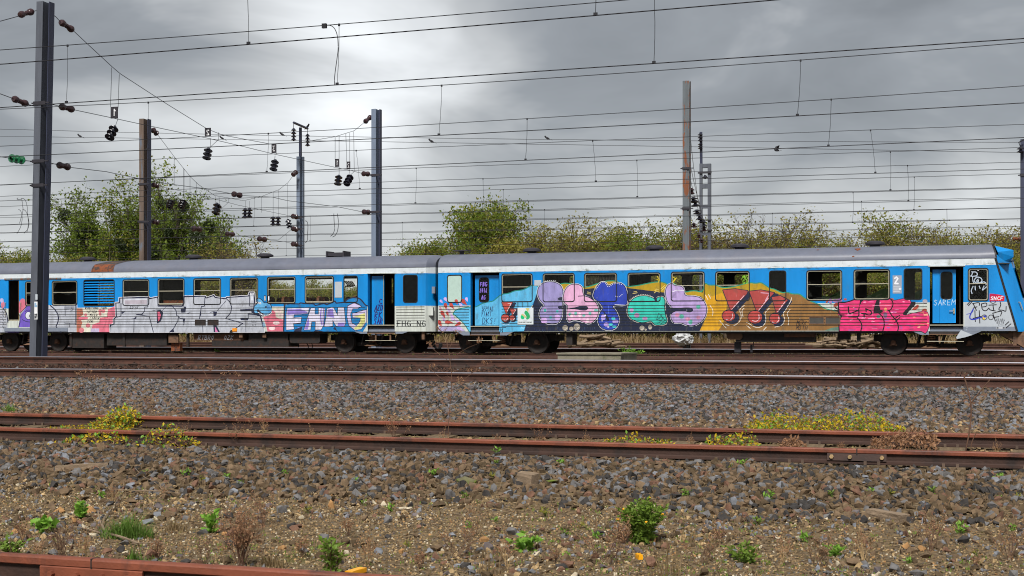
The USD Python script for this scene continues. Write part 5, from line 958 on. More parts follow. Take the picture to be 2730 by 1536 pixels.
for q in ([(765, 1262), (795, 1262)], [(765, 1285), (765, 1305)], [(765, 1285), (785, 1285)]): Ln(a, lin(180, 190, 200), H__(*q), 1.0)
Tx('year tag', lin(24, 30, 50), E_, '2010', 1035, 1002, 62, 36, 9, .05, jit=4); Ln('year tag', lin(24, 30, 50), E_((1065, 925), (1215, 925)), 1.8)
a = 'class marking'
P(a, lin(150, 156, 168), Z5((1035, 432), (1135, 432), (1135, 632), (1035, 632))); Tx(a, WHT, Z5, '2', 1058, 522, 72, 62, 17); 
for k in range(4): P(a, lin(196, 200, 208), Z5((1042, 548 + 20 * k), (1120 - 10 * (k % 2), 548 + 20 * k), (1120, 556 + 20 * k), (1042, 556 + 20 * k)))
El(a, lin(216, 220, 226), Z5((1117, 580))[0], 3.2, 3.2)
c2_layers = LAY
# split of the layers: painter's order, later paint lies on earlier paint
def lay(c, layers, face, y, keep=None, drop=(), mats={}, parentmap=None, Y=YS):
    top, out = Polygon(), {}
    for piece, col, g in reversed(layers):
        if (keep and piece not in keep) or piece in drop: continue
        if g.is_empty: continue
        w = shapely.transform(g, lambda q: np.array([side(u, v, Y) for u, v in q])).buffer(0).intersection(face)
        vis = w.difference(top)
        top = top.union(w).buffer(0)
        if not vis.is_empty: out.setdefault(piece, []).append((col, vis))
    for piece, lst in reversed(list(out.items())):
        b = MB()
        for col, g in lst: b.flat(g, y, col)
        b.build('graffiti' if 'marking' not in piece else 'marking', mats.get(piece, 'paint'), c, label={'silver': 'plain silver paint', 'purple': 'purple shape with a round eye', 'pink': 'faded pink and cream paint', 'tag': 'thin black scrawl'}.get(piece, piece + (' graffiti' if 'marking' not in piece else '')), colors=True)
face1 = sbox(xs1, Z_BOT - .4, xe1, Z_BLUE).difference(GR1).difference(unary_union([sbox(*d) for d in (dl, (dr[0], Z_BOT - 1, dr[2], dr[3]))])).difference(rrect(*lw, .08)).difference(rrect(*[W1[0][0][0] + .05, W1[0][0][1] + .08, W1[0][0][2] - .05, W1[0][0][3]], .06)).difference(rrect(*[W1[10][0][0] + .05, W1[10][0][1] + .08, W1[10][0][2] - .05, W1[10][0][3]], .06))
lo = rrect(W1[3][0][0] + .05, W1[3][0][1] + .05, W1[3][0][2] - .05, W1[3][0][3] - .05, .04); face1 = face1.difference(lo)
v1, v2 = [sbox(*wrect(B_, *q)) for q in ((1405, 540, 1575, 632), (1600, 540, 1775, 630))]
face1 = face1.difference(v1).difference(v2)
lay(c1, c1_layers, face1, YS - .004, drop=('door tag',))
lay(c1, c1_layers, sbox(-99, -9, 99, 9), YS + .196, keep=('door tag',), Y=YS + .196)
for v in (v1, v2): b = MB(); b.prism(v, YS - .002, YS + .0); b.prism(v.difference(v.buffer(-.03)), YS - .012, YS - .002); b.build('vent', 'dark_metal', c1)
face2 = S2.union(sbox(d2a[0] - .62, zr(.6), d2a[0] - .03, Z_BOT)).union(sbox(d2a[2] + .03, zr(.6), d2a[2] + .62, Z_BOT)).union(sbox(d2b[0] - .62, zr(.7), d2b[0] - .03, Z_BOT)).difference(GR2).difference(unary_union([sbox(d[0], Z_BOT - 1, d[2], d[3]) for d in (d2a, d2b)])).difference(unary_union([rrect(w[0][0] + .05, w[0][1] + .05, w[0][2] - .05, w[0][3], .05) for w in W2[8:12]]))
v3, v4 = [sbox(*wrect(Z4, *q)) for q in ((1955, 880, 2112, 948), (2140, 880, 2295, 950))]
sg = sbox(*wrect(E_, 1420, 585, 1690, 870))
face2 = face2.difference(v3).difference(v4).difference(sg)
lay(c2, c2_layers, face2, YS - .0055, drop=('door tag', 'pane tag', 'white tag'), mats={'pink lettering': 'paint_streaky', 'operator marking': 'print', 'class marking': 'print'})
dA = sbox(*rA)
lay(c2, c2_layers, dA.difference(rrect(*[ (lambda t: t)(v) for v in (side(*Z3((655, 608))[0], YS + .2)[0], side(*Z3((655, 608))[0], YS + .2)[1], side(*Z3((748, 370))[0], YS + .2)[0], side(*Z3((748, 370))[0], YS + .2)[1])], .1)), YS + .196, keep=('petals and blue wave', 'door tag'), Y=YS + .196)
lay(c2, c2_layers, dA, YS + .206, keep=('pane tag',), Y=YS + .206)
lay(c2, c2_layers, sbox(-99, -9, 99, 9), YS + .196, keep=('white tag',), Y=YS + .196)
for v in (v3, v4): b = MB(); b.prism(v, YS - .002, YS - .0005); vv = b.build('vent', 'interior_wall', c2); b = MB(); b.prism(v.buffer(.03).difference(v), YS - .02, YS - .002); b.build('vent_frame', 'tank_brown', vv)
# the white sign panel on the side of coach 2
b = MB(); b.prism(sg, YS - .03, YS - .002); sp = b.build('sign_panel', 'coach_white', c2, label='white sign panel with green emblem'); 
LAY = []
P('sign', lin(40, 160, 96), E_((1565, 620), (1525, 670), (1580, 735), (1560, 780), (1600, 788), (1636, 750), (1625, 690)), 1); P('sign', lin(20, 186, 116), E_((1470, 730), (1500, 695), (1545, 750), (1520, 785), (1480, 775)), 1); P('sign', lin(200, 186, 130), E_((1480, 695), (1510, 685), (1575, 740), (1555, 760)))
Tx('sign', lin(90, 96, 92), E_, 'CHAMPAGNE-ARDENNE', 1438, 843, 18, 13.6, 3.5); Tx('sign', lin(120, 126, 120), E_, 'REGION', 1525, 815, 10, 9, 2)
P('sign', lin(196, 186, 110), E_((1555, 590), (1620, 590), (1600, 660)))
lay(c2, LAY, sg, YS - .0325, mats={'sign': 'print'})
# notice plates, window scrawls, far side paint
def plate(c, z, x0, y0, x1, y1, m='cab_grey', y=-.012, name='notice_plate'): b = MB(); b.prism(sbox(*wrect(z, x0, y0, x1, y1)), YS + y, YS - .0008); return b.build(name, m, c)
plate(c1, Z2, 1078, 410, 1148, 565); plate(c2, E_, 1705, 108, 1822, 205)
LAY = []
for q in ([(870, 180), (960, 180), (990, 230), (960, 260), (890, 270), (850, 260)], [(900, 180), (870, 250)], [(890, 270), (890, 350), (920, 400)], [(960, 280), (1050, 290), (1080, 350), (1040, 395), (960, 400), (910, 350), (960, 290)], [(1000, 320), (960, 360), (1000, 380)], [(1060, 400), (1100, 365), (1155, 400), (1150, 430)], [(900, 460), (860, 540), (880, 600)], [(940, 460), (945, 530)], [(1020, 455), (1035, 500)], [(1090, 530), (1160, 470)], [(1110, 455), (1080, 530)]): Ln('window scrawl', lin(176, 190, 206), H__(*q), 2.6, 1)
El('window scrawl', WHT, H__((1003, 355))[0], 1.6, 1.6); El('window scrawl', WHT, H__((997, 152))[0], 1.6, 1.2)
x0, z0, x1, z1 = W2[11][0]; lay(c2, LAY, rrect(x0 + .05, z0 + .05, x1 - .05, z1 - .05, .05), YS + .010)
b = MB()
for i in (8, 9, 10):
    x0, z0, x1, z1 = [w[0] for w in W2][i]; x0 += .3; x1 += .3; h = (z1 - z0)
    g = Polygon([(x0, z0)] + [(x, z0 + h * (.33 + .13 * math.sin(x * 4.2))) for x in np.linspace(x0, x1, 12)] + [(x1, z0)])
    b.flat(g, YF - .056, lin(150, 190, 120)); 
    for k in range(3): xx = x0 + (x1 - x0) * (.2 + .3 * k); b.flat(LineString([(xx, z0), (xx + .12, z0 + h * .2), (xx + .3, z0 + h * .25)]).buffer(.03).intersection(g), YF - .0585, R.choice([lin(80, 130, 50), lin(190, 214, 150)]))
b.build('graffiti', 'paint', c2, colors=True, label='pale green paint on the far side windows')
b = MB(); x0, z0, x1, z1 = W1[7][0]
for k in range(5): xx = x0 + .55 + .08 * k; b.flat(LineString([(xx, z1 - .12), (xx + .14, z1 - .3), (xx + .02, z1 - .34)]).buffer(.026), YF - .056, lin(206, 174, 40))
b.build('graffiti', 'paint', c1, colors=True, label='yellow scrawl on a far side window')
b = MB(); LAY = []
for t, x0_, y_ in (('RTBRO', 528, 905), ('OZK', 597, 905)):
    s = at(x0_, y_, YS + .25)
    for i, ch in enumerate(t):
        for st in SF[ch]: b.flat(LineString([(s[0] + .16 * i + u * .14 + v * .04, s[2] + .0 + v * .16) for u, v in st]).buffer(.014), YS + .246, lin(200, 200, 206))
b.build('graffiti', 'paint', c1, colors=True, label='white scrawl on the dark equipment box')
# ------------------------------------------------------------------ masts
def hmast(name, label, px, Y, py_top, wpx, m1, m2, base_py=None, lean=0.0, bands=(), z0=None, solid=False):
    s = scale_at(px, Y); x = ratio(px) * Y; w = wpx / s * 1.02; d = w
    zt = at(px, py_top, Y)[2]; z0 = gz(Y) - .3 if z0 is None else z0
    t = thing(name, label, 'catenary mast', (x, Y, z0))
    def col(p): # H section in (x, y), extruded along z with a lean
        m = trimesh.creation.extrude_polygon(p, zt - z0, engine='earcut'); v = np.array(m.vertices); v[:, 2] += z0; v[:, 0] += x + lean * (v[:, 2] - z0); v[:, 1] += Y; return v, m.faces
    f = .02
    for nm, p, mm in ([('face_plate', sbox(-w / 2 + .03, -d / 2 + f, w / 2 - .03, -d / 2 + f + .02), m1)] if solid else []) + list((('flange', sbox(-w / 2, -d / 2, -w / 2 + w * .62, -d / 2 + f), m1), ('flange', sbox(-w / 2 + w * .1, d / 2 - f, w / 2, d / 2), m2), ('web', sbox(w * .04, -d / 2 + f, w * .04 + f, d / 2 - f), m1), ('flange', sbox(w / 2 - f, -d / 2 + .12, w / 2, d / 2 - f), m2), ('flange', sbox(-w / 2, -d / 2 + f, -w / 2 + f, d / 2 - f), m1))):
        b = MB(); b.add(*col(p)); b.build(nm, mm, t)
    for by in bands:
        zb = at(px, by, Y)[2]; xo = x + lean * (zb - z0); b = MB(); b.box((xo - w / 2 - .03, Y - d / 2 - .03, zb - .05), (xo + w / 2 + .03, Y - d / 2, zb + .05)); b.box((xo - w / 2 - .1, Y - d / 2 - .02, zb - .02), (xo + w / 2 + .16, Y - d / 2 + .03, zb + .02)); b.build('clamp', 'plate_dark', t)
    return t, x, z0, w
X_A, X_B = -27.1, -39.5
px1 = 95 * 1.0598
Y1 = 36.0
m1_, x1_, z1_, w1_ = hmast('catenary_mast', 'tall dark steel mast standing in front of the train', 101.5, Y1, 8.5, 32, 'mast_grey', 'mast_dark', lean=.0243, bands=(278, 432, 496))
yf = Y1 - w1_ / 2
def pband(px, py, w, h, m, name, proud=.012):
    p = at(px, py, yf - proud); s = scale_at(px, yf); b = MB(); b.box((p[0] - w / s / 2, yf - proud, p[2] - h / s / 2), (p[0] + w / s / 2, yf - proud + .01, p[2] + h / s / 2)); return b.build(name, m, m1_)
pp = pband(95.5, 828, 10, 47, 'plate_white', 'notice_plate'); pband(97, 792, 7, 15, 'cab_grey', 'notice_plate')
b = MB(); s = scale_at(95, yf)
for i, (t, yy, h, n) in enumerate((('22', 843, 6, 2), ('II', 812, 4, 2), ('III', 818, 4, 3), ('54', 849, 4.5, 2))):
    p = at(92.5, yy, yf - .014)
    for k, ch in enumerate(t):
        for st in SF[ch]: b.flat(LineString([(p[0] + (k * h * .72 + u * h * .6) / s, p[2] + v * h / s) for u, v in st]).buffer(.012), yf - .0135, lin(40, 44, 48) if yy > 830 else lin(90, 150, 190))
b.build('plate_number', 'print', pp, colors=True)
m2_, *_ = hmast('catenary_mast', 'rust brown steel mast standing before the big tree', 387, 61.0, 318, 22, 'mast_brown', 'mast_dark', bands=(492, 592))
m3_, x3_, _, w3_ = hmast('catenary_mast', 'pale steel mast with a T shaped crossarm and two hanging insulators', 801, 78.2, 418, 15.5, 'mast_blue', 'mast_blue', bands=(581, 611, 655))
m4_, *_ = hmast('catenary_mast', 'blue grey steel mast behind the right end of the left coach', 1004, 61.0, 292, 21, 'mast_blue', 'mast_dark', bands=(468, 566))
m5_, x5_, _, w5_ = hmast('catenary_mast', 'mast streaked with orange rust rising behind the driving coach', 1831, 61.0, 217, 18.5, 'mast_rusty', 'mast_rusty', bands=(450, 557), solid=True)
# extension and crossarm of the T mast
Y3 = 78.2; s3 = scale_at(801, Y3)
b = MB(); p = at(801, 418, Y3); q = at(802, 340, Y3); b.box((p[0] - .07, Y3 - .07, p[2]), (p[0] + .07, Y3 + .07, q[2])); b.build('extension', 'mast_dark', m3_)
a0, a1 = at(783, 327, Y3 - .0), at(820, 343, Y3 - .0); a0 = np.array([a0[0], Y3 - .9, a1[2] + .1]); a1 = np.array([a1[0], Y3 + 1.0, a1[2]])
a0, a1 = at(783, 327, Y3 - 1.4), at(820, 343, Y3 + 1.4); b = MB(); b.tube([a0, a1], .075, 6); b.build('crossarm', 'mast_dark', m3_)
# lattice mast
Y6 = 80.0
t6 = thing('lattice_mast', 'grey two legged frame mast with rungs and a thin top pole beside the rusty mast', 'catenary mast', at(1880, 660, Y6))
for xa, xb in ((1865.5, 1872.5), (1887.5, 1895.5)):
    (p, q) = at(xa, 437, Y6), at(xb, 437, Y6); b = MB(); b.box((p[0], Y6 - .12, gz(Y6) - .3), (q[0], Y6 + .12, p[2])); b.build('leg', 'mast_grey', t6)
for ya_, yb_ in ((437, 448), (491, 503), (546, 556), (620, 628), (664, 674)):
    p, q = at(1872.5, yb_, Y6), at(1887.5, ya_, Y6); b = MB(); b.box((p[0], Y6 - .1, p[2]), (q[0], Y6 + .1, q[2])); b.build('rung', 'mast_grey', t6)
for xx in (1868, 1871.5): p, q = at(xx, 437, Y6), at(xx - 1, 352, Y6); b = MB(); b.tube([p, q], .045, 6); b.build('top_pole', 'mast_dark', t6)
Y7 = 61.0
m7_, *_ = hmast('catenary_mast', 'dark mast cut by the right edge of the picture', 2729, 61.0, 372, 16, 'mast_dark', 'mast_grey', bands=(468,))
# ------------------------------------------------------------------ wires
def wirepts(ptsd, Y, sub=6):
    p = [at(x * 1.0598, y * 1.0598, Y) for x, y in ptsd]
    return np.array(p)
def para(p0, p1, p2, n=25):
    t = np.linspace(0, 1, n)[:, None]; xs = [p0[0], p1[0], p2[0]]; zs = [p0[2], p1[2], p2[2]]
    c = np.polyfit(xs, zs, 2); x = np.linspace(xs[0] - 9, xs[2] + 5, n); return np.stack([x, np.full(n, p0[1]), np.polyval(c, x)], 1)
def cat(label, Y, mess, cont, drops, r=.009, dy=0.0, group=None):
    ct = None
    curves = {}
    loc = at(1365, 300, Y)
    t = thing('catenary', label, 'overhead wire', loc, group)
    for nm, ys, yy in (('messenger_wire', mess, Y), ('contact_wire', cont, Y + dy)):
        if ys is None: continue
        c = para(*[at(x * 1.0598, y * 1.0598, yy) for x, y in zip((0, 1288, 2576), ys)]); curves[nm] = c
        b = MB(); b.tube(c, r if nm[0] == 'm' else r * 1.12, 5); b.build(nm, 'wire', t)
    for d in drops:
        xd = d if not isinstance(d, tuple) else d[0]
        x = ratio(xd * 1.0598) * Y; x2 = ratio((d[1] if isinstance(d, tuple) else xd - 4) * 1.0598) * Y
        zt = np.interp(x, curves['messenger_wire'][:, 0], curves['messenger_wire'][:, 2]) ; zb = np.interp(x2, curves['contact_wire'][:, 0], curves['contact_wire'][:, 2])
        b = MB(); m_ = np.array([(x + x2) / 2 + .02, Y, (zt + zb) / 2]); b.tube(chaikin([(x, Y, zt), m_, (x2, Y, zb)], 1, False), r * .6, 4)
        b.box((x2 - .035, Y - .012, zb), (x2 + .035, Y + .012, zb + .05)); b.box((x - .02, Y - .012, zt - .04), (x + .02, Y + .012, zt + .015)); b.build('dropper', 'wire', t)
    return t, curves
GRPW = None
cat('topmost overhead line crossing the upper left corner, its upper wire above the picture', 22.6, (-22, -140, -280), (162, 57, -55), [(619, 625), (1498, 1498)], r=.0095)
tC2, cu2 = cat('overhead line just below the topmost one, with a curved jumper in the bright cloud', 27.2, (126, 25, -92), (271, 184, 97), [(170, 167), (853, 848), (1646, 1645)], r=.010)
xj0, xj1 = ratio(816 * 1.0598) * 27.2, ratio(846 * 1.0598) * 27.2
zz1 = np.interp(xj0, cu2['messenger_wire'][:, 0], cu2['messenger_wire'][:, 2]); zz2 = np.interp(xj1, cu2['contact_wire'][:, 0], cu2['contact_wire'][:, 2])
b = MB(); b.tube(chaikin([(xj0, 27.2, zz1), (xj0 + .2, 27.2, zz1 - .01), (xj1 + .02, 27.22, zz1 - .2), (xj1 + .04, 27.22, zz1 - .5), (xj1 + .02, 27.22, (zz1 + zz2) / 2), (xj1 - .05, 27.2, zz2 + .15), (xj1 - .04, 27.2, zz2)], 3, False), .009, 5); b.box((xj0 - .05, 27.17, zz1 - .06), (xj0 + .05, 27.23, zz1 + .04)); b.build('jumper', 'wire', tC2)
cat('third overhead line from the top', 33.5, (275, 203, 107), (395, 331, 259), [(373, 370), (1111, 1104), (2014, 2006)], r=.010)
cat('fourth overhead line from the top', 39.2, (368, 301, 216), (466, 405, 346), [(675, 671), (1326, 1322), (2091, 2084)], r=.010)
OFF = [(44.6, 478, [(896, 905), (1491, 1499), (2190, 2202)]), (49.5, 426, [(1047, 1045), (1602, 1603), (2240, 2240)]), (53.6, 393, [(1215, 1214), (2283, 2285), (420, 418)]), (58.2, 364, [(1266, 1266), (2300, 2299), (640, 638)]), (64.0, 332, [(2146, 2145), (1330, 1330), (560, 560)]), (68.9, 311, [(2167, 2168), (1370, 1370), (780, 780)]), (75.0, 288, [(1943, 1942), (1012, 1011), (2382, 2381)]), (82.0, 263, [(1965, 1964), (1180, 1180), (720, 720)])]
for i, (Y, o, dr_) in enumerate(OFF):
    k = o / 478.0; e = 6 if i < 3 else 3
    cat(f'thin overhead line, {["fifth", "sixth", "seventh", "eighth", "ninth", "tenth", "eleventh", "lowest"][i]} counted from the top', Y, (840 - o * .885 + 2, 840 - o, 840 - o * 1.115 + e), (840 - o * .79 * .885, 840 - o * .79 + 2, 840 - o * .79 * 1.115 + e), dr_, r=.0092 + .0005 * i)
# two feeder wires over the T mast
fw_ = []
for i, (ys, Yf) in enumerate((((325, 350, 358), Y3 - 1.4), ((343, 362, 384), Y3 + 1.4))):
    t = thing('feeder_wire', ['upper feeder wire hung from the left end of the T crossarm', 'lower feeder wire hung from the right end of the T crossarm'][i], 'overhead wire', at(1365, 370, Yf))
    c = para(*[at(x * 1.0598, y * 1.0598, Yf) for x, y in zip((0, 1288, 2576), ys)]); fw_.append(c)
    b = MB(); b.tube(c, .014, 5); b.build('wire', 'wire', t)
# insulators: strings of discs hung or stretched between two points
def insul(parent, p, q, n=3, r=.13, m='porcelain_dark', name='insulator'):
    p, q = np.asarray(p, float), np.asarray(q, float); L = np.linalg.norm(q - p); d = (q - p) / L
    a = np.cross(d, [0, 0, 1.0] if abs(d[2]) < .9 else [1.0, 0, 0]); a /= np.linalg.norm(a); c = np.cross(a, d); g = np.arange(12) * math.pi / 6
    prof = []
    for k in range(n):
        o = L * (k + .5) / n; h = L / n
        prof += [(r * .34, o - h * .5), (r * .5, o - h * .25), (r, o + h * .12), (r * .98, o + h * .22), (r * .4, o + h * .2), (r * .34, o + h * .45)]
    v = np.array([p + d * o + rr * (math.cos(t) * a + math.sin(t) * c) for rr, o in prof for t in g])
    f = [(i * 12 + j, i * 12 + (j + 1) % 12, (i + 1) * 12 + (j + 1) % 12, (i + 1) * 12 + j) for i in range(len(prof) - 1) for j in range(12)]
    b = MB(); b.add(v, f); return b.build(name, m, parent, smooth=40)
def dumb(parent, p, q, r=.10, m='porcelain'):     # rod insulator with a disc at both ends
    p, q = np.asarray(p, float), np.asarray(q, float); L = np.linalg.norm(q - p); d = (q - p) / L
    a = np.cross(d, [0, 0, 1.0]); a /= np.linalg.norm(a); c = np.cross(a, d); g = np.arange(12) * math.pi / 6
    prof = [(0, 0), (r * .8, .02 * L), (r * 1.1, .12 * L), (r * 1.0, .26 * L), (r * .62, .32 * L)] + [(r * (.62 + .14 * (k % 2)), L * (.34 + .32 * k / 7)) for k in range(8)] + [(r * .62, .68 * L), (r * 1.0, .74 * L), (r * 1.1, .88 * L), (r * .8, .98 * L), (0, L)]
    v = np.array([p + d * o + rr * (math.cos(t) * a + math.sin(t) * c) for rr, o in prof for t in g])
    f = [(i * 12 + j, i * 12 + (j + 1) % 12, (i + 1) * 12 + (j + 1) % 12, (i + 1) * 12 + j) for i in range(len(prof) - 1) for j in range(12)]
    b = MB(); b.add(v, f); return b.build('insulator', m, parent, smooth=40)
def hx(x, y, X): return at_x(x * 1.0598, y * 1.0598, X)
def headspan(label, X, spans, r=.011):
    t = thing('headspan', label, 'span wire', hx(*spans[0][len(spans[0]) // 2], X))
    for s in spans: b = MB(); b.tube(np.array([hx(x, y, X) for x, y in s]), r, 5); b.build('span_wire', 'wire', t)
    return t
hs1 = headspan('span wires carrying the numbered plates from the tall dark mast to the blue grey mast', X_A, [
    [(127, 33), (140, 42), (152, 55)], [(183, 76), (230, 120), (283, 169), (303, 186), (420, 262), (522, 325), (560, 340), (613, 350), (683, 363), (760, 358), (843, 344), (891, 329), (918, 307)], [(933, 294), (941, 287)],
    [(128, 262), (152, 268)], [(184, 276), (283, 297), (357, 313), (523, 348), (613, 369), (690, 388), (843, 421), (882, 429), (913, 437)], [(926, 437), (940, 440)],
    [(123, 409), (146, 415)], [(174, 421), (267, 432), (379, 456), (440, 465), (510, 474), (586, 488)], [(606, 492), (685, 496), (723, 505), (796, 514), (847, 520), (906, 532), (914, 533)], [(926, 534), (940, 534)]])
for a_, b2_, r_ in (((152, 55), (183, 76), .115), ((918, 307), (933, 294), .13), ((152, 268), (184, 276), .115), ((913, 437), (927, 438), .13), ((146, 415), (174, 421), .115), ((586, 488), (606, 492), .12), ((914, 533), (928, 534), .13)): dumb(hs1, hx(*a_, X_A), hx(*b2_, X_A), r_ * .9)
hl = thing('headspan', 'span wires leaving the tall dark mast towards the left edge, one with green glass discs', 'span wire', hx(60, 250, X_A - .3))
for s in ([(105, 24), (82, 29)], [(50, 40), (-30, 62)], [(103, 272), (68, 262)], [(33, 248), (-30, 225)], [(100, 408), (62, 404)], [(26, 398), (-30, 390)]): b = MB(); b.tube(np.array([hx(x, y, X_A - .2) for x, y in s]), .012, 5); b.build('span_wire', 'wire', hl)
dumb(hl, hx(82, 29, X_A - .2), hx(49, 38, X_A - .2), .10); dumb(hl, hx(68, 262, X_A - .2), hx(33, 248, X_A - .2), .10); insul(hl, hx(62, 404, X_A - .2), hx(26, 398, X_A - .2), 3, .135, 'green_glass')
def hang(t, X, rods, ins, n=3, r=.15, m='porcelain_dark'):
    for (x0, y0, x1, y1) in rods: b = MB(); b.tube([hx(x0, y0, X), hx(x1, y1, X)], .010, 4); b.build('hanger_rod', 'wire', t)
    for (x0, y0, x1, y1) in ins: insul(t, hx(x0, y0, X), hx(x1, y1, X), n, r, m)
hang(hs1, X_A, [(281, 170, 278, 269), (300, 187, 297, 273), (297, 298, 290, 318), (516, 322, 516, 322.5), (549, 333, 549, 352), (549, 352, 527, 372), (530, 348, 530, 372), (695, 364, 695, 388), (692, 392, 691, 402), (843, 345, 843, 403), (853, 342, 853, 440), (870, 337, 872, 408), (880, 335, 880, 437), (890, 331, 891, 432), (891, 432, 882, 440)], [])
hang(hs1, X_A, [], [(289, 318, 274, 349)], 3, .17); hang(hs1, X_A, [], [(525, 373, 519, 401)], 3, .17); hang(hs1, X_A, [], [(693, 402, 687, 429)], 3, .17); hang(hs1, X_A, [], [(853, 441, 849, 466), (883, 442, 871, 464)], 3, .18)
hs2 = headspan('span wires from the rust brown mast to the T shaped mast', X_B, [
    [(376, 318), (384, 326)], [(395, 337), (402, 346), (438, 394), (462, 424), (480, 446), (500, 465), (540, 492), (613, 505), (659, 494), (702, 477), (724, 460), (741, 437)],
    [(377, 463), (384, 465)], [(397, 468), (500, 490), (598, 516), (690, 535), (738, 545)], [(377, 555), (384, 557)], [(397, 560), (480, 574), (485, 575)], [(505, 577), (570, 588), (585, 590)], [(600, 592), (655, 602), (700, 604), (736, 575)], [(670, 603), (720, 609), (738, 614)]])
for a_, b2_, r_ in (((384, 326), (395, 337), .14), ((384, 465), (397, 468), .13), ((384, 557), (397, 560), .13), ((485, 575), (505, 577), .15), ((650, 601), (668, 603), .15), ((569, 588), (588, 590), .13), ((736, 544), (746, 546), .15), ((736, 575), (746, 578), .15), ((736, 614), (746, 615), .15), ((737, 440), (745, 433), .15)): dumb(hs2, hx(*a_, X_B), hx(*b2_, X_B), r_)
hang(hs2, X_B, [(438, 394, 438, 468), (461, 422, 462, 495), (463, 425, 463, 495), (478, 442, 478, 497), (478, 497, 470, 508), (494, 458, 494, 492), (462, 495, 448, 506), (543, 494, 543, 510), (551, 496, 552, 512), (575, 500, 574, 510), (574, 510, 556, 526), (617, 506, 617, 524), (628, 506, 628, 524), (658, 494, 658, 535), (687, 483, 687, 545), (700, 478, 700, 545), (723, 462, 724, 552)], [])
hang(hs2, X_B, [], [(432, 504, 425, 522), (463, 504, 455, 522), (546, 511, 540, 538), (551, 514, 543, 540)], 3, .2); hang(hs2, X_B, [], [(617, 524, 616, 550), (628, 524, 627, 548), (687, 545, 687, 568), (700, 545, 699, 568), (724, 552, 729, 574)], 3, .19)
i3 = m3_
for pt, sgn in ((a0, 0), (a1, 0)): b = MB(); b.tube([pt, pt - np.array([0, 0, .35])], .02, 5); b.build('hanger_rod', 'wire', i3); insul(i3, pt - np.array([0, 0, .35]), pt - np.array([0, 0, 1.15]), 4, .17)
# insulator clusters between the rusty mast and the lattice mast
t8 = thing('headspan', 'span wire with a row of brown insulators between the rusty mast and the frame mast', 'span wire', at(1850, 560, 66))
def pq(x, y, Y): return at(1300 + x / 2.787, 200 + y / 2.787, Y)
for s in ([(1508, 480, 61.2), (1525, 640, 64), (1545, 800, 67), (1562, 930, 71), (1590, 1060, 76), (1610, 1090, 80)], [(1510, 790, 61.2), (1535, 900, 65), (1555, 960, 69), (1580, 1060, 76)], [(1508, 1050, 61.2), (1530, 1100, 64), (1560, 1180, 70), (1600, 1250, 79)], [(1512, 700, 61.2), (1550, 870, 68), (1600, 1060, 79)]): b = MB(); b.tube([pq(*k) for k in s], .012, 5); b.build('span_wire', 'wire', t8)
for x, y, Y, L, r, m in ((1516, 840, 62, 50, .17, 'porcelain'), (1527, 908, 63.5, 40, .27, 'porcelain_dark'), (1542, 930, 66, 50, .27, 'porcelain_dark'), (1553, 1000, 67.5, 36, .27, 'porcelain_dark'), (1572, 1030, 73, 50, .26, 'porcelain_dark'), (1584, 1060, 75, 40, .24, 'porcelain_dark'), (1605, 1080, 79, 50, .22, 'porcelain_dark'), (1607, 1125, 79.2, 40, .24, 'porcelain'), (1531, 1100, 64, 36, .2, 'porcelain'), (1570, 1180, 70, 34, .2, 'porcelain'), (1587, 1215, 75, 34, .2, 'porcelain')): insul(t8, pq(x, y, Y), pq(x + 3, y + L, Y), 2, r * .78, m)
for y0_, y1_, r in ((355, 378, .16), (382, 398, .15)): insul(t6, at(1867, y0_, Y6 - .1), at(1867, y1_, Y6 - .1), 3, r)
for y_ in (462,): b = MB(); p = at(1880, y_, Y6); b.box((p[0] - .4, Y6 - .2, p[2] - .03), (p[0] + .4, Y6 - .1, p[2] + .06)); b.build('bracket', 'plate_dark', t6); insul(t6, at(1880, 466, Y6 - .15), at(1880, 478, Y6 - .15), 1, .16)
for y_ in (588, 615): b = MB(); p = at(1884, y_, Y6); b.box((p[0] - .35, Y6 - .2, p[2] - .02), (p[0] + .35, Y6 - .12, p[2] + .04)); b.build('bracket', 'plate_dark', t6)
insul(m7_, at(2721, 392, 60.7), at(2721, 408, 60.7), 2, .16); b = MB(); b.tube([at(2730, 372, 60.7), at(2716, 380, 60.7), at(2721, 392, 60.7)], .03, 5); b.build('hanger_rod', 'wire', m7_)
dumb(m7_, at(2700, 637, 60.8), at(2722, 637, 60.8), .08, 'rust_patch')
# loops of jumper cable on the left
tj = thing('jumper_cable', 'pair of S shaped jumper cables hanging left of the tall dark mast', 'jumper cable', at(60, 560, 58.2))
for q in ([(48, 528), (44, 531), (50, 533), (58, 530), (60, 545), (62, 560), (58, 575), (52, 596)], [(56, 529), (66, 530), (72, 545), (74, 570), (76, 600), (72, 618)], [(49, 558), (56, 562), (60, 580), (56, 605), (45, 623)], [(60, 558), (70, 562), (78, 590), (76, 610), (64, 622)]): b = MB(); b.tube(chaikin([at(x, y, 58.2) for x, y in q], 2, False), .014, 4); b.build('cable', 'wire', tj)
tj = thing('jumper_cable', 'pair of curved jumper cables right of the T shaped mast', 'jumper cable', at(895, 600, 64.0))
for q in ([(740, 985), (742, 1050), (748, 1120), (730, 1160), (712, 1172)], [(768, 985), (778, 1040), (775, 1120), (755, 1165), (730, 1178)], [(505, 1045), (520, 1048), (528, 1080), (525, 1150), (522, 1215), (503, 1224)]): b = MB(); b.tube(chaikin([at(650 + x / 3.083, 250 + y / 3.083, 64.0) for x, y in q], 2, False), .016, 4); b.build('cable', 'wire', tj)
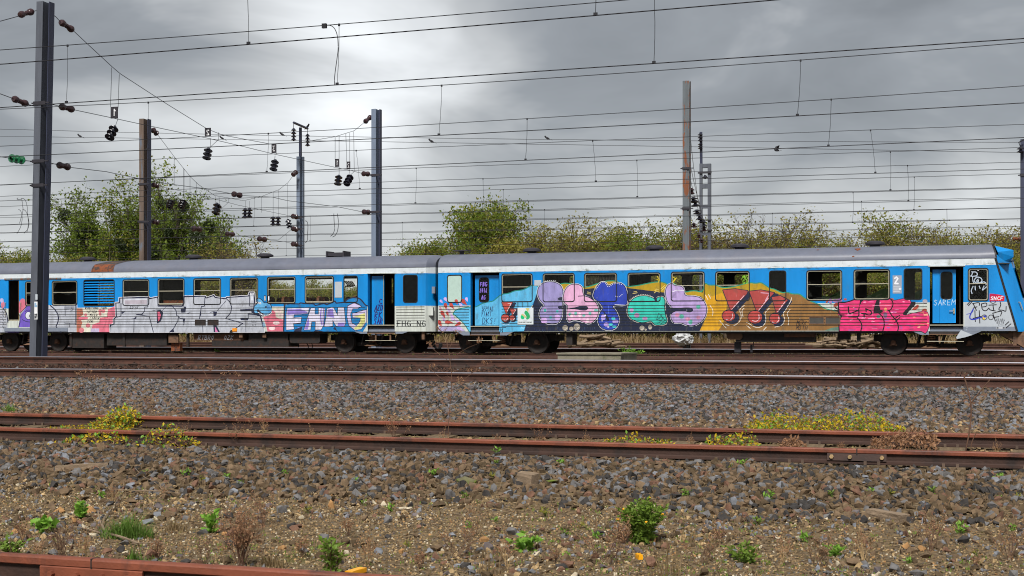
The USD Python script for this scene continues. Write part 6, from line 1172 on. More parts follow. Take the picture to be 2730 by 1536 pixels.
# number plates, seen from behind so that the digits are mirrored
DIG = {'1': [[(.5, .0), (.5, 1), (.2, .72)]], '2': [[(.15, .8), (.5, 1), (.8, .75), (.2, .0), (.85, .0)]], '3': [[(.2, 1), (.8, 1), (.45, .58), (.82, .3), (.5, 0), (.15, .12)]], '5': [[(.8, 1), (.2, 1), (.2, .55), (.75, .5), (.7, .05), (.15, .05)]]}
for d, x, y, w, h, lb in (('1', 287.5, 283.5, 21, 29, 'mirrored number 1 plate nearest the tall dark mast'), ('2', 523, 333, 17, 22, 'mirrored number 2 plate between the brown mast and the T mast'), ('3', 689, 374, 13, 22, 'mirrored number 3 plate left of the T mast'), ('1', 848, 410, 11, 20, 'left of the two small plates beside the blue grey mast'), ('2', 876.5, 416, 10, 19, 'right of the two small plates beside the blue grey mast')):
    c = hx(x, y, X_A); s = scale_at(x * 1.0598, c[1]); w_, h_ = w * 1.06 / s, h * 1.06 / s
    t = thing('number_plate', lb, 'number plate', c)
    b = MB(); b.box((c[0] - w_ / 2, c[1] - .006, c[2] - h_ / 2), (c[0] + w_ / 2, c[1] + .006, c[2] + h_ / 2)); b.build('panel', 'plate_dark', t)
    b = MB()
    for st in DIG[d]: b.flat(LineString([(c[0] + w_ * (.5 - u) * .6, c[2] + h_ * (v - .5) * .58) for u, v in st]).buffer(w_ * .06, cap_style='flat'), c[1] - .0085)
    b.build('digit', 'plate_white', t)
# birds
def bird(label, p, s=1.0, fly=False, yaw=0):
    t = thing('bird', label, 'bird', p)
    m = trimesh.creation.icosphere(2, 1.0); v = m.vertices * [.16, .07, .075]; v[:, 2] += v[:, 0] * -.45 if not fly else 0
    c_, s_ = math.cos(yaw), math.sin(yaw); R3 = np.array([[c_, -s_, 0], [s_, c_, 0], [0, 0, 1]])
    o = np.asarray(p) + [0, 0, .09 * s if not fly else 0]
    b = MB(); b.add((v * s) @ R3.T + o, m.faces); h = trimesh.creation.icosphere(1, .055 * s); b.add(np.array(h.vertices) + o + R3 @ np.array([-.14, 0, .11 if not fly else .03]) * s, h.faces)
    b.add(np.array([(.12, -.03, -.06), (.12, .03, -.06), (.34, .04, -.16 if not fly else -.02), (.34, -.04, -.16 if not fly else -.02), (.12, 0, -.03), (.34, 0, -.14 if not fly else 0)]) * s @ R3.T + o, [(0, 1, 2), (0, 2, 3), (0, 4, 1), (4, 5, 2), (4, 2, 1), (0, 3, 5), (0, 5, 4), (3, 2, 5)]); b.build('body', 'bird', t)
    if fly:
        for sg_ in (-1, 1): b = MB(); b.add(np.array([(-.08, 0, .03), (.1, 0, .02), (.16, .1 * sg_, .34), (.02, .26 * sg_, .30), (-.06, .2 * sg_, .2)]) * s @ R3.T + o, [(0, 1, 2), (0, 2, 3), (0, 3, 4)]); b.build('wing', 'bird', t)
def on_w(c, px): x = ratio(px) * c[0][1]; return np.array([x, c[0][1], np.interp(x, c[:, 0], c[:, 2])])
bird('dark bird on the upper feeder wire at the far left', on_w(fw_[1], 213), 1.0)
bird('dark bird on a wire just right of the number 2 plate', on_w(fw_[1], 592), .9, yaw=.8)
bird('dark bird perched left of the T crossarm', on_w(fw_[0], 752), .95)
bird('dark bird perched on the lower feeder wire under the long dropper', on_w(fw_[1], 1150), 1.0)
bird('dark bird perched on the upper feeder wire right of the middle', on_w(fw_[0], 1459), .9)
bird('bird perched on the end of the T crossarm', a1 + [.0, 0, .05], 1.0, yaw=2.6)
bird('flying bird with raised wings over the driving coach', at(2071, 401, 70), .75, True, .5)
# ------------------------------------------------------------------ trees
def leaves(b, c, rad, n, size, rng, flat=1.0, up=0.0, aspect=.6):
    d = rng.normal(size=(n, 3)); d /= np.linalg.norm(d, axis=1, keepdims=True); o = np.asarray(c) + d * np.asarray(rad) * rng.uniform(.15, 1, (n, 1)) ** .5
    put(b, o, size, rng, up, aspect)
def put(b, o, size, rng, up=0.0, aspect=.6, ax=None):
    n = len(o); a = rng.normal(size=(n, 3)) if ax is None else ax + rng.normal(size=(n, 3)) * .35
    a[:, 2] += up; a /= np.linalg.norm(a, axis=1, keepdims=True)
    c = np.cross(a, rng.normal(size=(n, 3))); c /= np.linalg.norm(c, axis=1, keepdims=True)
    s = (size * rng.uniform(.6, 1.35, n))[:, None]; nn = np.cross(a, c)
    v = np.stack([o, o + a * s * .5 + c * s * aspect * .5 + nn * s * .08, o + a * s, o + a * s * .5 - c * s * aspect * .5 + nn * s * .08], 1).reshape(-1, 3)
    i = np.arange(n)[:, None] * 4; b.add(v, np.vstack([i + [0, 1, 2], i + [0, 2, 3]]))
def branches(b, p, d, L, r, lev, rng, tips, spread=.55, up=.25, kids=4, segs=4, bend=.22, rmin=.0012):
    pts = [np.array(p, float)]; d = np.array(d, float)
    for _ in range(segs):
        d = d + rng.normal(size=3) * bend * .6 + [0, 0, up * .25]; d /= np.linalg.norm(d); pts.append(pts[-1] + d * L / segs)
    b.tube(pts, np.linspace(r, r * .5, len(pts)), 3 if lev < 2 else 5, caps=False)
    if lev == 0: tips.append((pts[-1], d)); tips.append((pts[-2], d)); return
    for k in range(kids):
        t = rng.uniform(.3, 1.0); i = min(int(t * segs), segs - 1); q = pts[i] + (pts[i + 1] - pts[i]) * (t * segs - i)
        e = d + rng.normal(size=3) * spread; e[2] += up * .3; e /= np.linalg.norm(e)
        branches(b, q, e, L * rng.uniform(.45, .7), max(r * .55, rmin), lev - 1, rng, tips, spread, up, kids, segs, bend, rmin)
    tips.append((pts[-1], d))
def tree(label, name, loc, h, w, stems, seed, leafm, nleaf, lsize, bark='twig', lev=3, trunk_r=.09, kids=4, group=None, low=0.35, clump=.35, cat='tree', r0=.0, up=.3, spread=.6, rnd=0.0, mist=0, leafm2=None, dens_low=1.0):
    rng = np.random.default_rng(seed); loc = np.array(loc, float); t = thing(name, label, cat, loc, group); tips = []
    b = MB()
    for k in range(stems):
        a = 2 * math.pi * (k + rng.uniform(-.3, .3)) / stems; o = loc + [r0 * math.cos(a), r0 * math.sin(a), -.1]
        d = np.array([math.cos(a) * w / h * rng.uniform(.25, .75), math.sin(a) * w / h * rng.uniform(.25, .75), 1.0]); d /= np.linalg.norm(d)
        branches(b, o, d, h * rng.uniform(.52, .68), trunk_r, lev, rng, tips, spread, up, kids, rmin=.017)
    pt = np.array([q for q, _ in tips]); rel = pt - loc
    sc = np.array([1, 1, 0.0]) * (w / 2) / np.percentile(np.hypot(rel[:, 0], rel[:, 1]), 93) + np.array([0, 0, 1.0]) * h / np.percentile(rel[:, 2], 98.3); sc = np.clip(sc, .5, 1.6)
    if rnd:
        p8 = np.percentile(rel[:, 2], 80); mx = rel[:, 2].max() / p8
        def shape(v):
            u = v - loc; z = np.clip(u[:, 2], -.2, None); u = u * [sc[0], sc[1], 1]
            u[:, 2] = np.where(z > 0, h * (1 - np.exp(-rnd * z / p8)) / (1 - math.exp(-rnd * mx)), z); rr_ = np.hypot(u[:, 0], u[:, 1]) / (w / 2); k = np.where(rr_ > .7, (.7 + .45 * np.tanh((rr_ - .7) / .45)) / np.maximum(rr_, 1e-6), 1); u[:, :2] *= k[:, None]; return u + loc
        b.v = [shape(v) for v in b.v]; pt = shape(pt)
    else: b.v = [(v - loc) * sc + loc for v in b.v]; pt = rel * sc + loc
    b.build('trunk', bark, t)
    lb = MB(); lb2 = MB()
    if nleaf:
        w_ = np.clip((pt[:, 2] - loc[2]) / h, 0, 1); pr = np.where(w_ > low, 1.0, dens_low); pr /= pr.sum()
        idx = rng.choice(len(pt), nleaf, p=pr); o = pt[idx] + rng.normal(size=(nleaf, 3)) * clump
        o[:, 2] = np.maximum(o[:, 2], loc[2] + .1)
        cut = rng.random(nleaf) < .72
        put(lb, o[cut], lsize, rng); put(lb2, o[~cut], lsize, rng)
        lb.build('crown', leafm, t); lb2.build('crown', leafm2 or leafm, t)
    for k in range(mist):
        q = pt[rng.integers(len(pt))] - [0, .9, 0]
        if q[2] - loc[2] < h * .4: q = q + [0, 0, h * .35]
        mb = MB(); leaves(mb, q, rng.uniform(.38, .68), 420, .17, rng); mb.build('mistletoe', 'mistletoe', t)
    return t
YT = 97.0
def tl(xd, Y): return np.array([ratio(xd * 1.0598) * Y, Y, gz(Y) - .05])
tree('leftmost big green tree, partly behind the tall dark mast, dotted with mistletoe balls', 'mistletoe_tree', tl(232, 99), 12.0, 9.5, 5, 11, 'leaf_green', 13000, .24, 'bark', 4, .2, 4, mist=9, clump=.3, up=.2, leafm2='leaf_deep')
tree('tallest green tree between the two left masts, holding many mistletoe balls', 'mistletoe_tree', tl(305, 97), 12.8, 8.5, 5, 12, 'leaf_green', 14500, .24, 'bark', 4, .2, 4, mist=10, clump=.3, up=.25, leafm2='leaf_olive')
tree('green tree right behind the rust brown mast with mistletoe and bare gaps', 'mistletoe_tree', tl(405, 98), 11.8, 9, 5, 14, 'leaf_green', 9500, .24, 'bark', 4, .18, 4, mist=9, clump=.3, up=.2, leafm2='leaf_deep')
tree('thinner green tree at the right of the mistletoe group', 'mistletoe_tree', tl(497, 97), 10.4, 9, 5, 15, 'leaf_green', 7000, .24, 'bark', 4, .16, 4, mist=9, clump=.3, up=.2, leafm2='leaf_deep')
tree('rounded leafy green tree behind the left end of the driving coach', 'leafy_tree', tl(1218, 95), 10.4, 5.9, 7, 21, 'leaf_green', 9500, .22, 'bark', 3, .12, 5, clump=.36, up=.12, spread=.75, rnd=1.6, leafm2='leaf_olive')
tree('yellowing lower tree leaning against the rounded green tree', 'leafy_tree', tl(1280, 94), 7.2, 5.4, 6, 22, 'leaf_olive', 6500, .2, 'twig', 3, .08, 5, clump=.36, up=.1, spread=.8, rnd=2.0, leafm2='leaf_brown')
protos = []
for i, (seed, lm, lm2, nl, h) in enumerate(((31, 'leaf_olive', 'leaf_green', 3600, 8.0), (32, 'leaf_olive', 'leaf_brown', 3000, 7.6), (33, 'leaf_green', 'leaf_olive', 4200, 7.8), (34, 'leaf_olive', 'leaf_brown', 1500, 8.0), (35, 'leaf_olive', 'leaf_brown', 900, 7.6))):
    protos.append((seed, lm, lm2, nl, h))
gl = ['olive leaved thin tree behind the train', 'brownish thin tree behind the train', 'greener thin tree behind the train', 'nearly bare tree with few brown leaves behind the train', 'bare twiggy tree behind the train']
made = {}; SCR = []
def ordw(i): return ['first', 'second', 'third', 'fourth', 'fifth', 'sixth', 'seventh', 'eighth', 'ninth', 'tenth', 'eleventh', 'twelfth'][i - 1] if i < 13 else f'{i}' + {1: 'st', 2: 'nd', 3: 'rd'}.get(i % 10 if i > 20 else 0, 'th')
def screen(k, xd, Y, s, rot):
    lo = tl(xd, Y); SCR.append((k, lo, s, rot))
def screen_all():
  cnt = {}
  for k, lo, s, rot in sorted(SCR, key=lambda q: q[1][0] / q[1][1]):
    cnt[k] = cnt.get(k, 0) + 1; lb = gl[k] + ', ' + ordw(cnt[k]) + ' from the left'
    if k not in made:
        seed, lm, lm2, nl, h = protos[k]
        made[k] = tree(lb, 'screen_tree', lo, h, 6.4, 5, seed, lm, nl, .17, 'twig', 3, .085, 5, group='screen of thin trees behind the train', clump=.24, up=.1, leafm2=lm2, r0=.2, spread=.75, rnd=1.35, low=.4, dens_low=.8)
    else: dup(made[k], lo, rot, s, label=lb)
rr = random.Random(5)
for xd in range(985, 1180, 15): screen(rr.choice([0, 2, 2, 1]), xd, rr.uniform(90, 97), (.62 + .3 * min((xd - 985) / 90, 1)) * rr.uniform(.85, 1.05), rr.uniform(0, 360))
for xd in range(1300, 1660, 23): screen(rr.choice([0, 0, 1, 2, 3]), xd + rr.uniform(-6, 6), rr.uniform(91, 99), [.92, 1.06, 1.1][int(xd // 46) % 3] * rr.uniform(.8, 1.08), rr.uniform(0, 360))
for xd in range(1660, 2000, 17): screen(rr.choice([3, 3, 4, 1, 0]), xd + rr.uniform(-6, 6), rr.uniform(91, 99), [1.0, .9, 1.06, .84][int(xd // 34) % 4] * rr.uniform(.78, 1.1), rr.uniform(0, 360))
for xd in range(2005, 2630, 23): screen(rr.choice([3, 4, 4, 1, 0]), xd + rr.uniform(-6, 6), rr.uniform(91, 99), [1.0, .88, .8, .9, 1.05][int(xd // 51) % 5] * rr.uniform(.78, 1.12), rr.uniform(0, 360))
for xd in range(1310, 2640, 40): screen(rr.choice([0, 1, 2]), xd, rr.uniform(88, 90), .7 * rr.uniform(.85, 1.1), rr.uniform(0, 360))
for xd in list(range(-30, 140, 17)): screen(rr.choice([0, 1, 1, 2]), xd, rr.uniform(90, 96), .9 * rr.uniform(.8, 1.05), rr.uniform(0, 360))
for xd in list(range(130, 300, 24)): screen(rr.choice([1, 1, 0]), xd, rr.uniform(89, 91), .8 * rr.uniform(.8, 1.05), rr.uniform(0, 360))
for xd in range(555, 690, 16): screen(rr.choice([3, 4, 1, 1]), xd, rr.uniform(91, 96), (.86 - .26 * (xd - 555) / 135) * rr.uniform(.85, 1.05), rr.uniform(0, 360))
for xd in range(310, 560, 36): screen(rr.choice([0, 2]), xd, rr.uniform(90, 92), .62 * rr.uniform(.85, 1.1), rr.uniform(0, 360))
for xd in range(690, 985, 20): screen(rr.choice([0, 2, 1]), xd, rr.uniform(90, 95), .56 * rr.uniform(.88, 1.06), rr.uniform(0, 360))
screen_all()
# dense low scrub and dry grass under the trees
rng = np.random.default_rng(77)
b = MB(); b2 = MB(); x = rng.uniform(-90, 8, 24000); y = rng.uniform(88, 101, 24000); hmax = 1.2 + 1.5 * meshkit.fbm(np.stack([x * .35, y * .3, 0 * x], 1), 3, 4); z = np.array([gz(v) for v in y]) + rng.uniform(0, 1, 24000) ** .8 * hmax
s_ = rng.random(24000) < .5; o = np.stack([x, y, z], 1); put(b, o[s_], .24, rng); put(b2, o[~s_], .24, rng)
sc_ = b.build('undergrowth', 'leaf_olive'); tag(sc_, 'tangled olive undergrowth below the trees behind the train', 'undergrowth', None, 'stuff')
sc_ = b2.build('undergrowth', 'leaf_green'); tag(sc_, 'greener undergrowth below the trees behind the train', 'undergrowth', None, 'stuff')
def blades(b, xy, h, wdt, rng, lean=.35):
    n = len(xy); z = gh(xy[:, 0], xy[:, 1]); a = rng.uniform(0, 2 * math.pi, n); ln = rng.uniform(0, lean, n) * h; hh = h * rng.uniform(.5, 1.2, n)
    p0 = np.stack([xy[:, 0], xy[:, 1], z], 1); mid = p0 + np.stack([np.cos(a) * ln * .3, np.sin(a) * ln * .3, hh * .6], 1); tip = p0 + np.stack([np.cos(a) * ln, np.sin(a) * ln, hh], 1)
    sd_ = np.stack([-np.sin(a), np.cos(a), 0 * a], 1) * wdt / 2
    v = np.stack([p0 - sd_, p0 + sd_, mid - sd_ * .8, mid + sd_ * .8, tip], 1).reshape(-1, 3); i = np.arange(n)[:, None] * 5
    b.add(v, np.vstack([i + [0, 1, 3], i + [0, 3, 2], i + [2, 3, 4]]))
b = MB(); xy = np.stack([rng.uniform(-80, 6, 22000), rng.uniform(78, 88, 22000)], 1); xy = xy[meshkit.fbm(np.column_stack([xy * .8, 0 * xy[:, :1]]), 3, 51) > .42]; hb = .12 + .6 * meshkit.fbm(np.column_stack([xy * .35, 0 * xy[:, :1]]), 3, 52); blades(b, xy, hb, .045, rng, 1.3)
g_ = b.build('dry_grass', 'grass_dry'); tag(g_, 'straw coloured grass bank seen under the train', 'grass', None, 'stuff')
# ------------------------------------------------------------------ plants of the yard
def spot(px, py): p = on_ground(px, py); return p, scale_at(px, p[1])
def herb(label, px, py, hp, wp, stems, leafm, lsize, nl, seed, stemm='weed_dark', name='weed', flowers=0, droop=0.0, stem_r=.0025, aspect=.45, upright=.5, group=None):
    p, s = spot(px, py); h, w = hp / s, wp / s; rng = np.random.default_rng(seed); p[2] = gh(p[0], p[1]).item() - .005
    t = thing(name, label, 'weed', p, group); b = MB(); lb = MB(); tipl = []
    for k in range(stems):
        a = rng.uniform(0, 6.28); r_ = rng.uniform(0, 1) ** .6 * w / 2; e = p + [math.cos(a) * r_, math.sin(a) * r_, h * rng.uniform(.55, 1.0) * (1 - .3 * r_ / (w / 2 + 1e-6))]
        m = (p + e) / 2 + [math.cos(a) * r_ * -.15, math.sin(a) * r_ * -.15, h * .08]; c = chaikin([p + [math.cos(a) * r_ * .5, math.sin(a) * r_ * .4, 0], m, e], 2, False); b.tube(c, np.linspace(stem_r, stem_r * .5, len(c)), 4, caps=False); tipl.append(e)
        n = max(1, nl // stems); tt = rng.uniform(.12, 1.0, n); o = np.stack([np.interp(tt, np.linspace(0, 1, len(c)), c[:, j]) for j in range(3)], 1)
        ax = rng.normal(size=(n, 3)); ax[:, 2] = upright - droop; put(lb, o, lsize, rng, 0, aspect, ax)
    b.build('stem', stemm, t); lb.build('foliage', leafm, t)
    for k in range(flowers):
        q = tipl[k % len(tipl)] + [0, 0, .01]; fb_ = MB(); m = trimesh.creation.icosphere(1, .011); fb_.add(np.array(m.vertices) * [1, 1, .7] + q, m.faces); fb_.build('flower', 'plastic_yellow', t)
    return t
def tuft(label, px, py, hp, wp, n, m, seed, wdt=.005, lean=.8, name='grass_tuft', cat='grass'):
    p, s = spot(px, py); h, w = hp / s, wp / s; rng = np.random.default_rng(seed); t = thing(name, label, cat, p); b = MB()
    a = rng.uniform(0, 6.28, n); r_ = rng.uniform(0, 1, n) ** .7 * w / 2; blades(b, np.stack([p[0] + np.cos(a) * r_, p[1] + np.sin(a) * r_ * .6], 1), h * np.clip(1.15 - .8 * r_ / (w / 2), .25, 1) * rng.uniform(.5, 1.15, n), wdt, rng, lean); b.build('blades', m, t); return t
def twiggy(label, px, py, hp, wp, n, seed, m='dead_stem', tipm=None, lev=1, r=.003, name='dead_weed', kids=4, head=0.0, group=None):
    p, s = spot(px, py); h, w = hp / s, wp / s; rng = np.random.default_rng(seed); t = thing(name, label, 'dead plant', p, group); b = MB(); tips = []
    for k in range(n):
        a = rng.uniform(0, 6.28); d = np.array([math.cos(a) * w / h * .5, math.sin(a) * w / h * .35, 1.0]); d /= np.linalg.norm(d)
        branches(b, p + [rng.uniform(-1, 1) * w * .12, 0, -.01], d, h * rng.uniform(.6, .95), r, lev, rng, tips, .5, .3, kids, 4, .12)
    b.build('stem', m, t)
    if tipm and head:
        fb_ = MB(); q = np.array([x for x, _ in tips]); q = q[q[:, 2] > p[2] + h * .3]; o = np.repeat(q, 6, 0) + rng.normal(size=(len(q) * 6, 3)) * head; put(fb_, o, head * 1.2, rng, aspect=.9); fb_.build('seed_head', tipm, t)
    return t
def umbel(label, stem, arms, Y, r=.004, m='dead_stem'):
    t = thing('dried_umbel', label, 'dead plant', at(stem[0][0], stem[0][1], Y)); rng = np.random.default_rng(int(stem[0][0])); b = MB(); b.tube(chaikin([at(x, y, Y) for x, y in stem], 2, False), r, 5)
    fb_ = MB()
    for q in arms:
        c = chaikin([at(x, y, Y + rng.uniform(-.12, .12) * (i > 0)) for i, (x, y) in enumerate(q)], 1, False); b.tube(c, r * .55, 4); e = c[-1]
        for k in range(7):
            d = np.array([rng.uniform(-1, 1), rng.uniform(-1, 1), rng.uniform(.3, 1)]) * .05; b.tube([e, e + d], .0018, 3, caps=False); put(fb_, np.repeat([e + d], 5, 0) + rng.normal(size=(5, 3)) * .007, .014, rng, aspect=.9)
    b.build('stem', m, t); fb_.build('seed_head', 'umbel', t)
def creeper(label, pts, Yr, hz, seed, n, ls=.045, name='creeper', mats=('leaf_yellow', 'weed_bright'), dead=.3, over=0.0):
    rng = np.random.default_rng(seed); c = at(*pts[len(pts) // 2], Yr); t = thing(name, label, 'creeper', c); b = MB(); l1 = MB(); l2 = MB(); l3 = MB()
    X = np.array([at(x, y, Yr)[0] for x, y in pts]); Z = np.array([at(x, y, Yr)[2] for x, y in pts])
    x = rng.uniform(X.min(), X.max(), n); y = Yr + rng.normal(size=n) * .16; g = gh(x, y); top = np.interp(x, X, Z) * .0 + np.maximum(np.interp(x, X, Z), g + .03); z = g + rng.uniform(0, 1, n) ** .7 * (top - g) * np.clip(1 - abs(y - Yr) / .5, .2, 1) + hz
    o = np.stack([x, y, z], 1); k = rng.random(n); put(l1, o[k < .6 - dead * .4], ls, rng, .1, .55); put(l2, o[(k > .6 - dead * .4) & (k < .85 - dead * .4)], ls, rng, .1, .55); put(l3, o[k > 1 - dead * .6], ls * .8, rng, 0, .3)
    for _ in range(int(n / 26)):
        i, j = rng.integers(n, size=2); 
        if abs(o[i][0] - o[j][0]) < .5: b.tube(chaikin([o[i] - [0, 0, .05], (o[i] + o[j]) / 2 + [0, 0, .04], o[j]], 1, False), .0025, 3, caps=False)
    b.build('stem', 'dead_stem', t); l1.build('foliage', mats[0], t); l2.build('foliage', mats[1], t); l3.build('dead_leaves', 'umbel', t)
creeper('yellow creeper climbing over the rusty track at the left', [(215, 1150), (255, 1130), (285, 1105), (310, 1085), (335, 1075), (352, 1085), (362, 1108)], 13.36, .0, 1, 1900, .04, dead=.1)
creeper('yellow and green creeper hanging in front of the left yellow one', [(135, 1142), (170, 1135), (230, 1140), (270, 1128), (310, 1140), (335, 1160)], 13.0, .0, 2, 700, .036, dead=.45)
creeper('withered creeper tangle at the near rail on the left', [(175, 1172), (215, 1160), (260, 1152), (300, 1150), (345, 1172)], 11.9, .0, 3, 600, .04, dead=.7)
creeper('small yellow creeper with a dry clump on the near rail', [(395, 1150), (430, 1128), (455, 1122), (480, 1138), (520, 1165), (540, 1172)], 11.95, .0, 4, 700, .035, dead=.55)
creeper('long yellow creeper bank behind the right part of the rusty track', [(1992, 1125), (2030, 1100), (2075, 1088), (2110, 1100), (2150, 1108), (2190, 1102), (2230, 1092), (2280, 1084), (2330, 1090), (2370, 1118), (2410, 1138)], 14.05, .0, 5, 3600, .038, dead=.5)
creeper('thin yellow creeper between the rails left of the long one', [(1600, 1172), (1650, 1158), (1690, 1150), (1740, 1168), (1790, 1172)], 12.8, .0, 6, 480, .035, dead=.7)
creeper('yellow creeper between the rails in front of the long one', [(1885, 1165), (1920, 1160), (1960, 1152), (2000, 1148), (2020, 1160)], 12.8, .0, 7, 620, .036, dead=.6)
creeper('brown withered creeper over the rail right of the long yellow one', [(2320, 1180), (2370, 1158), (2420, 1140), (2460, 1138), (2500, 1165)], 13.2, .02, 8, 900, .038, mats=('umbel', 'umbel'), dead=.9)
creeper('pinkish dry clump against the far rail below the long yellow creeper', [(2080, 1180), (2105, 1158), (2130, 1160), (2140, 1185)], 13.0, .0, 9, 420, .036, mats=('umbel', 'umbel'), dead=.9)
umbel('tall dried umbel stalk in front of the coupling of the two coaches', [(1194, 1172), (1198, 1090), (1206, 1020), (1200, 960), (1190, 905)], [[(1206, 1028), (1170, 1005), (1150, 985)], [(1206, 1030), (1240, 1010), (1258, 995)], [(1203, 990), (1260, 980), (1296, 975)], [(1205, 1010), (1190, 1000), (1160, 1030)], [(1200, 965), (1165, 940), (1150, 925)], [(1200, 960), (1240, 930), (1278, 915)], [(1196, 930), (1212, 905), (1220, 890)], [(1206, 1040), (1230, 1026), (1228, 1020)], [(1192, 915), (1180, 896), (1178, 885)]], 13.3)
umbel('rust brown umbel stalk near the left end of the grey ballast', [(235, 1118), (228, 1060), (222, 1020), (218, 998)], [[(225, 1040), (208, 1010), (205, 1000)], [(226, 1045), (244, 1018), (250, 1012)], [(220, 1010), (226, 1000), (228, 996)], [(230, 1060), (212, 1040), (210, 1036)]], 14.3, .003)
umbel('reddish umbel stalk leaning right beside the small yellow creeper', [(572, 1128), (566, 1070), (562, 1030), (545, 990), (532, 978)], [[(562, 1032), (580, 1005), (600, 1002)], [(563, 1040), (590, 1012), (632, 1004)], [(550, 1000), (556, 985), (560, 990)], [(566, 1060), (545, 1030), (540, 1022)], [(562, 1030), (600, 1022), (628, 1026)]], 14.2, .003)
t = thing('bare_sapling', 'bare forked sapling at the right end of the rusty track', 'dead plant', at(2574, 1204, 12.8)); b = MB()
for q, r_ in (([(2574, 1204), (2586, 1145), (2590, 1095), (2586, 1060), (2578, 1030), (2570, 1003)], .007), ([(2588, 1075), (2612, 1045), (2640, 1012)], .0055), ([(2586, 1058), (2570, 1042), (2562, 1036)], .0045), ([(2590, 1140), (2560, 1120), (2545, 1105)], .004), ([(2602, 1155), (2590, 1180), (2588, 1200)], .004)): b.tube(chaikin([at(x, y, 12.8) for x, y in q], 1, False), r_, 5)
b.build('stem', 'dead_stem', t)
herb('bushy green weed with yellow flowers in the right foreground', 1715, 1445, 136, 140, 80, 'weed_green', .034, 2400, 1, flowers=6)
tuft('tall straw coloured stalks in front of the bushy flowering weed', 1780, 1532, 200, 90, 40, 'grass_dry', 2, .004, .5, 'dry_stalks', 'dead plant')
tuft('straw stalks standing just right of the bushy flowering weed', 1835, 1440, 120, 60, 22, 'grass_dry', 32, .003, .4, 'dry_stalks', 'dead plant')
tuft('thin straw stalks left of the drooping leafy weed', 1305, 1530, 120, 80, 36, 'grass_dry', 3, .0035, .5, 'dry_stalks', 'dead plant')
herb('drooping leafy green weed in the middle of the foreground', 1400, 1462, 58, 78, 12, 'weed_bright', .055, 130, 4, droop=.7, aspect=.5)
herb('dark stemmed green weed beside the yellow plastic scrap', 884, 1530, 125, 85, 22, 'weed_green', .038, 300, 5, 'dead_stem')
herb('dark stemmed green weed cut by the left edge', 30, 1478, 68, 90, 18, 'weed_green', .032, 200, 6, 'dead_stem')
tuft('dense green grass mound in the left foreground', 340, 1428, 72, 160, 700, 'grass_green', 7, .005, 1.5)
tuft('yellowing grass beside the green mound', 470, 1412, 42, 75, 110, 'grass_dry', 8, .005, 1.1)
herb('upright bright green herb right of the yellowing grass', 566, 1418, 60, 46, 12, 'weed_bright', .05, 110, 9, upright=.9)
herb('broad leaved green herb left of the green mound', 120, 1418, 40, 78, 14, 'weed_bright', .06, 90, 10, aspect=.9)
herb('taller green herb between broad leaved herb and grass mound', 212, 1384, 52, 40, 9, 'weed_bright', .05, 70, 11, aspect=.7)
tuft('bright green grass tuft by the foreground rail', 355, 1497, 48, 70, 90, 'grass_green', 12, .006, .8)
tuft('second green grass tuft by the foreground rail, right of the first', 405, 1502, 34, 50, 46, 'grass_green', 13, .006, .8)
tuft('tan dry grass tuft behind the foreground rail', 722, 1512, 46, 88, 160, 'grass_dry', 14, .004, 1.2)
twiggy('round brown dead bush beside the left foreground rail', 165, 1482, 72, 95, 13, 15, lev=2, kids=3, r=.0016)
twiggy('dark red dead weed beside the tan grass tuft', 643, 1514, 118, 74, 20, 16, lev=2, kids=3, r=.0028, tipm='umbel', head=.007)
twiggy('thin dark red dead weed left of the larger one', 545, 1510, 78, 50, 5, 17, lev=2, kids=3, r=.0014)
tuft('olive grass tuft at the left end of the rusty track', 25, 1100, 34, 60, 120, 'grass_green', 18, .01, .9)
herb('low green herb at the foot of the left yellow creeper', 165, 1170, 16, 60, 8, 'weed_bright', .05, 60, 19)
herb('green herb on the near rail at the left edge', 70, 1173, 20, 36, 6, 'weed_bright', .05, 36, 20)
herb('green herb along the near rail right of the small creeper', 700, 1187, 22, 80, 10, 'weed_bright', .055, 80, 21)
herb('low mossy green weed cluster in the right foreground', 1990, 1492, 60, 120, 22, 'weed_green', .03, 330, 22)
herb('small green weed right of the mossy cluster', 2228, 1476, 34, 60, 10, 'weed_bright', .034, 90, 23)
herb('yellow green weeds beside the concrete slab', 1680, 958, 40, 95, 16, 'weed_bright', .10, 230, 24)
herb('low weeds growing on the ballast below the coupling', 575, 944, 14, 46, 8, 'weed_green', .12, 50, 25)
SEED = [(150, 760 + 0, 0)] and [(385, 1262), (496, 1263), (604, 1272), (645, 1290), (760, 1263), (948, 1280), (1156, 1270), (1320, 1275), (1322, 1240), (1326, 1215), (1494, 1243), (1090, 1448), (1460, 1378), (1545, 1405), (1593, 1430), (1508, 1425), (1510, 1490), (820, 1366), (968, 1350), (1978, 1246), (1942, 1256), (2112, 1252), (2214, 1316), (2322, 1312), (2380, 1318), (2482, 1316), (2664, 1278), (2664, 1330), (2722, 1330), (1828, 1318), (2016, 1395), (1250, 1400), (1320, 1385), (2600, 1480), (2150, 1440), (2420, 1500), (1040, 1360), (1745, 1305), (275, 1322), (2560, 1420), (2050, 1330), (1240, 1330), (2700, 1415), (540, 1280)]
sp = {}
rs = random.Random(3)
for i, (x, y) in enumerate(sorted(SEED)):
    k = i % 4; lb = 'small green seedling among the stones, ' + ordw(i + 1) + ' from the left'
    if k not in sp: sp[k] = herb(lb, x, y, 24, 30, [5, 4, 6, 5][k], ['weed_bright', 'weed_green', 'weed_bright', 'leaf_olive'][k], .03, [26, 16, 34, 24][k], 200 + k, name='seedling', group='small green seedlings scattered over the stones', upright=.8, aspect=.4)
    else:
        p, s = spot(x, y); p[2] = gh(p[0], p[1]).item() - .005; dup(sp[k], p, rs.uniform(0, 360), rs.uniform(.7, 1.25), label=lb)
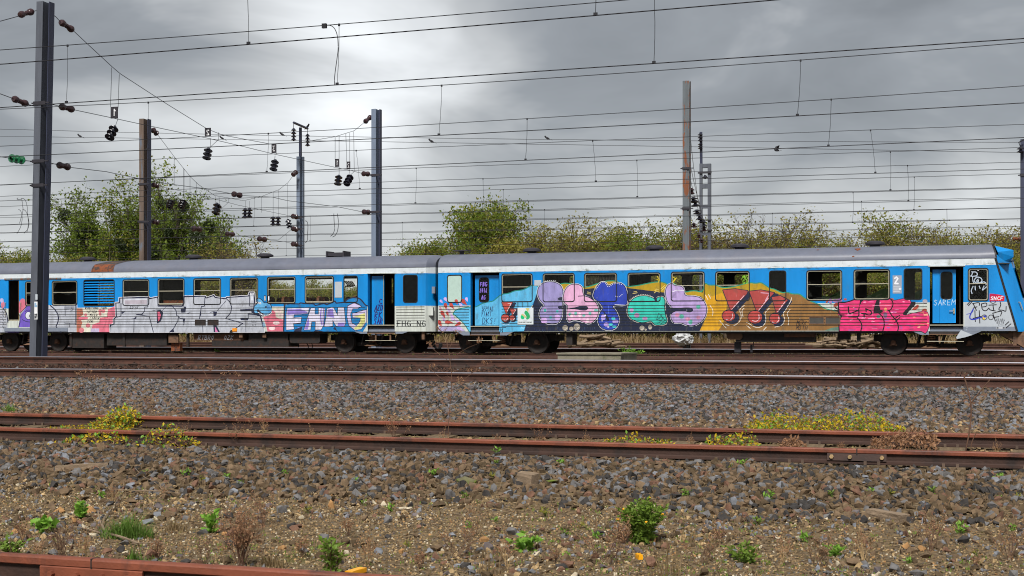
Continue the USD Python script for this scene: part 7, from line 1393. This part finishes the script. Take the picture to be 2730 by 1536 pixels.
mo = MB(); rng = np.random.default_rng(9); xy = area(5.9, 9.8, 60, .3); kk = meshkit.fbm(np.column_stack([xy * .9, np.zeros(len(xy))]), 3, 41); xy = xy[kk > .54]; blades(mo, np.repeat(xy, 5, 0) + rng.normal(size=(len(xy) * 5, 2)) * .012, .018, .006, rng, 1.2)
g_ = mo.build('moss', 'weed_green'); tag(g_, 'tiny green moss tufts between the foreground pebbles', 'moss', None, 'stuff')
dw = {}
rs2 = random.Random(8)
DEAD = [(180, 1085), (205, 1060), (255, 1100), (300, 1070), (400, 1095), (520, 1100), (600, 1105), (655, 1085), (480, 1180), (640, 1190), (700, 1160), (830, 1180), (890, 1185), (1060, 1175), (1180, 1200), (1330, 1195), (1440, 1200), (1560, 1195), (1840, 1195), (2240, 1200), (2660, 1215), (60, 1440), (110, 1500), (230, 1490), (420, 1490), (800, 1480), (980, 1500), (1120, 1510), (1230, 1480), (1350, 1515), (1480, 1500), (1620, 1500), (1660, 1450), (1870, 1500), (1920, 1440), (2080, 1505), (2180, 1510), (2300, 1490), (2480, 1470), (2600, 1515), (2690, 1490), (300, 1340), (440, 1330), (700, 1400), (930, 1420)]
for i, (x, y) in enumerate(sorted(DEAD)):
    k = i % 3; lb = 'thin brown dead weed on the stones, ' + ordw(i + 1) + ' from the left'
    if k not in dw: dw[k] = twiggy(lb, x, y, [46, 60, 40][k], [40, 40, 60][k], [7, 6, 9][k], 300 + k, ['dead_stem', 'straw_stem', 'dead_stem'][k], lev=1, kids=3, r=.0016, tipm='umbel', head=.006, name='withered_weed', group='thin dead weeds on the stones')
    else: p, s = spot(x, y); p[2] = gh(p[0], p[1]).item(); dup(dw[k], p, rs2.uniform(0, 360), rs2.uniform(.7, 1.3), label=lb)
mo = MB(); xy = area(6.0, 11.6, 150, .3); blades(mo, xy, .055, .003, rng, 2.4); g_ = mo.build('straw', 'grass_dry'); tag(g_, 'loose dry straws lying over the gravel', 'straw', None, 'stuff')
mo = MB(); xy = area(29, 51, 2.0, .3); xy = xy[meshkit.fbm(np.column_stack([xy * .5, np.zeros(len(xy))]), 3, 44) > .5]; blades(mo, np.repeat(xy, 8, 0) + rng.normal(size=(len(xy) * 8, 2)) * .12, .16, .02, rng, 1.0); g_ = mo.build('grass', 'weed_green'); tag(g_, 'sparse short weeds on the sidings before the train', 'grass', None, 'stuff')
# ------------------------------------------------------------------ debris
def plank(name, label, a, b_, w, h, m, Yc=None, dz=.0):
    p, q = on_ground(*a), on_ground(*b_); p[2] = gh(p[0], p[1]).item(); q[2] = gh(q[0], q[1]).item(); L = np.linalg.norm(q - p); d = (q - p) / L
    mm = trimesh.creation.box((L, w, h)); mm = mm.subdivide().subdivide().subdivide(); v = np.array(mm.vertices); nz = meshkit.fbm(v * [4, 22, 22] + 3.1 * len(label), 3, 2) - .5; v[:, 1] *= 1 + .5 * nz; v[:, 2] *= 1 + .6 * (meshkit.fbm(v * [5, 18, 18] + 9, 3, 7) - .5); v[:, 0] *= 1 + .06 * nz
    s_ = np.cross([0, 0, 1.0], d); s_ /= np.linalg.norm(s_); u = np.cross(d, s_); c = (p + q) / 2 + [0, 0, h * .42 + dz]
    t = thing(name, label, 'debris', c); b = MB(); b.add(c + v[:, :1] * d + v[:, 1:2] * s_ + v[:, 2:] * u, mm.faces); b.build('body', m, t); return t
plank('timber', 'weathered timber lying on stones at the left', (148, 1256), (290, 1246), .07, .055, 'driftwood')
plank('wood_chunk', 'split grey wood chunk in the middle of the gravel', (1388, 1290), (1426, 1296), .09, .10, 'driftwood')
plank('plank', 'brown plank lying on pebbles at the right', (2318, 1368), (2414, 1388), .10, .05, 'driftwood')
plank('iron_bar', 'dark rusty bar leaning on the grey ballast', (1608, 1098), (1652, 1050), .06, .05, 'rust_dark')
plank('plastic_scrap', 'yellow plastic scrap behind the foreground rail', (930, 1532), (968, 1521), .05, .025, 'plastic_yellow', dz=.01)
plank('orange_peel', 'small orange scrap below the straw stalks', (1700, 1483), (1708, 1488), .03, .03, 'plastic_yellow')
for lb, x, y, s in (('mossy stone right of the wood chunk', 1467, 1288, .085), ('mossy brown stone left of the wood chunk', 1240, 1290, .1)):
    p, _ = spot(x, y); m = stone_mesh(int(x), .5); m.apply_scale(s * 1.0); m.apply_translation([p[0], p[1], gh(p[0], p[1]).item() + s * .2]); t = thing('mossy_stone', lb, 'stone', p); b = MB(); b.mesh(m); b.build('body', 'moss_stone', t)
def branch(label, lines, r):
    p, _ = spot(*lines[0][0]); t = thing('fallen_branch', label, 'branch', p); b = MB()
    for i, q in enumerate(lines):
        w = [];
        for k, (x, y) in enumerate(q): g_ = on_ground(x, y); g_[2] = gh(g_[0], g_[1]).item() + .02 + .015 * (k % 2); w.append(g_)
        b.tube(chaikin(w, 1, False), np.linspace(r, r * .5, len(chaikin(w, 1, False))) * (1 if i == 0 else .6), 5)
    b.build('wood', 'driftwood', t)
branch('thin fallen branches on the pebbles right of the timber', [[(480, 1318), (420, 1317), (350, 1313), (290, 1310)], [(435, 1308), (410, 1290), (380, 1270), (360, 1258)], [(430, 1305), (426, 1290), (414, 1288)], [(280, 1262), (240, 1240), (300, 1229)], [(330, 1310), (310, 1330), (270, 1350)]], .007)
branch('forked fallen branch in front of the green grass mound', [[(370, 1452), (320, 1440), (280, 1425), (265, 1395), (262, 1370)], [(285, 1430), (270, 1400), (300, 1360), (320, 1330)], [(440, 1452), (400, 1455), (350, 1450)], [(280, 1428), (230, 1420), (180, 1405)]], .009)
# slab, log piles, white bag
t = thing('concrete_slab', 'pale concrete slab beside the main line below the driving coach', 'slab', at(1570, 955, 30.5)); p, q = at(1487, 950, 30.0), at(1655, 946, 30.0); b = MB(); b.box((p[0], 30.0, .6), (q[0], 31.6, q[2])); b.build('body', 'concrete', t)
b = MB(); b.box((p[0] - .03, 29.97, q[2] + .002), (q[0] + .02, 31.62, q[2] + .035)); b.build('lid', 'concrete', t)
def pile(label, x0, x1, y0, y1, Y, n, seed):
    rng = np.random.default_rng(seed); t = thing('log_pile', label, 'log pile', at((x0 + x1) / 2, y1, Y)); 
    for k in range(n):
        xa = rng.uniform(x0, x1); l_ = rng.uniform(.25, .6) * (x1 - x0); mid = 1 - abs((xa - (x0 + x1) / 2) / (x1 - x0)) * 1.6; ya = y1 - (y1 - y0) * max(mid, .1) * rng.uniform(.1, 1); p = at(xa - l_ / 2, ya + rng.uniform(-4, 6), Y + rng.uniform(-.8, .8)); q = at(xa + l_ / 2, ya + rng.uniform(-6, 6), Y + rng.uniform(-.8, .8)); g = max(gz(Y) + .05, .1)
        p[2] = max(p[2], g); q[2] = max(q[2], g); b = MB(); b.tube([p, (p + q) / 2 + rng.normal(size=3) * .08, q], np.array([1, .9, .6]) * rng.uniform(.03, .11), 6); b.build('log', 'driftwood', t)
pile('pile of grey driftwood logs behind the left bogie of the driving coach', 1524, 1640, 892, 925, 60.5, 24, 1)
pile('tangle of broken branches behind the right bogie of the driving coach', 2185, 2345, 885, 925, 60.5, 44, 2)
t = thing('white_bag', 'crumpled white plastic bag lying between the tracks behind the train', 'bag', at(1820, 922, 60.5)); m = trimesh.creation.icosphere(4, 1.0); v = np.array(m.vertices); d = meshkit.fbm(v * 2.2 + 5, 4, 9); ri = np.abs(meshkit.noise(v * 3.5 + 2, 4) - .5)
v = v * (.55 + .75 * d[:, None] + .35 * ri[:, None]); s = scale_at(1820, 60.5); v *= [27 / s, .5, 18 / s]; v[:, 2] += np.clip(v[:, 0] + .1, 0, 1) * .35 * np.exp(-(v[:, 0] - .05) ** 2 / .02); c = at(1820, 905, 60.5); b = MB(); b.add(v + c, m.faces); b.build('body', 'bag_white', t, smooth=50)
